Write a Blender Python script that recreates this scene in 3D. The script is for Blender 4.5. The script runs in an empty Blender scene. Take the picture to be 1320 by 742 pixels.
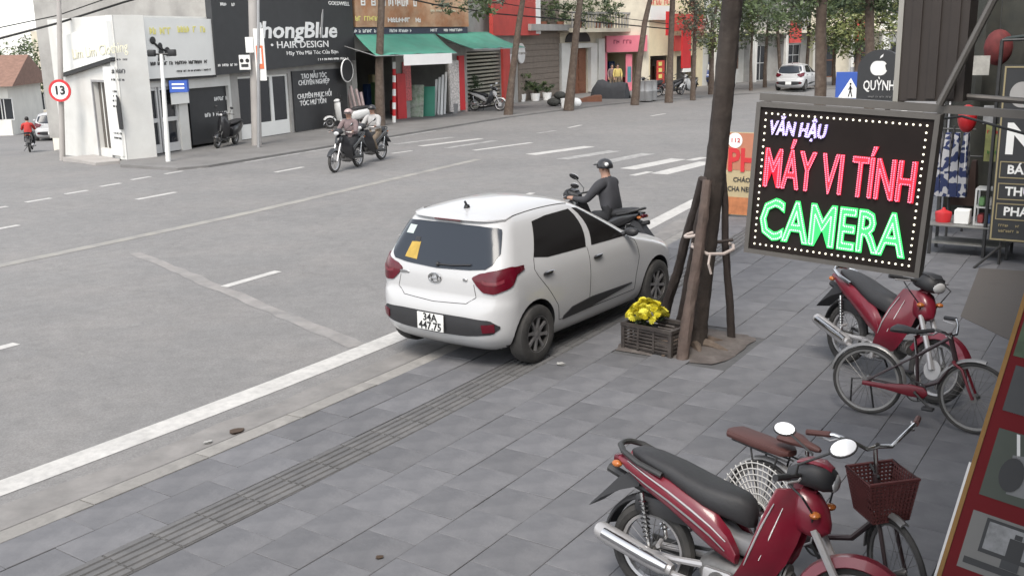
import bpy, bmesh, math, random
from mathutils import Vector, Matrix
R=math.radians
random.seed(7)
sc=bpy.context.scene
COL=sc.collection
# ---------------------------------------------------------------- camera
CAMH=3.06; FPX=1320.0; PITCH=R(13.58); ROLL=R(-1.17)
_cp,_sp=math.cos(PITCH),math.sin(PITCH); _cr,_sr=math.cos(ROLL),math.sin(ROLL)
_fw=Vector((0,_cp,-_sp)); _x=Vector((1,0,0)); _u=Vector((0,_sp,_cp))
CR=_x*_cr+_u*_sr; CU=-_x*_sr+_u*_cr; CF=_fw
cd=bpy.data.cameras.new('camera'); cam=bpy.data.objects.new('camera',cd); COL.objects.link(cam)
cam.matrix_world=Matrix(((CR.x,CU.x,-CF.x,0),(CR.y,CU.y,-CF.y,0),(CR.z,CU.z,-CF.z,CAMH),(0,0,0,1)))
cd.sensor_width=36; cd.lens=36.0*FPX/1320; cd.clip_start=.05; cd.clip_end=3000
sc.camera=cam
# ---------------------------------------------------------------- sky, sun, exposure
SUN_EL,SUN_AZ=R(54),R(192)      # azimuth of the sun, clockwise from +Y
w=bpy.data.worlds.new('World'); sc.world=w; w.use_nodes=True
nt=w.node_tree; nt.nodes.clear()
sky=nt.nodes.new('ShaderNodeTexSky'); sky.sky_type='NISHITA'; sky.sun_disc=False
sky.sun_elevation=SUN_EL; sky.sun_rotation=SUN_AZ; sky.air_density=1.0; sky.dust_density=1.0; sky.ozone_density=.6
hs=nt.nodes.new('ShaderNodeHueSaturation'); hs.inputs['Saturation'].default_value=.24
bg=nt.nodes.new('ShaderNodeBackground'); bg.inputs[1].default_value=.12
wo=nt.nodes.new('ShaderNodeOutputWorld')
nt.links.new(sky.outputs[0],hs.inputs['Color']); nt.links.new(hs.outputs[0],bg.inputs[0]); nt.links.new(bg.outputs[0],wo.inputs[0])
sl=bpy.data.lights.new('sun','SUN'); sl.energy=1.1; sl.angle=R(22); sl.color=(1,.93,.84)
sun=bpy.data.objects.new('sun',sl); COL.objects.link(sun)
_sd=Vector((math.sin(SUN_AZ)*math.cos(SUN_EL),math.cos(SUN_AZ)*math.cos(SUN_EL),math.sin(SUN_EL)))
sun.rotation_euler=_sd.to_track_quat('Z','Y').to_euler(); sun.location=_sd*30
sc.view_settings.view_transform='Standard'; sc.view_settings.look='None'; sc.view_settings.gamma=1
sc.view_settings.exposure=1.57; sc.view_settings.use_curve_mapping=False
sc.render.engine='CYCLES'
sc.cycles.use_denoising=True
sc.cycles.max_bounces=6; sc.cycles.transparent_max_bounces=8
# ---------------------------------------------------------------- projection helpers (photo pixel -> place on the ground)
def ray(px,py): return CF*FPX+CR*(px-660)-CU*(py-371)
def G(px,py,z=0.0):
    d=ray(px,py); k=(z-CAMH)/d.z
    return Vector((d.x*k,d.y*k,z))
def AT(px,py,depth):
    d=ray(px,py); k=depth/d.y
    return Vector((d.x*k,d.y*k,CAMH+d.z*k))
TH=R(57.28); TD=Vector((math.cos(TH),math.sin(TH),0)); ND=Vector((-math.sin(TH),math.cos(TH),0))
def pch(xs,ys):
    n=len(xs); d=[(ys[i+1]-ys[i])/(xs[i+1]-xs[i]) for i in range(n-1)]
    m=[d[0]]+[0 if d[i-1]*d[i]<=0 else 2*d[i-1]*d[i]/(d[i-1]+d[i]) for i in range(1,n-1)]+[d[-1]]
    def f(x):
        if x<=xs[0]: return ys[0]+m[0]*(x-xs[0])*0
        if x>=xs[-1]: return ys[-1]
        i=0
        while x>xs[i+1]: i+=1
        h=xs[i+1]-xs[i]; t=(x-xs[i])/h
        return ((1+2*t)*(1-t)**2*ys[i]+t*(1-t)**2*h*m[i]+t*t*(3-2*t)*ys[i+1]+t*t*(t-1)*h*m[i+1])
    return f
OFF=pch([-30,-8,0,7,12,19,24,30,37,44,50,60,80,120],[1.2,.9,.3,0,.16,.85,1.35,1.95,2.55,2.3,.9,-3.5,-14,-40])
def P(s,n,z=0.0):
    v=TD*s+ND*(n+OFF(s)); v.z=z; return v
def yaw_at(s):
    a=P(s-.5,6); b=P(s+.5,6); return math.atan2(b.y-a.y,b.x-a.x)
# ---------------------------------------------------------------- materials
MATS={}
def mat(name,col,rough=.6,var=.12,scale=6.0,bump=0.0,metal=0.0,spec=.5,coat=0.0,bscale=None,emit=None,es=1.0,obj_rand=0.0,trans=0.0,dirt=None,dscale=1.5,damt=.5):
    if name in MATS: return MATS[name]
    m=bpy.data.materials.new(name); m.use_nodes=True; nt=m.node_tree; N=nt.nodes; L=nt.links
    b=N['Principled BSDF']; b.inputs['Roughness'].default_value=rough; b.inputs['Metallic'].default_value=metal
    b.inputs['Specular IOR Level'].default_value=spec; b.inputs['Coat Weight'].default_value=coat
    if trans: b.inputs['Transmission Weight'].default_value=trans
    tc=N.new('ShaderNodeTexCoord'); c=(col[0],col[1],col[2],1)
    cur=None
    rgb=N.new('ShaderNodeRGB'); rgb.outputs[0].default_value=c; cur=rgb.outputs[0]
    if dirt:
        nd=N.new('ShaderNodeTexNoise'); nd.inputs['Scale'].default_value=dscale; nd.inputs['Detail'].default_value=7; nd.inputs['Roughness'].default_value=.65
        L.new(tc.outputs['Object'],nd.inputs['Vector'])
        rp=N.new('ShaderNodeValToRGB'); rp.color_ramp.elements[0].position=.42; rp.color_ramp.elements[1].position=.68
        rp.color_ramp.elements[1].color=(damt,damt,damt,1); L.new(nd.outputs[0],rp.inputs[0])
        mx=N.new('ShaderNodeMix'); mx.data_type='RGBA'; mx.inputs[7].default_value=(*dirt,1)
        L.new(rp.outputs[0],mx.inputs[0]); L.new(cur,mx.inputs[6]); cur=mx.outputs[2]
    if var>0 or obj_rand>0:
        hv=N.new('ShaderNodeHueSaturation'); L.new(cur,hv.inputs['Color']); cur=hv.outputs[0]
        val=None
        if var>0:
            no=N.new('ShaderNodeTexNoise'); no.inputs['Scale'].default_value=scale; no.inputs['Detail'].default_value=6
            no.inputs['Roughness'].default_value=.6; L.new(tc.outputs['Object'],no.inputs['Vector'])
            mr=N.new('ShaderNodeMapRange'); mr.inputs[1].default_value=.25; mr.inputs[2].default_value=.75
            mr.inputs[3].default_value=1-var; mr.inputs[4].default_value=1+var; L.new(no.outputs[0],mr.inputs[0]); val=mr.outputs[0]
        if obj_rand>0:
            oi=N.new('ShaderNodeObjectInfo'); m2=N.new('ShaderNodeMapRange'); m2.inputs[3].default_value=1-obj_rand; m2.inputs[4].default_value=1+obj_rand
            L.new(oi.outputs['Random'],m2.inputs[0])
            if val is not None:
                mu=N.new('ShaderNodeMath'); mu.operation='MULTIPLY'; L.new(val,mu.inputs[0]); L.new(m2.outputs[0],mu.inputs[1]); val=mu.outputs[0]
            else: val=m2.outputs[0]
        L.new(val,hv.inputs['Value'])
    L.new(cur,b.inputs['Base Color'])
    if bump>0:
        nb=N.new('ShaderNodeTexNoise'); nb.inputs['Scale'].default_value=bscale or scale*6; nb.inputs['Detail'].default_value=5
        L.new(tc.outputs['Object'],nb.inputs['Vector']); bp=N.new('ShaderNodeBump'); bp.inputs['Strength'].default_value=bump; bp.inputs['Distance'].default_value=.01
        L.new(nb.outputs[0],bp.inputs['Height']); L.new(bp.outputs[0],b.inputs['Normal'])
    if emit: b.inputs['Emission Color'].default_value=(*emit,1); b.inputs['Emission Strength'].default_value=es
    MATS[name]=m; return m
# ---------------------------------------------------------------- mesh builder
class MB:
    def __init__(s): s.v=[]; s.f=[]; s.mi=[]; s.x=Matrix(); s.cur=0
    def add(s,vs,fs,mi=None):
        o=len(s.v); X=s.x
        s.v+= [tuple(X@Vector(p)) for p in vs]; s.f+=[tuple(i+o for i in f) for f in fs]; s.mi+=[s.cur if mi is None else mi]*len(fs); return s
    def box(s,x0,y0,z0,x1,y1,z1):
        if x0>x1:x0,x1=x1,x0
        if y0>y1:y0,y1=y1,y0
        if z0>z1:z0,z1=z1,z0
        return s.add([(x0,y0,z0),(x1,y0,z0),(x1,y1,z0),(x0,y1,z0),(x0,y0,z1),(x1,y0,z1),(x1,y1,z1),(x0,y1,z1)],[(0,3,2,1),(4,5,6,7),(0,1,5,4),(1,2,6,5),(2,3,7,6),(3,0,4,7)])
    def cbox(s,x0,y0,z0,x1,y1,z1,b=.01,seg=2):
        bm=bmesh.new(); bmesh.ops.create_cube(bm,size=1)
        for v in bm.verts: v.co=Vector(((x0+x1)/2+v.co.x*abs(x1-x0),(y0+y1)/2+v.co.y*abs(y1-y0),(z0+z1)/2+v.co.z*abs(z1-z0)))
        bmesh.ops.bevel(bm,geom=bm.edges[:],offset=b,segments=seg,affect='EDGES',profile=.5)
        s.add([v.co[:] for v in bm.verts],[[v.index for v in f.verts] for f in bm.faces] if not bm.verts.index_update() else 0); bm.free(); return s
    def tube(s,pts,r,seg=8,closed=False,caps=True):
        pts=[Vector(p) for p in pts]; n=len(pts); rs=r if isinstance(r,(list,tuple)) else [r]*n
        vs=[]; fs=[]; prev=None
        for i,p in enumerate(pts):
            if closed: t=(pts[(i+1)%n]-pts[i-1])
            else: t=(pts[min(i+1,n-1)]-pts[max(i-1,0)])
            if t.length<1e-9: t=Vector((0,0,1))
            t.normalize()
            if prev is None:
                a=Vector((0,0,1)) if abs(t.z)<.9 else Vector((1,0,0)); u=t.cross(a).normalized()
            else:
                u=prev-t*prev.dot(t)
                u=u.normalized() if u.length>1e-6 else t.orthogonal().normalized()
            prev=u; w=t.cross(u)
            for k in range(seg):
                a=2*math.pi*k/seg; vs.append(p+(u*math.cos(a)+w*math.sin(a))*rs[i])
        m=n if closed else n-1
        for i in range(m):
            for k in range(seg):
                a=i*seg+k; b=i*seg+(k+1)%seg; j=((i+1)%n)*seg
                fs.append((a,b,j+(k+1)%seg,j+k))
        if caps and not closed: fs.append(tuple(range(seg-1,-1,-1))); fs.append(tuple((n-1)*seg+k for k in range(seg)))
        return s.add(vs,fs)
    def bark(s,pts,r,seg=20,steps=40,amp=.08,seed=1):
        # a knotty trunk: ridged, uneven rings along a path
        rg=random.Random(seed); pts=[Vector(p) for p in pts]; n=len(pts); rings=[]; ph=[(rg.uniform(0,6.3),rg.uniform(3,9),rg.uniform(2,7)) for _ in range(5)]; jit=[[rg.gauss(0,1) for _ in range(seg)] for _ in range(steps+1)]
        for i in range(steps+1):
            t=i/steps*(n-1); k=min(int(t),n-2); u=t-k; p=pts[k].lerp(pts[k+1],u); rr=r[k]+(r[k+1]-r[k])*u; d=(pts[k+1]-pts[k]).normalized(); a=d.orthogonal().normalized(); a=(Vector((1,0,0))-d*d.x).normalized() if abs(d.x)<.9 else a; b=d.cross(a); ring=[]
            for q in range(seg):
                an=2*math.pi*q/seg; w=sum(math.sin(m*round(f1/2)*0+round(f1)*an+f2*t+p0)*.35 for m,(p0,f1,f2) in enumerate(ph))/2+jit[i][q]*.35
                ring.append((p+(a*math.cos(an)+b*math.sin(an))*rr*(1+amp*w))[:])
            rings.append(ring)
        return s.loft(rings)
    def lathe(s,prof,seg=24,axis='z',c=(0,0,0),close=False):
        # prof: (r,h) list ; axis
        vs=[];fs=[];n=len(prof)
        for k in range(seg):
            a=2*math.pi*k/seg; ca,sa=math.cos(a),math.sin(a)
            for r,h in prof:
                q=(r*ca,r*sa,h) if axis=='z' else ((r*ca,h,-r*sa) if axis=='y' else (h,r*ca,r*sa))
                vs.append((q[0]+c[0],q[1]+c[1],q[2]+c[2]))
        for k in range(seg):
            k2=(k+1)%seg
            for i in range(n if close else n-1):
                j=(i+1)%n
                fs.append((k*n+i,k2*n+i,k2*n+j,k*n+j))
        return s.add(vs,fs)
    def loft(s,rings,cap0=True,cap1=True,closed=True):
        n=len(rings[0]); vs=[p for r in rings for p in r]; fs=[]
        for i in range(len(rings)-1):
            for k in range(n if closed else n-1):
                k2=(k+1)%n; fs.append((i*n+k,i*n+k2,(i+1)*n+k2,(i+1)*n+k))
        if cap0: fs.append(tuple(range(n-1,-1,-1)))
        if cap1: fs.append(tuple((len(rings)-1)*n+k for k in range(n)))
        return s.add(vs,fs)
    def loftx(s,st,seg=14,e=2.6):
        # st: (x,zc,half_w,half_h) sections across the x axis, super-elliptic
        rings=[]
        for x,zc,hw,hh in st:
            r=[]
            for k in range(seg):
                a=2*math.pi*k/seg; ca,sa=math.cos(a),math.sin(a)
                r.append((x,hw*math.copysign(abs(ca)**(2/e),ca),zc+hh*math.copysign(abs(sa)**(2/e),sa)))
            rings.append(r)
        return s.loft(rings)
    def prism(s,poly,y0,y1,plane='xz'):
        n=len(poly)
        if plane=='xz': vs=[(a,y0,b) for a,b in poly]+[(a,y1,b) for a,b in poly]
        elif plane=='xy': vs=[(a,b,y0) for a,b in poly]+[(a,b,y1) for a,b in poly]
        else: vs=[(y0,a,b) for a,b in poly]+[(y1,a,b) for a,b in poly]
        fs=[tuple(range(n)),tuple(range(2*n-1,n-1,-1))]+[(i,i+n,(i+1)%n+n,(i+1)%n) for i in range(n)]
        return s.add(vs,fs)
    def ball(s,c,r,seg=12,rings=8):
        rx,ry,rz=r if isinstance(r,(tuple,list)) else (r,r,r)
        vs=[(c[0],c[1],c[2]-rz)];fs=[]
        for i in range(1,rings):
            p=-math.pi/2+math.pi*i/rings
            for k in range(seg):
                a=2*math.pi*k/seg; vs.append((c[0]+rx*math.cos(p)*math.cos(a),c[1]+ry*math.cos(p)*math.sin(a),c[2]+rz*math.sin(p)))
        vs.append((c[0],c[1],c[2]+rz)); t=len(vs)-1
        for k in range(seg):
            k2=(k+1)%seg; fs.append((0,1+k2,1+k)); fs.append((t,1+(rings-2)*seg+k,1+(rings-2)*seg+k2))
            for i in range(rings-2): fs.append((1+i*seg+k,1+i*seg+k2,1+(i+1)*seg+k2,1+(i+1)*seg+k))
        return s.add(vs,fs)
    def build(s,name,m,parent=None,loc=None,rz=None,smooth=True,ang=38,fix=True):
        me=bpy.data.meshes.new(name); me.from_pydata(s.v,[],s.f)
        ms=m if isinstance(m,(list,tuple)) else [m]
        for q in ms: me.materials.append(q)
        if len(ms)>1: me.polygons.foreach_set('material_index',s.mi)
        if fix:
            bm=bmesh.new(); bm.from_mesh(me); bmesh.ops.recalc_face_normals(bm,faces=bm.faces[:]); bm.to_mesh(me); bm.free()
        if smooth:
            me.polygons.foreach_set('use_smooth',[True]*len(me.polygons)); me.set_sharp_from_angle(angle=R(ang))
        o=bpy.data.objects.new(name,me); COL.objects.link(o)
        if parent: o.parent=parent
        if loc is not None: o.location=loc
        if rz is not None: o.rotation_euler=(0,0,rz)
        return o
def tag(o,label=None,cat=None,group=None,kind=None):
    if label: o['label']=label
    if cat: o['category']=cat
    if group: o['group']=group
    if kind: o['kind']=kind
    return o
def thing(name,label,cat,loc=(0,0,0),rz=0,group=None):
    o=bpy.data.objects.new(name,None); COL.objects.link(o); o.empty_display_size=.2
    o.location=loc; o.rotation_euler=(0,0,rz); return tag(o,label,cat,group)
def struct(o): o['kind']='structure'; return o
def copy_obj(o,parent=None):
    c=o.copy(); COL.objects.link(c); c.parent=parent; return c
def copy_tree(o,parent=None):
    c=copy_obj(o,parent)
    for ch in o.children: copy_tree(ch,c)
    return c
def text(name,body,size,m,parent,loc,rot=(R(90),0,0),extrude=.004,offset=0.0,align='CENTER',sx=1.0,shear=0.0,space=1.0,width=None):
    cu=bpy.data.curves.new(name,'FONT'); cu.body=body; cu.size=size; cu.extrude=extrude; cu.offset=offset
    cu.align_x=align; cu.align_y='CENTER'; cu.shear=shear; cu.space_character=space; cu.resolution_u=2
    t=bpy.data.objects.new('tmp',cu); COL.objects.link(t)
    dg=bpy.context.evaluated_depsgraph_get()
    me=bpy.data.meshes.new_from_object(t.evaluated_get(dg)); me.name=name
    bpy.data.objects.remove(t); bpy.data.curves.remove(cu)
    if width and len(me.vertices):
        xs=[v.co.x for v in me.vertices]; sx=width/(max(xs)-min(xs))
    for v in me.vertices: v.co.x*=sx
    me.materials.clear(); me.materials.append(m)
    o=bpy.data.objects.new(name,me); COL.objects.link(o); o.parent=parent; o.location=loc; o.rotation_euler=rot
    return o
# ================================================================ SETTING
RZ=-.06; RS=1+.06/CAMH
def RP(s,n,dz=0.0):
    v=P(s,n); return Vector((v.x*RS,v.y*RS,RZ+dz))
FALL=pch([26,30,45,58,80,110],[0,.12,1.2,1.75,2.1,2.3])
def gz(x,y):
    # the side street falls away behind the corner shop
    d=(-(x+12.0)*.97-(y-28.0)*.25)      # distance to the left of the shop's line
    t=max(0,min(1,d/2.2)); t=t*t*(3-2*t)
    return -.075-FALL(y)*t
def asphalt():
    m=bpy.data.materials.new('asphalt'); m.use_nodes=True; nt=m.node_tree; N=nt.nodes; L=nt.links; b=N['Principled BSDF']
    b.inputs['Roughness'].default_value=.85; b.inputs['Specular IOR Level'].default_value=.3
    tc=N.new('ShaderNodeTexCoord')
    def noise(sc_,det,ro=.6):
        n=N.new('ShaderNodeTexNoise'); n.inputs['Scale'].default_value=sc_; n.inputs['Detail'].default_value=det; n.inputs['Roughness'].default_value=ro
        L.new(tc.outputs['Object'],n.inputs['Vector']); return n
    def ramp(src,p0,c0,p1,c1):
        r=N.new('ShaderNodeValToRGB'); r.color_ramp.elements[0].position=p0; r.color_ramp.elements[1].position=p1
        r.color_ramp.elements[0].color=(*c0,1); r.color_ramp.elements[1].color=(*c1,1); L.new(src,r.inputs[0]); return r
    def mix(kind,f,a,c):
        x=N.new('ShaderNodeMix'); x.data_type='RGBA'; x.blend_type=kind
        if isinstance(f,float): x.inputs[0].default_value=f
        else: L.new(f,x.inputs[0])
        L.new(a,x.inputs[6]); L.new(c,x.inputs[7]); return x.outputs[2]
    big=noise(.16,5); base=ramp(big.outputs[0],.3,(.168,.165,.163),.7,(.205,.201,.197))
    dust=noise(.55,8,.7); dc=ramp(dust.outputs[0],.45,(0,0,0),.75,(.6,.6,.6))
    dcol=N.new('ShaderNodeRGB'); dcol.outputs[0].default_value=(.235,.222,.212,1)
    c=mix('MIX',dc.outputs[0],base.outputs[0],dcol.outputs[0])
    fine=noise(55,4,.8); fr=ramp(fine.outputs[0],.3,(.72,.72,.72),.7,(1.22,1.22,1.22)); c=mix('MULTIPLY',1.0,c,fr.outputs[0])
    med=noise(5,8,.75); mr=ramp(med.outputs[0],.3,(.86,.86,.86),.7,(1.12,1.12,1.12)); c=mix('MULTIPLY',1.0,c,mr.outputs[0])
    # hairline cracks
    vo=N.new('ShaderNodeTexVoronoi'); vo.feature='DISTANCE_TO_EDGE'; vo.inputs['Scale'].default_value=.35
    wv=noise(1.3,6); av=N.new('ShaderNodeVectorMath'); av.operation='ADD'; L.new(tc.outputs['Object'],av.inputs[0]); L.new(wv.outputs['Color'],av.inputs[1]); L.new(av.outputs[0],vo.inputs['Vector'])
    cr=ramp(vo.outputs['Distance'],.0,(.78,.78,.78),.006,(1,1,1)); c=mix('MULTIPLY',.6,c,cr.outputs[0])
    L.new(c,b.inputs['Base Color'])
    bp=N.new('ShaderNodeBump'); bp.inputs['Strength'].default_value=.35; bp.inputs['Distance'].default_value=.006; L.new(fine.outputs[0],bp.inputs['Height']); L.new(bp.outputs[0],b.inputs['Normal'])
    return m
M_ASPH=asphalt()
M_PAINT=mat('road_paint',(.46,.45,.43),.7,.16,3,bump=.2,bscale=60,dirt=(.27,.265,.26),dscale=14,damt=.5)
M_PAINT2=mat('worn_road_paint',(.33,.325,.315),.75,.15,3,dirt=(.15,.147,.145),dscale=6,damt=.95)
M_PAINT3=mat('faded_yellow_paint',(.27,.26,.235),.8,.15,2,dirt=(.20,.195,.19),dscale=3,damt=.9)
M_DUST=mat('dusty_patch',(.245,.232,.222),.9,.2,4,dirt=(.19,.186,.182),dscale=2.5,damt=1.0)
M_KERB=mat('kerb_concrete',(.24,.23,.215),.85,.15,5,bump=.3,obj_rand=.1,dirt=(.17,.165,.155),dscale=7,damt=.6)
M_TILE=mat('slate_tile',(.119,.120,.128),.74,.16,4,bump=.25,bscale=30,obj_rand=.12,dirt=(.155,.152,.155),dscale=2.0,damt=.55)
M_TACT=mat('tactile_tile',(.105,.104,.105),.75,.16,5,bump=.2,obj_rand=.08,dirt=(.15,.145,.14),dscale=3,damt=.5)
M_GROUT=mat('grout',(.082,.082,.084),.9,.25,8)
M_FARPAVE=mat('far_pavement',(.17,.165,.16),.85,.14,1.2,bump=.2,dirt=(.11,.105,.1),dscale=.7,damt=.5)
# ground: one sheet to the horizon
xs=[-900,-400,-200,-120,-80]+[-60+2*i for i in range(36)]+[14,18,25,40,80,160,400,900]
ys=[-300,-100,-30,-8,0,8,14,18,20,22]+[24+1.5*i for i in range(45)]+[95,110,140,200,400,900,2500]
g=MB(); nx=len(xs)
g.add([(x,y,gz(x,y)) for y in ys for x in xs],[(j*nx+i,j*nx+i+1,(j+1)*nx+i+1,(j+1)*nx+i) for j in range(len(ys)-1) for i in range(nx-1)])
ground_o=struct(g.build('ground',M_ASPH))
# road sheet following the bend
def strip(mb,f,s0,s1,n0,n1,step=1.0,dz=0):
    k=max(1,int(round((s1-s0)/step))); vs=[];fs=[]
    for i in range(k+1):
        s=s0+(s1-s0)*i/k; vs+=[f(s,n0,dz),f(s,n1,dz)]
    for i in range(k): fs.append((2*i,2*i+2,2*i+3,2*i+1))
    mb.add(vs,fs)
m=MB(); strip(m,RP,-25,110,6.02,20.62)
road=struct(m.build('road',M_ASPH,smooth=False))
def marking(name,mt,pieces):
    for (s0,s1,n0,n1) in pieces:
        m=MB(); strip(m,RP,s0,s1,n0,n1,step=.8,dz=.004); m.build(name,mt,road,smooth=False)
marking('edge_line',M_PAINT,[(-20,60,6.60,6.87)])
marking('lane_dash',M_PAINT,[(5.0+3.95*i,6.02+3.95*i,10.13,10.27) for i in range(-1,4)])
marking('centre_line',M_PAINT3,[(-10,22.5,14.12,14.36)])
marking('lane_dash',M_PAINT,[(9.5,10.56,17.15,17.30),(13.6,14.7,17.62,17.77),(18.2,19.3,17.75,17.9),(32,33.2,15.8,15.95),(38,39.3,15.0,15.15)])
for i in range(8):
    s=11.2+1.12*i; n=19.45+min(.85,max(0,(s-11.6)*.2)); marking('short_dash',M_PAINT,[(s,s+.6,n,n+.15)])
marking('edge_line',M_PAINT2,[(19.4,29.5,20.0,20.16)])
ZB=[((509,186),(584,177),.30,1),((542,188.5),(620,179),.30,0),((576,191),(638,181.5),.28,1),((611,194),(685,184),.2,0),((684,199.5),(760,189),.42,0),((724,205.5),(793,194.5),.42,1),((776,210),(836,198),.42,1),((809,218),(875,205),.45,0),((849,224.5),(912,209),.45,0),((815,226.5),(838,221.5),.2,0),((889,207),(908,203),.25,0),((505,198),(531,194.5),.14,0),((693,172),(716,168.5),.18,1)]
for a,b,wd,k in ZB:
    A=G(a[0],a[1],RZ); B=G(b[0],b[1],RZ); d=(B-A).normalized(); nn=Vector((-d.y,d.x,0))*wd/2; o=Vector((0,0,.004))
    MB().add([A-nn+o,B-nn+o,B+nn+o,A+nn+o],[(0,1,2,3)]).build('zebra_bar',M_PAINT2 if k else M_PAINT,road,smooth=False)
A=G(175,326,RZ); B=G(462,446,RZ); d=(B-A).normalized(); nn=Vector((-d.y,d.x,0)); m=MB(); vs=[]; fs=[]
for i in range(25):
    q=A.lerp(B,i/24); w0=.07+.06*random.random(); w1=.07+.06*random.random(); vs+=[q-nn*w0+Vector((0,0,.003)),q+nn*w1+Vector((0,0,.003))]
for i in range(24): fs.append((2*i,2*i+1,2*i+3,2*i+2))
m.add(vs,fs).build('trench_patch',M_DUST,road,smooth=False)
m=MB(); vs=[]; fs=[]   # dusty gutter by the kerb
for i in range(90):
    s=-8+.5*i; vs+=[RP(s,6.08,.003),RP(s,6.34+.12*random.random(),.003)]
for i in range(89): fs.append((2*i,2*i+1,2*i+3,2*i+2))
m.add(vs,fs).build('gutter_dust',mat('gutter_dust',(.205,.196,.188),.9,.2,4,dirt=(.165,.16,.155),dscale=3,damt=.9),road,smooth=False)
# near pavement: bed, kerb stones, tactile strip, slabs
m=MB(); strip(m,P,-22,110,-12,5.93,dz=-.014)
pave=struct(m.build('pavement',M_GROUT,smooth=False))
m=MB(); strip(m,P,24,110,-.6,5.9,dz=-.004)
m.build('far_slabs',M_TILE,pave,smooth=False)
kb=MB(); kb.prism([(-.1,-.12),(.12,-.12),(.11,-.035),(.075,-.004),(-.1,.004)],-.485,.485,plane='yz')
kbm=None
for i in range(-4,60):
    s=i*.98+.5
    if s>56: break
    if kbm is None: kbm=kb.build('kerb_stone',M_KERB,pave,ang=30); o=kbm
    else: o=copy_obj(kbm,pave)
    o.location=P(s,6.01,random.uniform(-.006,.004)); o.rotation_euler=(0,0,yaw_at(s)+random.uniform(-.006,.006))
tb=MB(); tb.box(-.172,-.172,-.03,.172,.172,-.008)
for k in range(5):
    y=-.14+.07*k; tb.prism([(y-.026,-.01),(y+.026,-.01),(y+.02,.001),(y-.02,.001)],-.168,.168,plane='yz')
tbm=None
for i in range(46):
    s=1.2+.352*i
    if tbm is None: tbm=tb.build('tactile_tile',M_TACT,pave,smooth=False); o=tbm
    else: o=copy_obj(tbm,pave)
    o.location=P(s,5.055,random.uniform(-.003,.001)); o.rotation_euler=(0,0,yaw_at(s))
def slab(L,W,name):
    x,y=L/2-.0016,W/2-.0016; c=.003
    m=MB(); m.loft([[(-x,-y,-.03),(x,-y,-.03),(x,y,-.03),(-x,y,-.03)],[(-x,-y,-c),(x,-y,-c),(x,y,-c),(-x,y,-c)],[(-x+c,-y+c,0),(x-c,-y+c,0),(x-c,y-c,0),(-x+c,y-c,0)]],cap0=False)
    o=m.build(name,M_TILE,pave,smooth=False); return o
def inframe(v):
    d=v-Vector((0,0,CAMH)); z=d.dot(CF)
    if z<.2: return False
    px=660+FPX*d.dot(CR)/z; py=371-FPX*d.dot(CU)/z
    return -25<px<1345 and 0<py<770
PIT=(P(9.55,3.95),.62)     # tree pit
spots=[]
def PS(s,n):
    v=TD*s+ND*(n+OFF(s)*(max(0,n)/5.8)**1.5); v.z=0; return v
def ysc(s,n): return 1+OFF(s)*1.5/5.8*(max(0,n)/5.8)**.5
def yawS(s,n):
    a=PS(s-.3,n); b=PS(s+.3,n); return math.atan2(b.y-a.y,b.x-a.x)
rows=[(5.56,.36,.40)]+[(5.225+.0,0,0)]
rows=[(5.745,.345,.6),(5.40,.335,.6)]+[(4.68-.4*k,.4,.4) for k in range(0,13)]
for ri,(n,wd,L) in enumerate(rows):
    if wd==0: continue
    k=0; s=0.4+(L/2 if ri%2 else 0)
    while s<24:
        v=PS(s,n); ds,dn=abs(s-9.55),abs(n-3.95)
        if not(ds<.62 and dn<.62): spots.append((v,s,n,wd,L))
        s+=L
vis=[q for q in spots if inframe(q[0])]; vis.sort(key=lambda q:q[0].length)
pick=set(id(q) for q in vis[:294])
proto={}
rest=MB()
for q in spots:
    v,s,n,wd,L=q; dz=random.uniform(-.0035,.0015); rz=yawS(s,n)+random.uniform(-.004,.004)
    if id(q) in pick:
        if (L,wd) not in proto: o=proto[(L,wd)]=slab(L,wd,'paving_slab')
        else: o=copy_obj(proto[(L,wd)],pave)
        o.location=(v.x,v.y,dz); o.rotation_euler=(random.uniform(-.004,.004),random.uniform(-.004,.004),rz); o.scale=(1,ysc(s,n),1)
    else:
        rest.x=Matrix.Translation((v.x,v.y,dz))@Matrix.Rotation(rz,4,'Z'); a,b_=L/2-.0018,wd/2*ysc(s,n)-.0018; rest.box(-a,-b_,-.03,a,b_,0)
tag(rest.build('paving_slab_field',M_TILE,pave,smooth=False),kind='stuff')
# far pavement and its kerb
m=MB(); pts=[P(17.8,21.0),P(18.6,20.62)]+[P(s,20.62) for s in range(20,100,2)]+[P(98,60),P(60,60),P(34,40),P(25,29),P(20.2,26.3),P(17.7,23.2)]
m.prism([(p.x,p.y) for p in pts],-.12,0.0,plane='xy')
struct(m.build('far_pavement',M_FARPAVE,smooth=False))
# debris on the pavement
M_LITT=mat('paper_litter',(.34,.335,.32),.8,.1); M_LEAF=mat('dry_leaf',(.055,.035,.022),.8,.2,20)
def litter(px,py,k,m,label,cat,z=0.006):
    v=G(px,py,z); mb=MB(); n=9; k*=.75
    ring=[(k*(.6+.5*random.random())*math.cos(2*math.pi*i/n)*1.6,k*(.6+.5*random.random())*math.sin(2*math.pi*i/n),.003+.012*random.random()) for i in range(n)]
    mb.add([(0,0,.016)]+ring,[(0,i+1,(i+1)%n+1) for i in range(n)]); mb.add([(0,0,0)]+[(a,b,0.0) for a,b,c in ring],[(0,(i+1)%n+1,i+1) for i in range(n)])
    o=mb.build(cat.replace(' ','_'),m,None,v,random.random()*3); tag(o,label,cat)
litter(305,556,.075,M_LEAF,'dark curled dry leaf lying in the gutter by the kerb','dry leaf',RZ+.01)
litter(268,570,.035,M_LITT,'small pale paper scrap in the gutter near the dry leaf','paper scrap',RZ+.01)
litter(723,469,.05,M_LITT,'white crumpled paper scrap on the slabs behind the rear car wheel','paper scrap')
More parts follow.
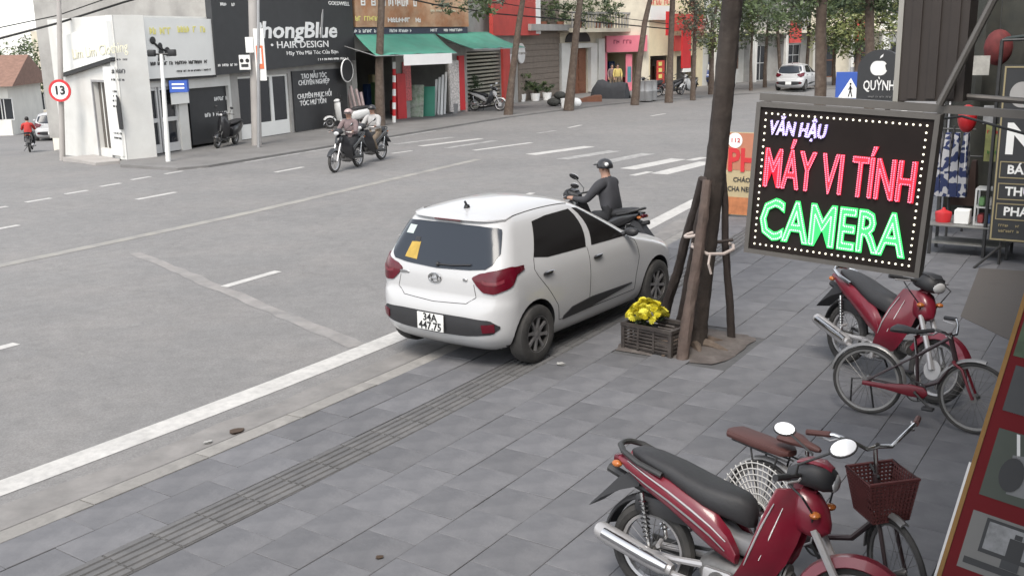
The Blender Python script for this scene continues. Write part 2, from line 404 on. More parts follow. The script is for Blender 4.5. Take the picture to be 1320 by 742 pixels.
litter(489,718,.025,M_LEAF,'small dark leaf fragment on the grey slabs','dry leaf')

# ================================================================ BUILDINGS ACROSS THE ROAD
M_WHITE=mat('white_render',(.60,.595,.565),.8,.07,1.5,bump=.15,bscale=20,dirt=(.5,.48,.44),dscale=1.2,damt=.45)
M_CREAM=mat('cream_render',(.60,.55,.44),.85,.09,1.5,bump=.15,bscale=20,dirt=(.38,.34,.28),dscale=1.0,damt=.5)
M_GREYW=mat('grey_render',(.34,.33,.31),.85,.12,1.5,bump=.2,bscale=20,dirt=(.2,.19,.18),dscale=1.0,damt=.6)
M_BROWNW=mat('brown_cladding',(.20,.165,.135),.8,.15,3,bump=.3,bscale=12)
M_REDW=mat('red_panel',(.50,.055,.045),.6,.12,2,dirt=(.3,.04,.03),damt=.4)
M_PINK=mat('pink_panel',(.62,.17,.22),.6,.08,2)
M_DARK=mat('charcoal_panel',(.030,.031,.033),.55,.15,3)
M_DARK2=mat('dark_interior',(.035,.033,.032),.9,.2,2)
M_GLASS=mat('shop_glass',(.022,.025,.03),.06,.05,2,spec=.7)
M_ALU=mat('aluminium_frame',(.55,.55,.54),.4,.06,4,metal=.3)
M_SIGNW=mat('white_signboard',(.70,.70,.67),.5,.04,1.5)
M_BLACK=mat('black_paint',(.012,.012,.013),.5,.1,5)
M_WTXT=mat('white_lettering',(.78,.78,.76),.5,.03,3)
M_YTXT=mat('yellow_lettering',(.72,.66,.20),.5,.05,3)
M_PALE=mat('pale_gold_lettering',(.62,.60,.46),.5,.05,3)
M_WOOD=mat('brown_door_wood',(.19,.075,.040),.55,.25,6,bump=.2)
M_TILE_R=mat('roof_tile',(.20,.115,.085),.8,.25,5,bump=.3)
M_GREENT=mat('green_tarpaulin',(.065,.26,.19),.6,.14,2,bump=.2,bscale=8,dirt=(.10,.22,.18),damt=.4)
M_PELMET=mat('white_pelmet',(.70,.69,.67),.7,.06,2)
M_METAL=mat('galvanised_steel',(.36,.36,.36),.5,.12,5,metal=.5)
M_CONC=mat('pole_concrete',(.36,.34,.32),.85,.15,3,bump=.2,dirt=(.22,.2,.19),damt=.5)
M_BLUE=mat('blue_sign',(.03,.085,.36),.45,.06,3)
M_RED=mat('red_paint',(.52,.025,.03),.5,.1,3)
M_ORANGE=mat('orange_panel',(.62,.15,.06),.5,.1,3)
M_MAROON=mat('maroon_cloth',(.115,.012,.025),.9,.2,6)
M_GREENB=mat('green_board',(.05,.25,.17),.6,.1,3)
class Fac:
    """A facade: local x runs along it, local +y goes into the building, z is up."""
    def __init__(s,a,b,name,label,cat='building',group=None,z=0.0):
        s.a=Vector((a[0],a[1],z)); b=Vector((b[0],b[1],z)); s.dx=(b-s.a).normalized(); s.L=(b-s.a).length
        s.n=Vector((s.dx.y,-s.dx.x,0)); s.yaw=math.atan2(s.dx.y,s.dx.x)
        s.o=thing(name,label,cat,s.a,s.yaw,group) if name else None
    def at(s,px,py,off=0.0):
        d=ray(px,py); c=Vector((0,0,CAMH)); q=s.a+s.n*off
        k=(q-c).dot(s.n)/d.dot(s.n); v=c+d*k-s.a
        return v.dot(s.dx),v.z
    def rect(s,x0,y0,x1,y1,off=0.0):
        my=(y0+y1)/2; mx=(x0+x1)/2
        return s.at(x0,my,off)[0],s.at(mx,y1,off)[1],s.at(x1,my,off)[0],s.at(mx,y0,off)[1]
    def panel(s,name,r,m,off=.0,th=.05,parent=None,px=True,bev=0):
        x0,z0,x1,z1=s.rect(*r,off=off) if px else r
        mb=MB()
        if bev: mb.cbox(x0,-off-th,z0,x1,-off,z1,bev)
        else: mb.box(x0,-off-th,z0,x1,-off,z1)
        return mb.build(name,m,parent or s.o,smooth=bool(bev))
    def shell(s,x0,x1,H,depth,holes,m,zl=0.0,name='wall',th=.22,inset=0.0):
        """front wall with rectangular openings, side, back and roof slabs"""
        xs=sorted({x0,x1,*[h[0] for h in holes],*[h[2] for h in holes]}); zs=sorted({zl,H,*[h[1] for h in holes],*[h[3] for h in holes]})
        xs=[x for x in xs if x0<=x<=x1]; zs=[z for z in zs if zl<=z<=H]
        mb=MB()
        for j in range(len(zs)-1):
            run=None
            for i in range(len(xs)-1):
                cx,cz=(xs[i]+xs[i+1])/2,(zs[j]+zs[j+1])/2
                solid=not any(h[0]<cx<h[2] and h[1]<cz<h[3] for h in holes)
                if solid: run=xs[i] if run is None else run
                if run is not None and (not solid or i==len(xs)-2):
                    mb.box(run,0,zs[j],xs[i+1] if solid else xs[i],th,zs[j+1]); run=None
        o=mb.build(name,m,s.o,smooth=False)
        x0+=inset; mb=MB(); mb.box(x0,th,zl,x0+.15,depth,H-.16); mb.box(x1-.15,th,zl,x1,depth,H-.16); mb.box(x0+.15,depth-.15,zl,x1-.15,depth,H-.16); mb.box(x0,th,H-.16,x1,depth,H)
        mb.build('rear_wall',m,s.o,smooth=False)
        return o
    def marks(s,px,py,wpx,hpx,m,off=.06,seed=0):
        rg=random.Random(int(px*7+py)); x0=s.at(px-wpx/2,py,off)[0]; x1=s.at(px+wpx/2,py,off)[0]; z0=s.at(px,py+hpx/2,off)[1]; z1=s.at(px,py-hpx/2,off)[1]; h=z1-z0; mb=MB(); x=x0
        while x<x1:
            w_=h*rg.uniform(.45,.8); k=rg.random(); t=h*.2
            if k<.75 or x==x0:
                mb.box(x,-off-.008,z0,x+t,-off,z1)
                if k<.3: mb.box(x+t,-off-.008,z1-t,x+w_,-off,z1)
                elif k<.55: mb.box(x+t,-off-.008,z0,x+w_,-off,z0+t)
                if k>.2: mb.box(x+w_-t*.8,-off-.008,z0+t*1.02,x+w_,-off,z1-t*1.02)
                if k>.4: mb.box(x+t,-off-.008,z0+h*.42,x+w_-t*.82,-off,z0+h*.6)
            x+=w_+h*.22
        return tag(mb.build('illegible_lettering',m,s.o,smooth=False),kind='stuff')
    def text(s,body,px,py,wpx,hpx,m,off=.06,name='lettering',th=.006,bold=0.0,shear=0.0):
        x,z=s.at(px,py,off); xl=s.at(px-wpx/2,py,off)[0]; xr=s.at(px+wpx/2,py,off)[0]; zt=s.at(px,py-hpx/2,off)[1]; zb=s.at(px,py+hpx/2,off)[1]
        sz=(zt-zb)*1.38
        return text(name,body,sz,m,s.o,(x,-off-.002,z),(R(90),0,0),th,offset=bold*sz,shear=shear,width=abs(xr-xl))
def window_unit(parent,x0,z0,x1,z1,y,name='window',fm=None,gm=None,nx=2,nz=1,fw=.05):
    fm=fm or M_ALU; gm=gm or M_GLASS
    g=MB().box(x0+fw,y+.03,z0+fw,x1-fw,y+.04,z1-fw).build(name,gm,parent,smooth=False)
    f=MB()
    f.box(x0,y,z0,x0+fw,y+.07,z1); f.box(x1-fw,y,z0,x1,y+.07,z1); f.box(x0+fw,y,z0,x1-fw,y+.07,z0+fw); f.box(x0+fw,y,z1-fw,x1-fw,y+.07,z1)
    for i in range(1,nx):
        x=x0+(x1-x0)*i/nx; f.box(x-fw/2,y,z0+fw,x+fw/2,y+.068,z1-fw)
    for i in range(1,nz):
        z=z0+(z1-z0)*i/nz; f.box(x0+fw,y+.002,z-fw/2,x1-fw,y+.066,z+fw/2)
    f.build('frame',fm,g,smooth=False); return g
def goods(parent,x0,x1,y0,y1,n,zmax=1.4,cols=None):
    cols=cols or [(.3,.05,.05),(.05,.1,.25),(.4,.35,.2),(.1,.2,.08),(.5,.48,.45),(.12,.06,.04)]
    for i in range(n):
        x=random.uniform(x0,x1); y=random.uniform(y0,y1); h=random.uniform(.3,zmax); wd=random.uniform(.15,.4)
        c=random.choice(cols); MB().cbox(x-wd/2,y-.15,.02,x+wd/2,y+.15,h,.03,1).build('shelf_goods',mat('goods_%d'%(cols.index(c)),c,.7,.25,6),parent)
# ---- corner clothing shop (two faces)
cA=G(164,206); cB=G(81,193); cC=G(303,183)
zt=3.95
F=Fac(cA,cC,'corner_clothing_shop','white corner clothing shop with big blank white signboards and glass doors')
r1=F.rect(170,118,276,200); H=zt
dr=F.rect(183,112,232,191); dr2=F.rect(243,112,306,183)
F.shell(0,F.L,H,1.3,[(.18,0,dr[2],dr[3]),(dr2[0],0,F.L-.12,dr2[3]-.0)],M_WHITE,inset=.75)
sg=F.panel('signboard',(166,24,276,100),M_SIGNW,off=.02,th=.14)
F.panel('sign_edge',(166,100,276,103),M_BLACK,off=.03,th=.1)
F.marks(205,40,24,9,M_YTXT,off=.17); F.marks(246,38,34,8,M_YTXT,off=.17)
F.marks(230,81,72,4.5,M_BLACK,off=.17)
F.marks(250,91,44,2.5,M_DARK,off=.17)
mb=MB(); x,z=F.at(207,66,.17)   # the dancer silhouette emblem
mb.ball((x,-.175,z+.14),(.1,.01,.1)); mb.ball((x-.3,-.175,z+.30),(.13,.01,.11)); mb.ball((x+.3,-.175,z-.02),(.13,.01,.13))
mb.prism([(x-.16,z-.28),(x+.14,z-.26),(x+.1,z+.1),(x-.04,z+.12)],-.182,-.17); mb.tube([(x-.3,-.176,z+.26),(x,-.176,z+.06),(x+.3,-.176,z)],.03,6)
mb.build('emblem',M_BLACK,F.o)
# glass double door with a white rail
d=MB(); g=MB().box(dr[0],.1,.03,dr[2],.115,dr[3]).build('glass_door',M_GLASS,F.o,smooth=False)
xm=(dr[0]+dr[2])/2
for (a,b_) in ((dr[0],xm-.03),(xm+.03,dr[2])):
    d.box(a,.05,.03,a+.07,.1,dr[3]); d.box(b_-.07,.05,.03,b_,.1,dr[3]); d.box(a+.07,.052,.03,b_-.07,.1,.28); d.box(a+.07,.052,.92,b_-.07,.1,1.04); d.box(a+.07,.052,dr[3]-.1,b_-.07,.1,dr[3])
d.build('door_frame',M_ALU,g,smooth=False)
F.panel('dark_shop_wall',(243,96,306,183),M_DARK,off=-.16,th=.05)
F.panel('left_banner',(142,86,165,204),M_SIGNW,off=.02,th=.03) if False else None
F.marks(281,108,26,4,M_WTXT,off=-.10); F.marks(284,127,16,5,M_WTXT,off=-.10); F.marks(279,147,30,5,M_WTXT,off=-.10)
F.panel('blue_notice',(218,103,242,119),M_BLUE,off=.06,th=.04); F.panel('pale_notice',(220,119,243,134),M_SIGNW,off=.05,th=.02)
goods(F.o,1.0,F.L-1,.45,.9,10,1.7)
# mannequins at the door
def mannequin(loc,m,label,h=1.55,rz=0,head=True):
    t=thing('mannequin',label,'mannequin',loc,rz)
    mb=MB(); mb.loftx([(0,0,.01,.01)]) if False else None
    rings=[]
    for z,wx,wy in ((.45,.17,.12),(.75,.19,.13),(.95,.15,.10),(1.15,.14,.10),(1.3,.19,.11),(1.38,.17,.09),(1.43,.06,.05)):
        rings.append([(wx*math.cos(2*math.pi*k/12),wy*math.sin(2*math.pi*k/12),z*h/1.6) for k in range(12)])
    mb.loft(rings).build('dress',m,t)
    mb=MB(); mb.lathe([(.0,.0),(.16,.0),(.16,.02),(.02,.03),(.02,.46*h/1.6)],12); mb.build('stand',M_METAL,t)
    if head: MB().ball((0,0,1.53*h/1.6),(.075,.085,.105)).tube([(0,0,1.4*h/1.6),(0,0,1.5*h/1.6)],.045,8).build('head',mat('mannequin_skin',(.5,.4,.33),.5,.05),t)
    return t
v=G(181,199); mannequin(v,M_MAROON,'mannequin in a long dark red dress beside the glass shop doors',1.75)
v=G(252,185); mannequin(v,mat('navy_cloth',(.02,.022,.04),.9,.2,6),'mannequin in a black and white outfit right of the glass doors',1.75)
v=G(268,184); mannequin(v,mat('wine_cloth',(.09,.012,.02),.9,.2,6),'mannequin in a wine red coat against the dark shop wall',1.75)
v=G(172,203); o=MB(); o.cbox(-.16,-.16,0,.16,.16,1.75,.03); tag(o.build('clothes_rail_cover',M_DARK,None,v,F.yaw),'tall dark cloth covered rack at the shop corner','rack')
# left face along the side street (part of the same shop)
zb=-1.3
F1=Fac(cB,cA,None,'')
F1.o=thing('shop_side_wing','white side wall of the clothing shop with a door and a signboard','building',F1.a,F1.yaw)
d1=F1.rect(125,106,141,191)
F1.shell(0,F1.L-.02,zt,.9,[(d1[0],max(.05,d1[1]),d1[2],d1[3])],M_WHITE,zl=zb,th=.2)
x0,z0=F1.at(80,95,.1); x1,z1=F1.at(166,74,.1); xa,za=F1.at(80,50,.1); xb,zb2=F1.at(166,25,.1)
mb=MB(); mb.prism([(x0,z0),(F1.L-.03,z1),(F1.L-.03,zb2),(x0,za)],-.16,-.02); mb.build('signboard',M_SIGNW,F1.o,smooth=False)
mb=MB(); mb.prism([(x0,z0-.1),(F1.L-.03,z1-.1),(F1.L-.03,z1-.003),(x0,z0-.003)],-.14,-.02); mb.build('sign_edge',M_BLACK,F1.o,smooth=False)
t_=F1.text('Lim Lim Clothing',127,66,72,14,M_PALE,off=.17); t_.rotation_euler=(R(90),R(-3),0)
F1.marks(152,77,24,2.5,M_DARK,off=.17)
MB().box(d1[0]+.02,.12,.05,d1[2]-.02,.16,d1[3]-.02).build('door',mat('door_dark_glass',(.08,.07,.06),.2,.2,3),F1.o,smooth=False)
f=MB(); f.box(d1[0]-.06,-.05,0,d1[0],.0,d1[3]+.06); f.box(d1[2],-.05,0,d1[2]+.06,0,d1[3]+.06); f.box(d1[0],-.05,d1[3],d1[2],0,d1[3]+.06); f.build('door_frame',M_METAL,F1.o,smooth=False)
bn=F1.rect(142,86,164,203); MB().box(bn[0],-.08,.1,min(bn[2],F1.L-.05),-.03,bn[3]).build('banner',M_SIGNW,F1.o,smooth=False)
F1.marks(152,92,17,6,M_DARK,off=.085); F1.marks(152,103,17,3,M_DARK,off=.085)
for py,wp in ((118,5),(124,4),(130,5),(137,4),(172,10),(178,9)): F1.marks(148 if py<140 else 152,py,wp,2.5,M_DARK,off=.085)
mb=MB(); xx,zz=F1.at(154,146,.085); mb.prism([(xx-.12,zz-.45),(xx+.1,zz-.45),(xx+.14,zz),(xx+.08,zz+.42),(xx-.06,zz+.5),(xx-.16,zz+.1)],-.09,-.081); mb.build('printed_figure',M_BLACK,F1.o,smooth=False)
mb=MB(); mb.box(d1[0]-.6,-.9,-.8,F1.L,-.02,.0); mb.build('doorstep',M_CONC,F1.o,smooth=False)
# upper storeys set back behind the clothing shop
UB=Fac(G(185,199)+Vector((-1.9,5.6,0)),G(290,184)+Vector((-2.0,4.3,0)),'set_back_upper_house','weathered cream upper storey with windows behind the clothing shop signs')
UB.shell(0,UB.L,10,6,[(.8,4.6,2.0,6.2),(3.2,4.6,4.4,6.2),(5.6,4.6,6.8,6.2)],mat('pale_cream_render',(.66,.62,.53),.85,.1,1.2,dirt=(.45,.41,.35),damt=.5),zl=-2.0)
for a in (.8,3.2,5.6): window_unit(UB.o,a,4.6,a+1.2,6.2,.08)
mb=MB(); mb.box(-.3,-.35,4.15,UB.L+.2,-.005,4.3); mb.build('ledge',M_GREYW,UB.o,smooth=False)
# ---- hair salon
F=Fac(G(303,183),G(456,159),'hair_salon','charcoal hair salon with a large dark signboard lettered in white')
o1=F.rect(309,95,374,180); 
F.shell(0.01,F.L,8.5,8,[(o1[0],0,o1[2],o1[3]-.05)],M_GREYW)
x0=F.at(276,50,.25)[0]; b0=F.at(300,96,.25)[1]; b1=F.at(455,78,.25)[1]; xe=F.at(456,40,.25)[0]
mb=MB(); mb.prism([(x0,b0),(xe,b1),(xe,5.9),(x0,5.9)],-.25,-.02); mb.build('signboard',M_DARK,F.o,smooth=False)
F.text('PhongBlue',381,40,112,21,M_WTXT,off=.26,bold=.022,shear=.15)
mb=MB(); x,z=F.at(413,31,.27); k=F.at(413,12,.27)[1]-z; mb.prism([(x-.08,z-k*.95),(x+.03,z-k*.9),(x+.2,z+k*.5),(x+.22,z+k*1.0),(x+.1,z+k*.6)],-.29,-.265); mb.build('scissor_emblem',M_METAL,F.o)
F.text('• HAIR DESIGN',388,58,74,9,M_WTXT,off=.26,bold=.006); F.text('Hãy Yêu Mái Tóc Của Bạn',404,68,66,5,M_WTXT,off=.26)
F.text('GOLDWELL',437,5,27,5,M_WTXT,off=.26,bold=.01); F.marks(430,76,40,2.8,M_WTXT,off=.26)
F.marks(295,6,22,4,M_WTXT,off=.26); F.marks(293,84,24,3.5,M_WTXT,off=.26)
# doors and dark wall
xa,xb=o1[0],o1[2]; nd=3
for i in range(nd):
    a=xa+(xb-xa)*i/nd; b_=xa+(xb-xa)*(i+1)/nd
    dd=MB().box(a+.08,.10,.5,b_-.08,.115,o1[3]-.12).build('glass_door',M_GLASS,F.o,smooth=False)
    f=MB(); f.box(a,.06,.02,a+.08,.14,o1[3]-.05); f.box(b_-.08,.06,.02,b_,.14,o1[3]-.05); f.box(a+.08,.062,.02,b_-.08,.14,.5); f.box(a+.08,.062,o1[3]-.12,b_-.08,.14,o1[3]-.05); f.build('door_frame',M_SIGNW,dd,smooth=False)
F.panel('dark_wall_panel',(377,90,446,165),M_DARK,off=.0,th=.06)
for i,(tx,px,py,wp) in enumerate((('TẠO MẪU TÓC',405,98,33),('CHUYÊN NGHIỆP',405,106,40),('CHUYÊN PHỤC HỒI',406,123,44),('TÓC HƯ TỔN',404,132,34))): F.text(tx,px,py,wp,6.5,M_WTXT,off=.065,bold=.01)
x,z=F.at(447,91,.3); MB().lathe([(.42,0),(.45,.03),(.42,.06),(.39,.03)],20,'y',(x,-.34,z),close=True).build('round_sign_ring',M_WTXT,F.o)
MB().lathe([(0,0),(.4,0),(.4,.05),(0,.05)],20,'y',(x,-.335,z)).build('round_sign_face',M_DARK,F.o)
goods(F.o,.5,F.L-.5,2.5,5,8,1.6)
# ---- poles and trees on the far pavement
def pole(px,py,pxt,pyt,r,m,label,cat='utility pole',h=None,name='utility_pole',lean=True):
    b=G(px,py); t=AT(pxt,pyt,b.y); d=(t-b); h=h or t.z+2.5; k=h/d.z
    top=b+d*k if lean else Vector((b.x,b.y,h))
    o=thing(name,label,cat,b); MB().tube([(0,0,-.05),((top-b)*.5)[:],(top-b)[:]],[r,r*.9,r*.75],10).build('shaft',m,o); return o,b,top
M_BARK=mat('tree_bark',(.085,.06,.045),.9,.3,8,bump=.6,bscale=25,dirt=(.13,.11,.09),dscale=4,damt=.5)
def leafmat(name,c,tr=.25):
    m=mat(name,c,.6,.35,2.0,obj_rand=.1); b=m.node_tree.nodes['Principled BSDF']
    return m
M_LEAF1=leafmat('leaf_dark',(.040,.062,.028)); M_LEAF2=leafmat('leaf_mid',(.075,.105,.040)); M_LEAF3=leafmat('leaf_yellowgreen',(.17,.19,.065)); M_LEAF4=leafmat('leaf_greyish',(.10,.12,.085)); M_LEAF5=leafmat('leaf_reddish',(.22,.10,.075))
def crown(name,parts,n,ls,ms,parent,loc=(0,0,0),seed=1,clump=26,smx=1.0):
    """leaf-sized faces gathered in clumps through ellipsoids (c,rx,ry,rz)"""
    rg=random.Random(seed); vs=[];fs=[];mi=[]
    cl=[]
    vol=[p[1]*p[2]*p[3] for p in parts]; tot=sum(vol); nc=max(6,n//clump)
    for i in range(nc):
        r=rg.random()*tot; k=0
        while r>vol[k]: r-=vol[k]; k+=1
        c,rx,ry,rz=parts[k]
        while True:
            a=Vector((rg.uniform(-1,1),rg.uniform(-1,1),rg.uniform(-1,1)))
            if .25<a.length<1: break
        a=a*(.75+.25*a.length); cl.append((Vector((c[0]+a.x*rx,c[1]+a.y*ry,c[2]+a.z*rz)),rg.uniform(.55,1.25)*.30*(rx*ry*rz)**(1/3)))
    for i in range(n):
        c,r=cl[i%nc]; p=c+Vector((rg.gauss(0,.5),rg.gauss(0,.5),rg.gauss(0,.38)))*r
        u=Vector((rg.gauss(0,1),rg.gauss(0,1),rg.gauss(0,.6))).normalized(); v=u.orthogonal().normalized(); v=(v*math.cos(rg.random()*6.28)+u.cross(v)*math.sin(rg.random()*6.28))
        L=ls*rg.uniform(.6,1.4); W=L*.42; o=len(vs)
        vs+=[p-u*L*.5,p+v*W*.5,p+u*L*.5,p-v*W*.5]; fs.append((o,o+1,o+2,o+3)); mi.append((i%nc)%len(ms))
    me=bpy.data.meshes.new(name); me.from_pydata([q[:] for q in vs],[],fs)
    for q in ms: me.materials.append(q)
    me.polygons.foreach_set('material_index',mi); o=bpy.data.objects.new(name,me); COL.objects.link(o); o.parent=parent; o.location=loc; return o
def street_tree(px,py,pts,r,label,parts,n,ls,ms,seed,name='street_tree',group=None,limbs=None,z=0.0):
    """pts: further trunk pixels at the base's depth; crown ellipsoids given relative to the base"""
    b=G(px,py,z); o=thing(name,label,'tree',b,0,group); ps=[Vector((0,0,-.05))]
    for q in pts: ps.append(AT(q[0],q[1],b.y)-b)
    d=(ps[-1]-ps[-2]).normalized(); top=ps[-1]+d*1.2; ps.append(top); k=len(ps)
    MB().tube(ps,[r*1.25]+[r*(1-.12*i) for i in range(1,k)],10).build('trunk',M_BARK,o)
    lm=MB(); rg=random.Random(seed)
    for c,rx,ry,rz in parts:
        st=ps[-2].lerp(ps[-1],rg.random()); e=Vector(c)
        lm.tube([st[:],(st.lerp(e,.5)+Vector((0,0,-.2)))[:],e[:]],[r*.5,r*.35,r*.15],6)
    lm.build('limb',M_BARK,o)
    crown('crown',parts,n,ls,ms,o,seed=seed); return o
pole(331,187,326,0,.16,M_CONC,'concrete utility pole by the hair salon doors carrying small signs',h=8)
o,b,t_=pole(333,190,333,20,.05,M_METAL,'thin steel post with an orange vertical sign before the salon','sign post',name='sign_post',h=4.6)
b=G(333,190); f=Fac(b+Vector((-.4,-.12,0)),b+Vector((.6,-.3,0)),None,''); f.o=o
def place_sign(px0,py0,px1,py1,depth_pt,m,name,label,cat,off=.0,th=.04,txt=None,tm=None,txts=None,group=None,yaw=None,bev=0.0):
    """a flat sign board standing at depth_pt facing the camera side of the road"""
    v=Vector((depth_pt.x,depth_pt.y,0)); d=Vector((1,-.12 if yaw is None else math.tan(yaw),0)).normalized()
    F_=Fac(v,v+d,None,''); x0,z0,x1,z1=F_.rect(px0,py0,px1,py1)
    t=thing(name,label,cat,F_.a,F_.yaw,group); F_.o=t
    mb=MB()
    if bev: mb.cbox(x0,-th,z0,x1,0,z1,bev)
    else: mb.box(x0,-th,z0,x1,0,z1)
    mb.build('board',m,t,smooth=bool(bev))
    for (s_,px,py,wp,hp,mm) in (txts or []): F_.text(s_,px,py,wp,hp,mm,off=th)
    return t,F_,(x0,z0,x1,z1)
t,f_,rc=place_sign(329,37,342,104,G(333,189)+Vector((0,-.15,0)),M_SIGNW,'vertical_banner','orange and white vertical banner sign fixed on the thin post','sign')
MB().box(rc[0]+.05,-.055,rc[1]+.35,rc[2]-.05,-.041,rc[3]-.5).build('orange_field',M_ORANGE,t,smooth=False)
for i in range(6):
    z=rc[1]+.5+i*(rc[3]-rc[1]-1.15)/5.2; MB().box(rc[0]+.1,-.062,z,rc[2]-.1,-.056,z+.09).build('printed_bar',M_WTXT,t,smooth=False)
t,f_,rc=place_sign(309,71,323,90,G(331,187)+Vector((0,-.25,0)),M_SIGNW,'notice_sign','small white notice with two black dots on the concrete pole','sign')
for k in (-1,1):
    x=(rc[0]+rc[2])/2+k*.09; z=rc[3]-.17; MB().lathe([(0,0),(.06,0),(.06,.012),(0,.012)],14,'y',(x,-.052,z)).build('dot',M_BLACK,t)
MB().box(rc[0]+.06,-.05,rc[1]+.08,rc[2]-.06,-.041,rc[1]+.17).build('dark_strip',M_DARK,t,smooth=False)
t,f_,rc=place_sign(317,48,327,68,G(331,187)+Vector((0,-.28,0)),M_SIGNW,'blank_notice','blank white notice panel above the dotted one on the concrete pole','sign')
# no-entry style round sign on its tall pole
zpole=-.3
b=G(78,201); t_=AT(75,0,b.y)
o=thing('round_sign_pole','tall thin grey pole at the side street mouth','pole',b)
MB().tube([(0,0,-.6),((t_-b)*1.4)[:]],[.085,.06],10).build('shaft',M_CONC,o)
c=AT(77,117,b.y-.15); o=thing('round_traffic_sign','round red bordered traffic sign reading 13 on the tall grey pole','traffic sign',c)
MB().lathe([(0,0),(.31,0),(.31,.025),(0,.025)],28,'y').build('plate',M_WTXT,o); MB().lathe([(.25,-.008),(.32,-.008),(.32,.03),(.25,.03)],28,'y',close=True).build('rim',M_RED,o)
text('numeral','13',.34,M_BLACK,o,(0,-.012,0),(R(90),0,0),.004,offset=.01)
# white pole with a lamp head in front of the shop
b=G(217,208); o=thing('lamp_post','slim white lamp post with two black floodlights before the clothing shop','lamp post',b)
tp=AT(208,70,b.y)-b
MB().tube([(0,0,-.05),tp[:]],[.07,.05],10).build('post',M_SIGNW,o)
MB().tube([tp+Vector((-.25,0,.0)),tp+Vector((.3,0,.0))],.03,6).build('crossarm',M_BLACK,o)
for k in (-.25,.3):
    MB().cbox(tp.x+k-.1,tp.y-.12,tp.z-.06,tp.x+k+.1,tp.y+.06,tp.z+.12,.03).build('floodlight',M_BLACK,o)
t,f_,rc=place_sign(219,104,242,119,G(217,208)+Vector((0,.1,0)),M_BLUE,'blue_notice_board','small blue notice board with white lines on the lamp post','sign')
for z in (.3,.62): MB().box(rc[0]+.08,-.05,rc[1]+z*(rc[3]-rc[1]),rc[2]-.08,-.041,rc[1]+(z+.14)*(rc[3]-rc[1])).build('printed_line',M_WTXT,t,smooth=False)
# ---- green awning hardware shop
F=Fac(G(456,159),G(602,144),'hardware_shop','open hardware shop under a green awning and a brown printed signboard')
h1=F.rect(462,80,512,158); h2=F.rect(528,80,580,150)
F.shell(.02,F.L,9.5,8,[(.3,0,h1[2],2.75),(h2[0],0,h2[2],2.75)],M_GREYW)
M_BROWNS=mat('brown_printed_sign',(.36,.17,.085),.55,.35,1.2,dirt=(.52,.40,.28),dscale=.8,damt=.8)
F.panel('signboard',(454,-30,600,35),M_BROWNS,off=.05,th=.15)
F.panel('sign_strip',(454,36,600,44),mat('navy_strip',(.03,.035,.06),.5,.1),off=.06,th=.12)
F.marks(500,3,70,10,M_WTXT,off=.21); F.marks(473,24,30,6,M_YTXT,off=.21); F.marks(520,26,40,6,M_WTXT,off=.21); F.marks(572,14,34,3,M_PALE,off=.21)
F.marks(492,40,74,4,M_WTXT,off=.19)
F.marks(575,39,40,3.5,M_WTXT,off=.19)
def awning(F,xa,xb,z0,z1,out,sag,m,pel=None,skew=0.0):
    mb=MB(); vs=[]; fs=[]; nu,nv=16,8
    for i in range(nu+1):
        for j in range(nv+1):
            u=i/nu; v=j/nv; x=xa+(xb-xa)*u+skew*v; zz=z0+(z1-z0)*v-sag*math.sin(math.pi*v)*(.6+.4*math.sin(u*9))-.03*math.sin(u*22)*v
            vs.append((x,-.06-out*v,zz))
    for i in range(nu):
        for j in range(nv): a=i*(nv+1)+j; fs.append((a,a+1,a+nv+2,a+nv+1))
    mb.add(vs,fs); o=mb.build('awning',m,F.o); mo=o.modifiers.new('t','SOLIDIFY'); mo.thickness=.02
    if pel:
        MB().box(pel[0],-.08-out,z1-pel[2],pel[1],-.065-out,z1-.01).build('pelmet',M_PELMET,o,smooth=False)
    fr=MB(); fr.tube([(xa+skew,-.06-out,z1-.03),(xb+skew,-.06-out,z1-.03)],.02,6)
    for x in (xa+skew,xb+skew): fr.tube([(x,-.06-out,z1-.03),(x*.9+.1*xa,-.05,z0-.4)],.018,6)
    fr.build('awning_frame',M_METAL,F.o); return o
xL=F.at(458,50,.1)[0]; xR=F.at(560,50,.1)[0]; pz=F.at(530,70,2.2)[1]
pa=F.at(521,72,2.2)[0]; pb=F.at(583,72,2.2)[0]
awning(F,xL,xR,3.45,pz,2.1,.08,M_GREENT,pel=(pa,pb,.42),skew=(pb-xR)*.75)
awning(F,xR+.05,F.at(630,60,.1)[0],3.45,2.75,1.5,.10,M_GREENT,skew=.8)
F.panel('red_pillar',(510,95,521,160),M_RED,off=.03,th=.12); F.panel('poster_strip',(519,80,529,130),mat('poster_red',(.5,.12,.12),.6,.5,12),off=.03,th=.05)
F.panel('notice_column',(578,78,590,144),mat('poster_grey',(.5,.47,.45),.6,.6,14),off=.1,th=.1); F.panel('red_post',(590,72,597,142),M_RED,off=.03,th=.1)
goods(F.o,h2[0]+.2,h2[2]-.2,1.5,4,8,2.0); goods(F.o,.6,h1[2]-.3,1,4,10,1.8,[(.05,.05,.05),(.12,.06,.04),(.2,.18,.15),(.1,.2,.08)])
for i,(px,py,tx) in enumerate(((440,160,425),(446,160,432),(452,160,438),(458,160,446),(464,161,452),(470,161,459),(473,161,465))):
    b=G(px,py); t_=AT(tx,95+i*4,b.y+.25)-b; o=thing('leaning_pipe','long grey metal pipe leaning in the row beside the salon wall','pipe',b,0,'metal pipes leaning beside the salon')
    MB().tube([(0,0,0),t_[:]],.06,8).build('tube',mat('pipe_metal',(.34,.27,.26),.45,.2,5,metal=.4),o)
b=G(533,151); o=tag(MB().cbox(-.42,-.03,0,.42,.03,1.35,.01).build('poster_board',mat('landscape_poster',(.42,.44,.38),.6,.6,3.5,dirt=(.1,.2,.1),dscale=3,damt=.9),None,b,-.15),'white framed picture board leaning outside the green awning shop','board'); o.rotation_euler=(R(-14),0,-.2)
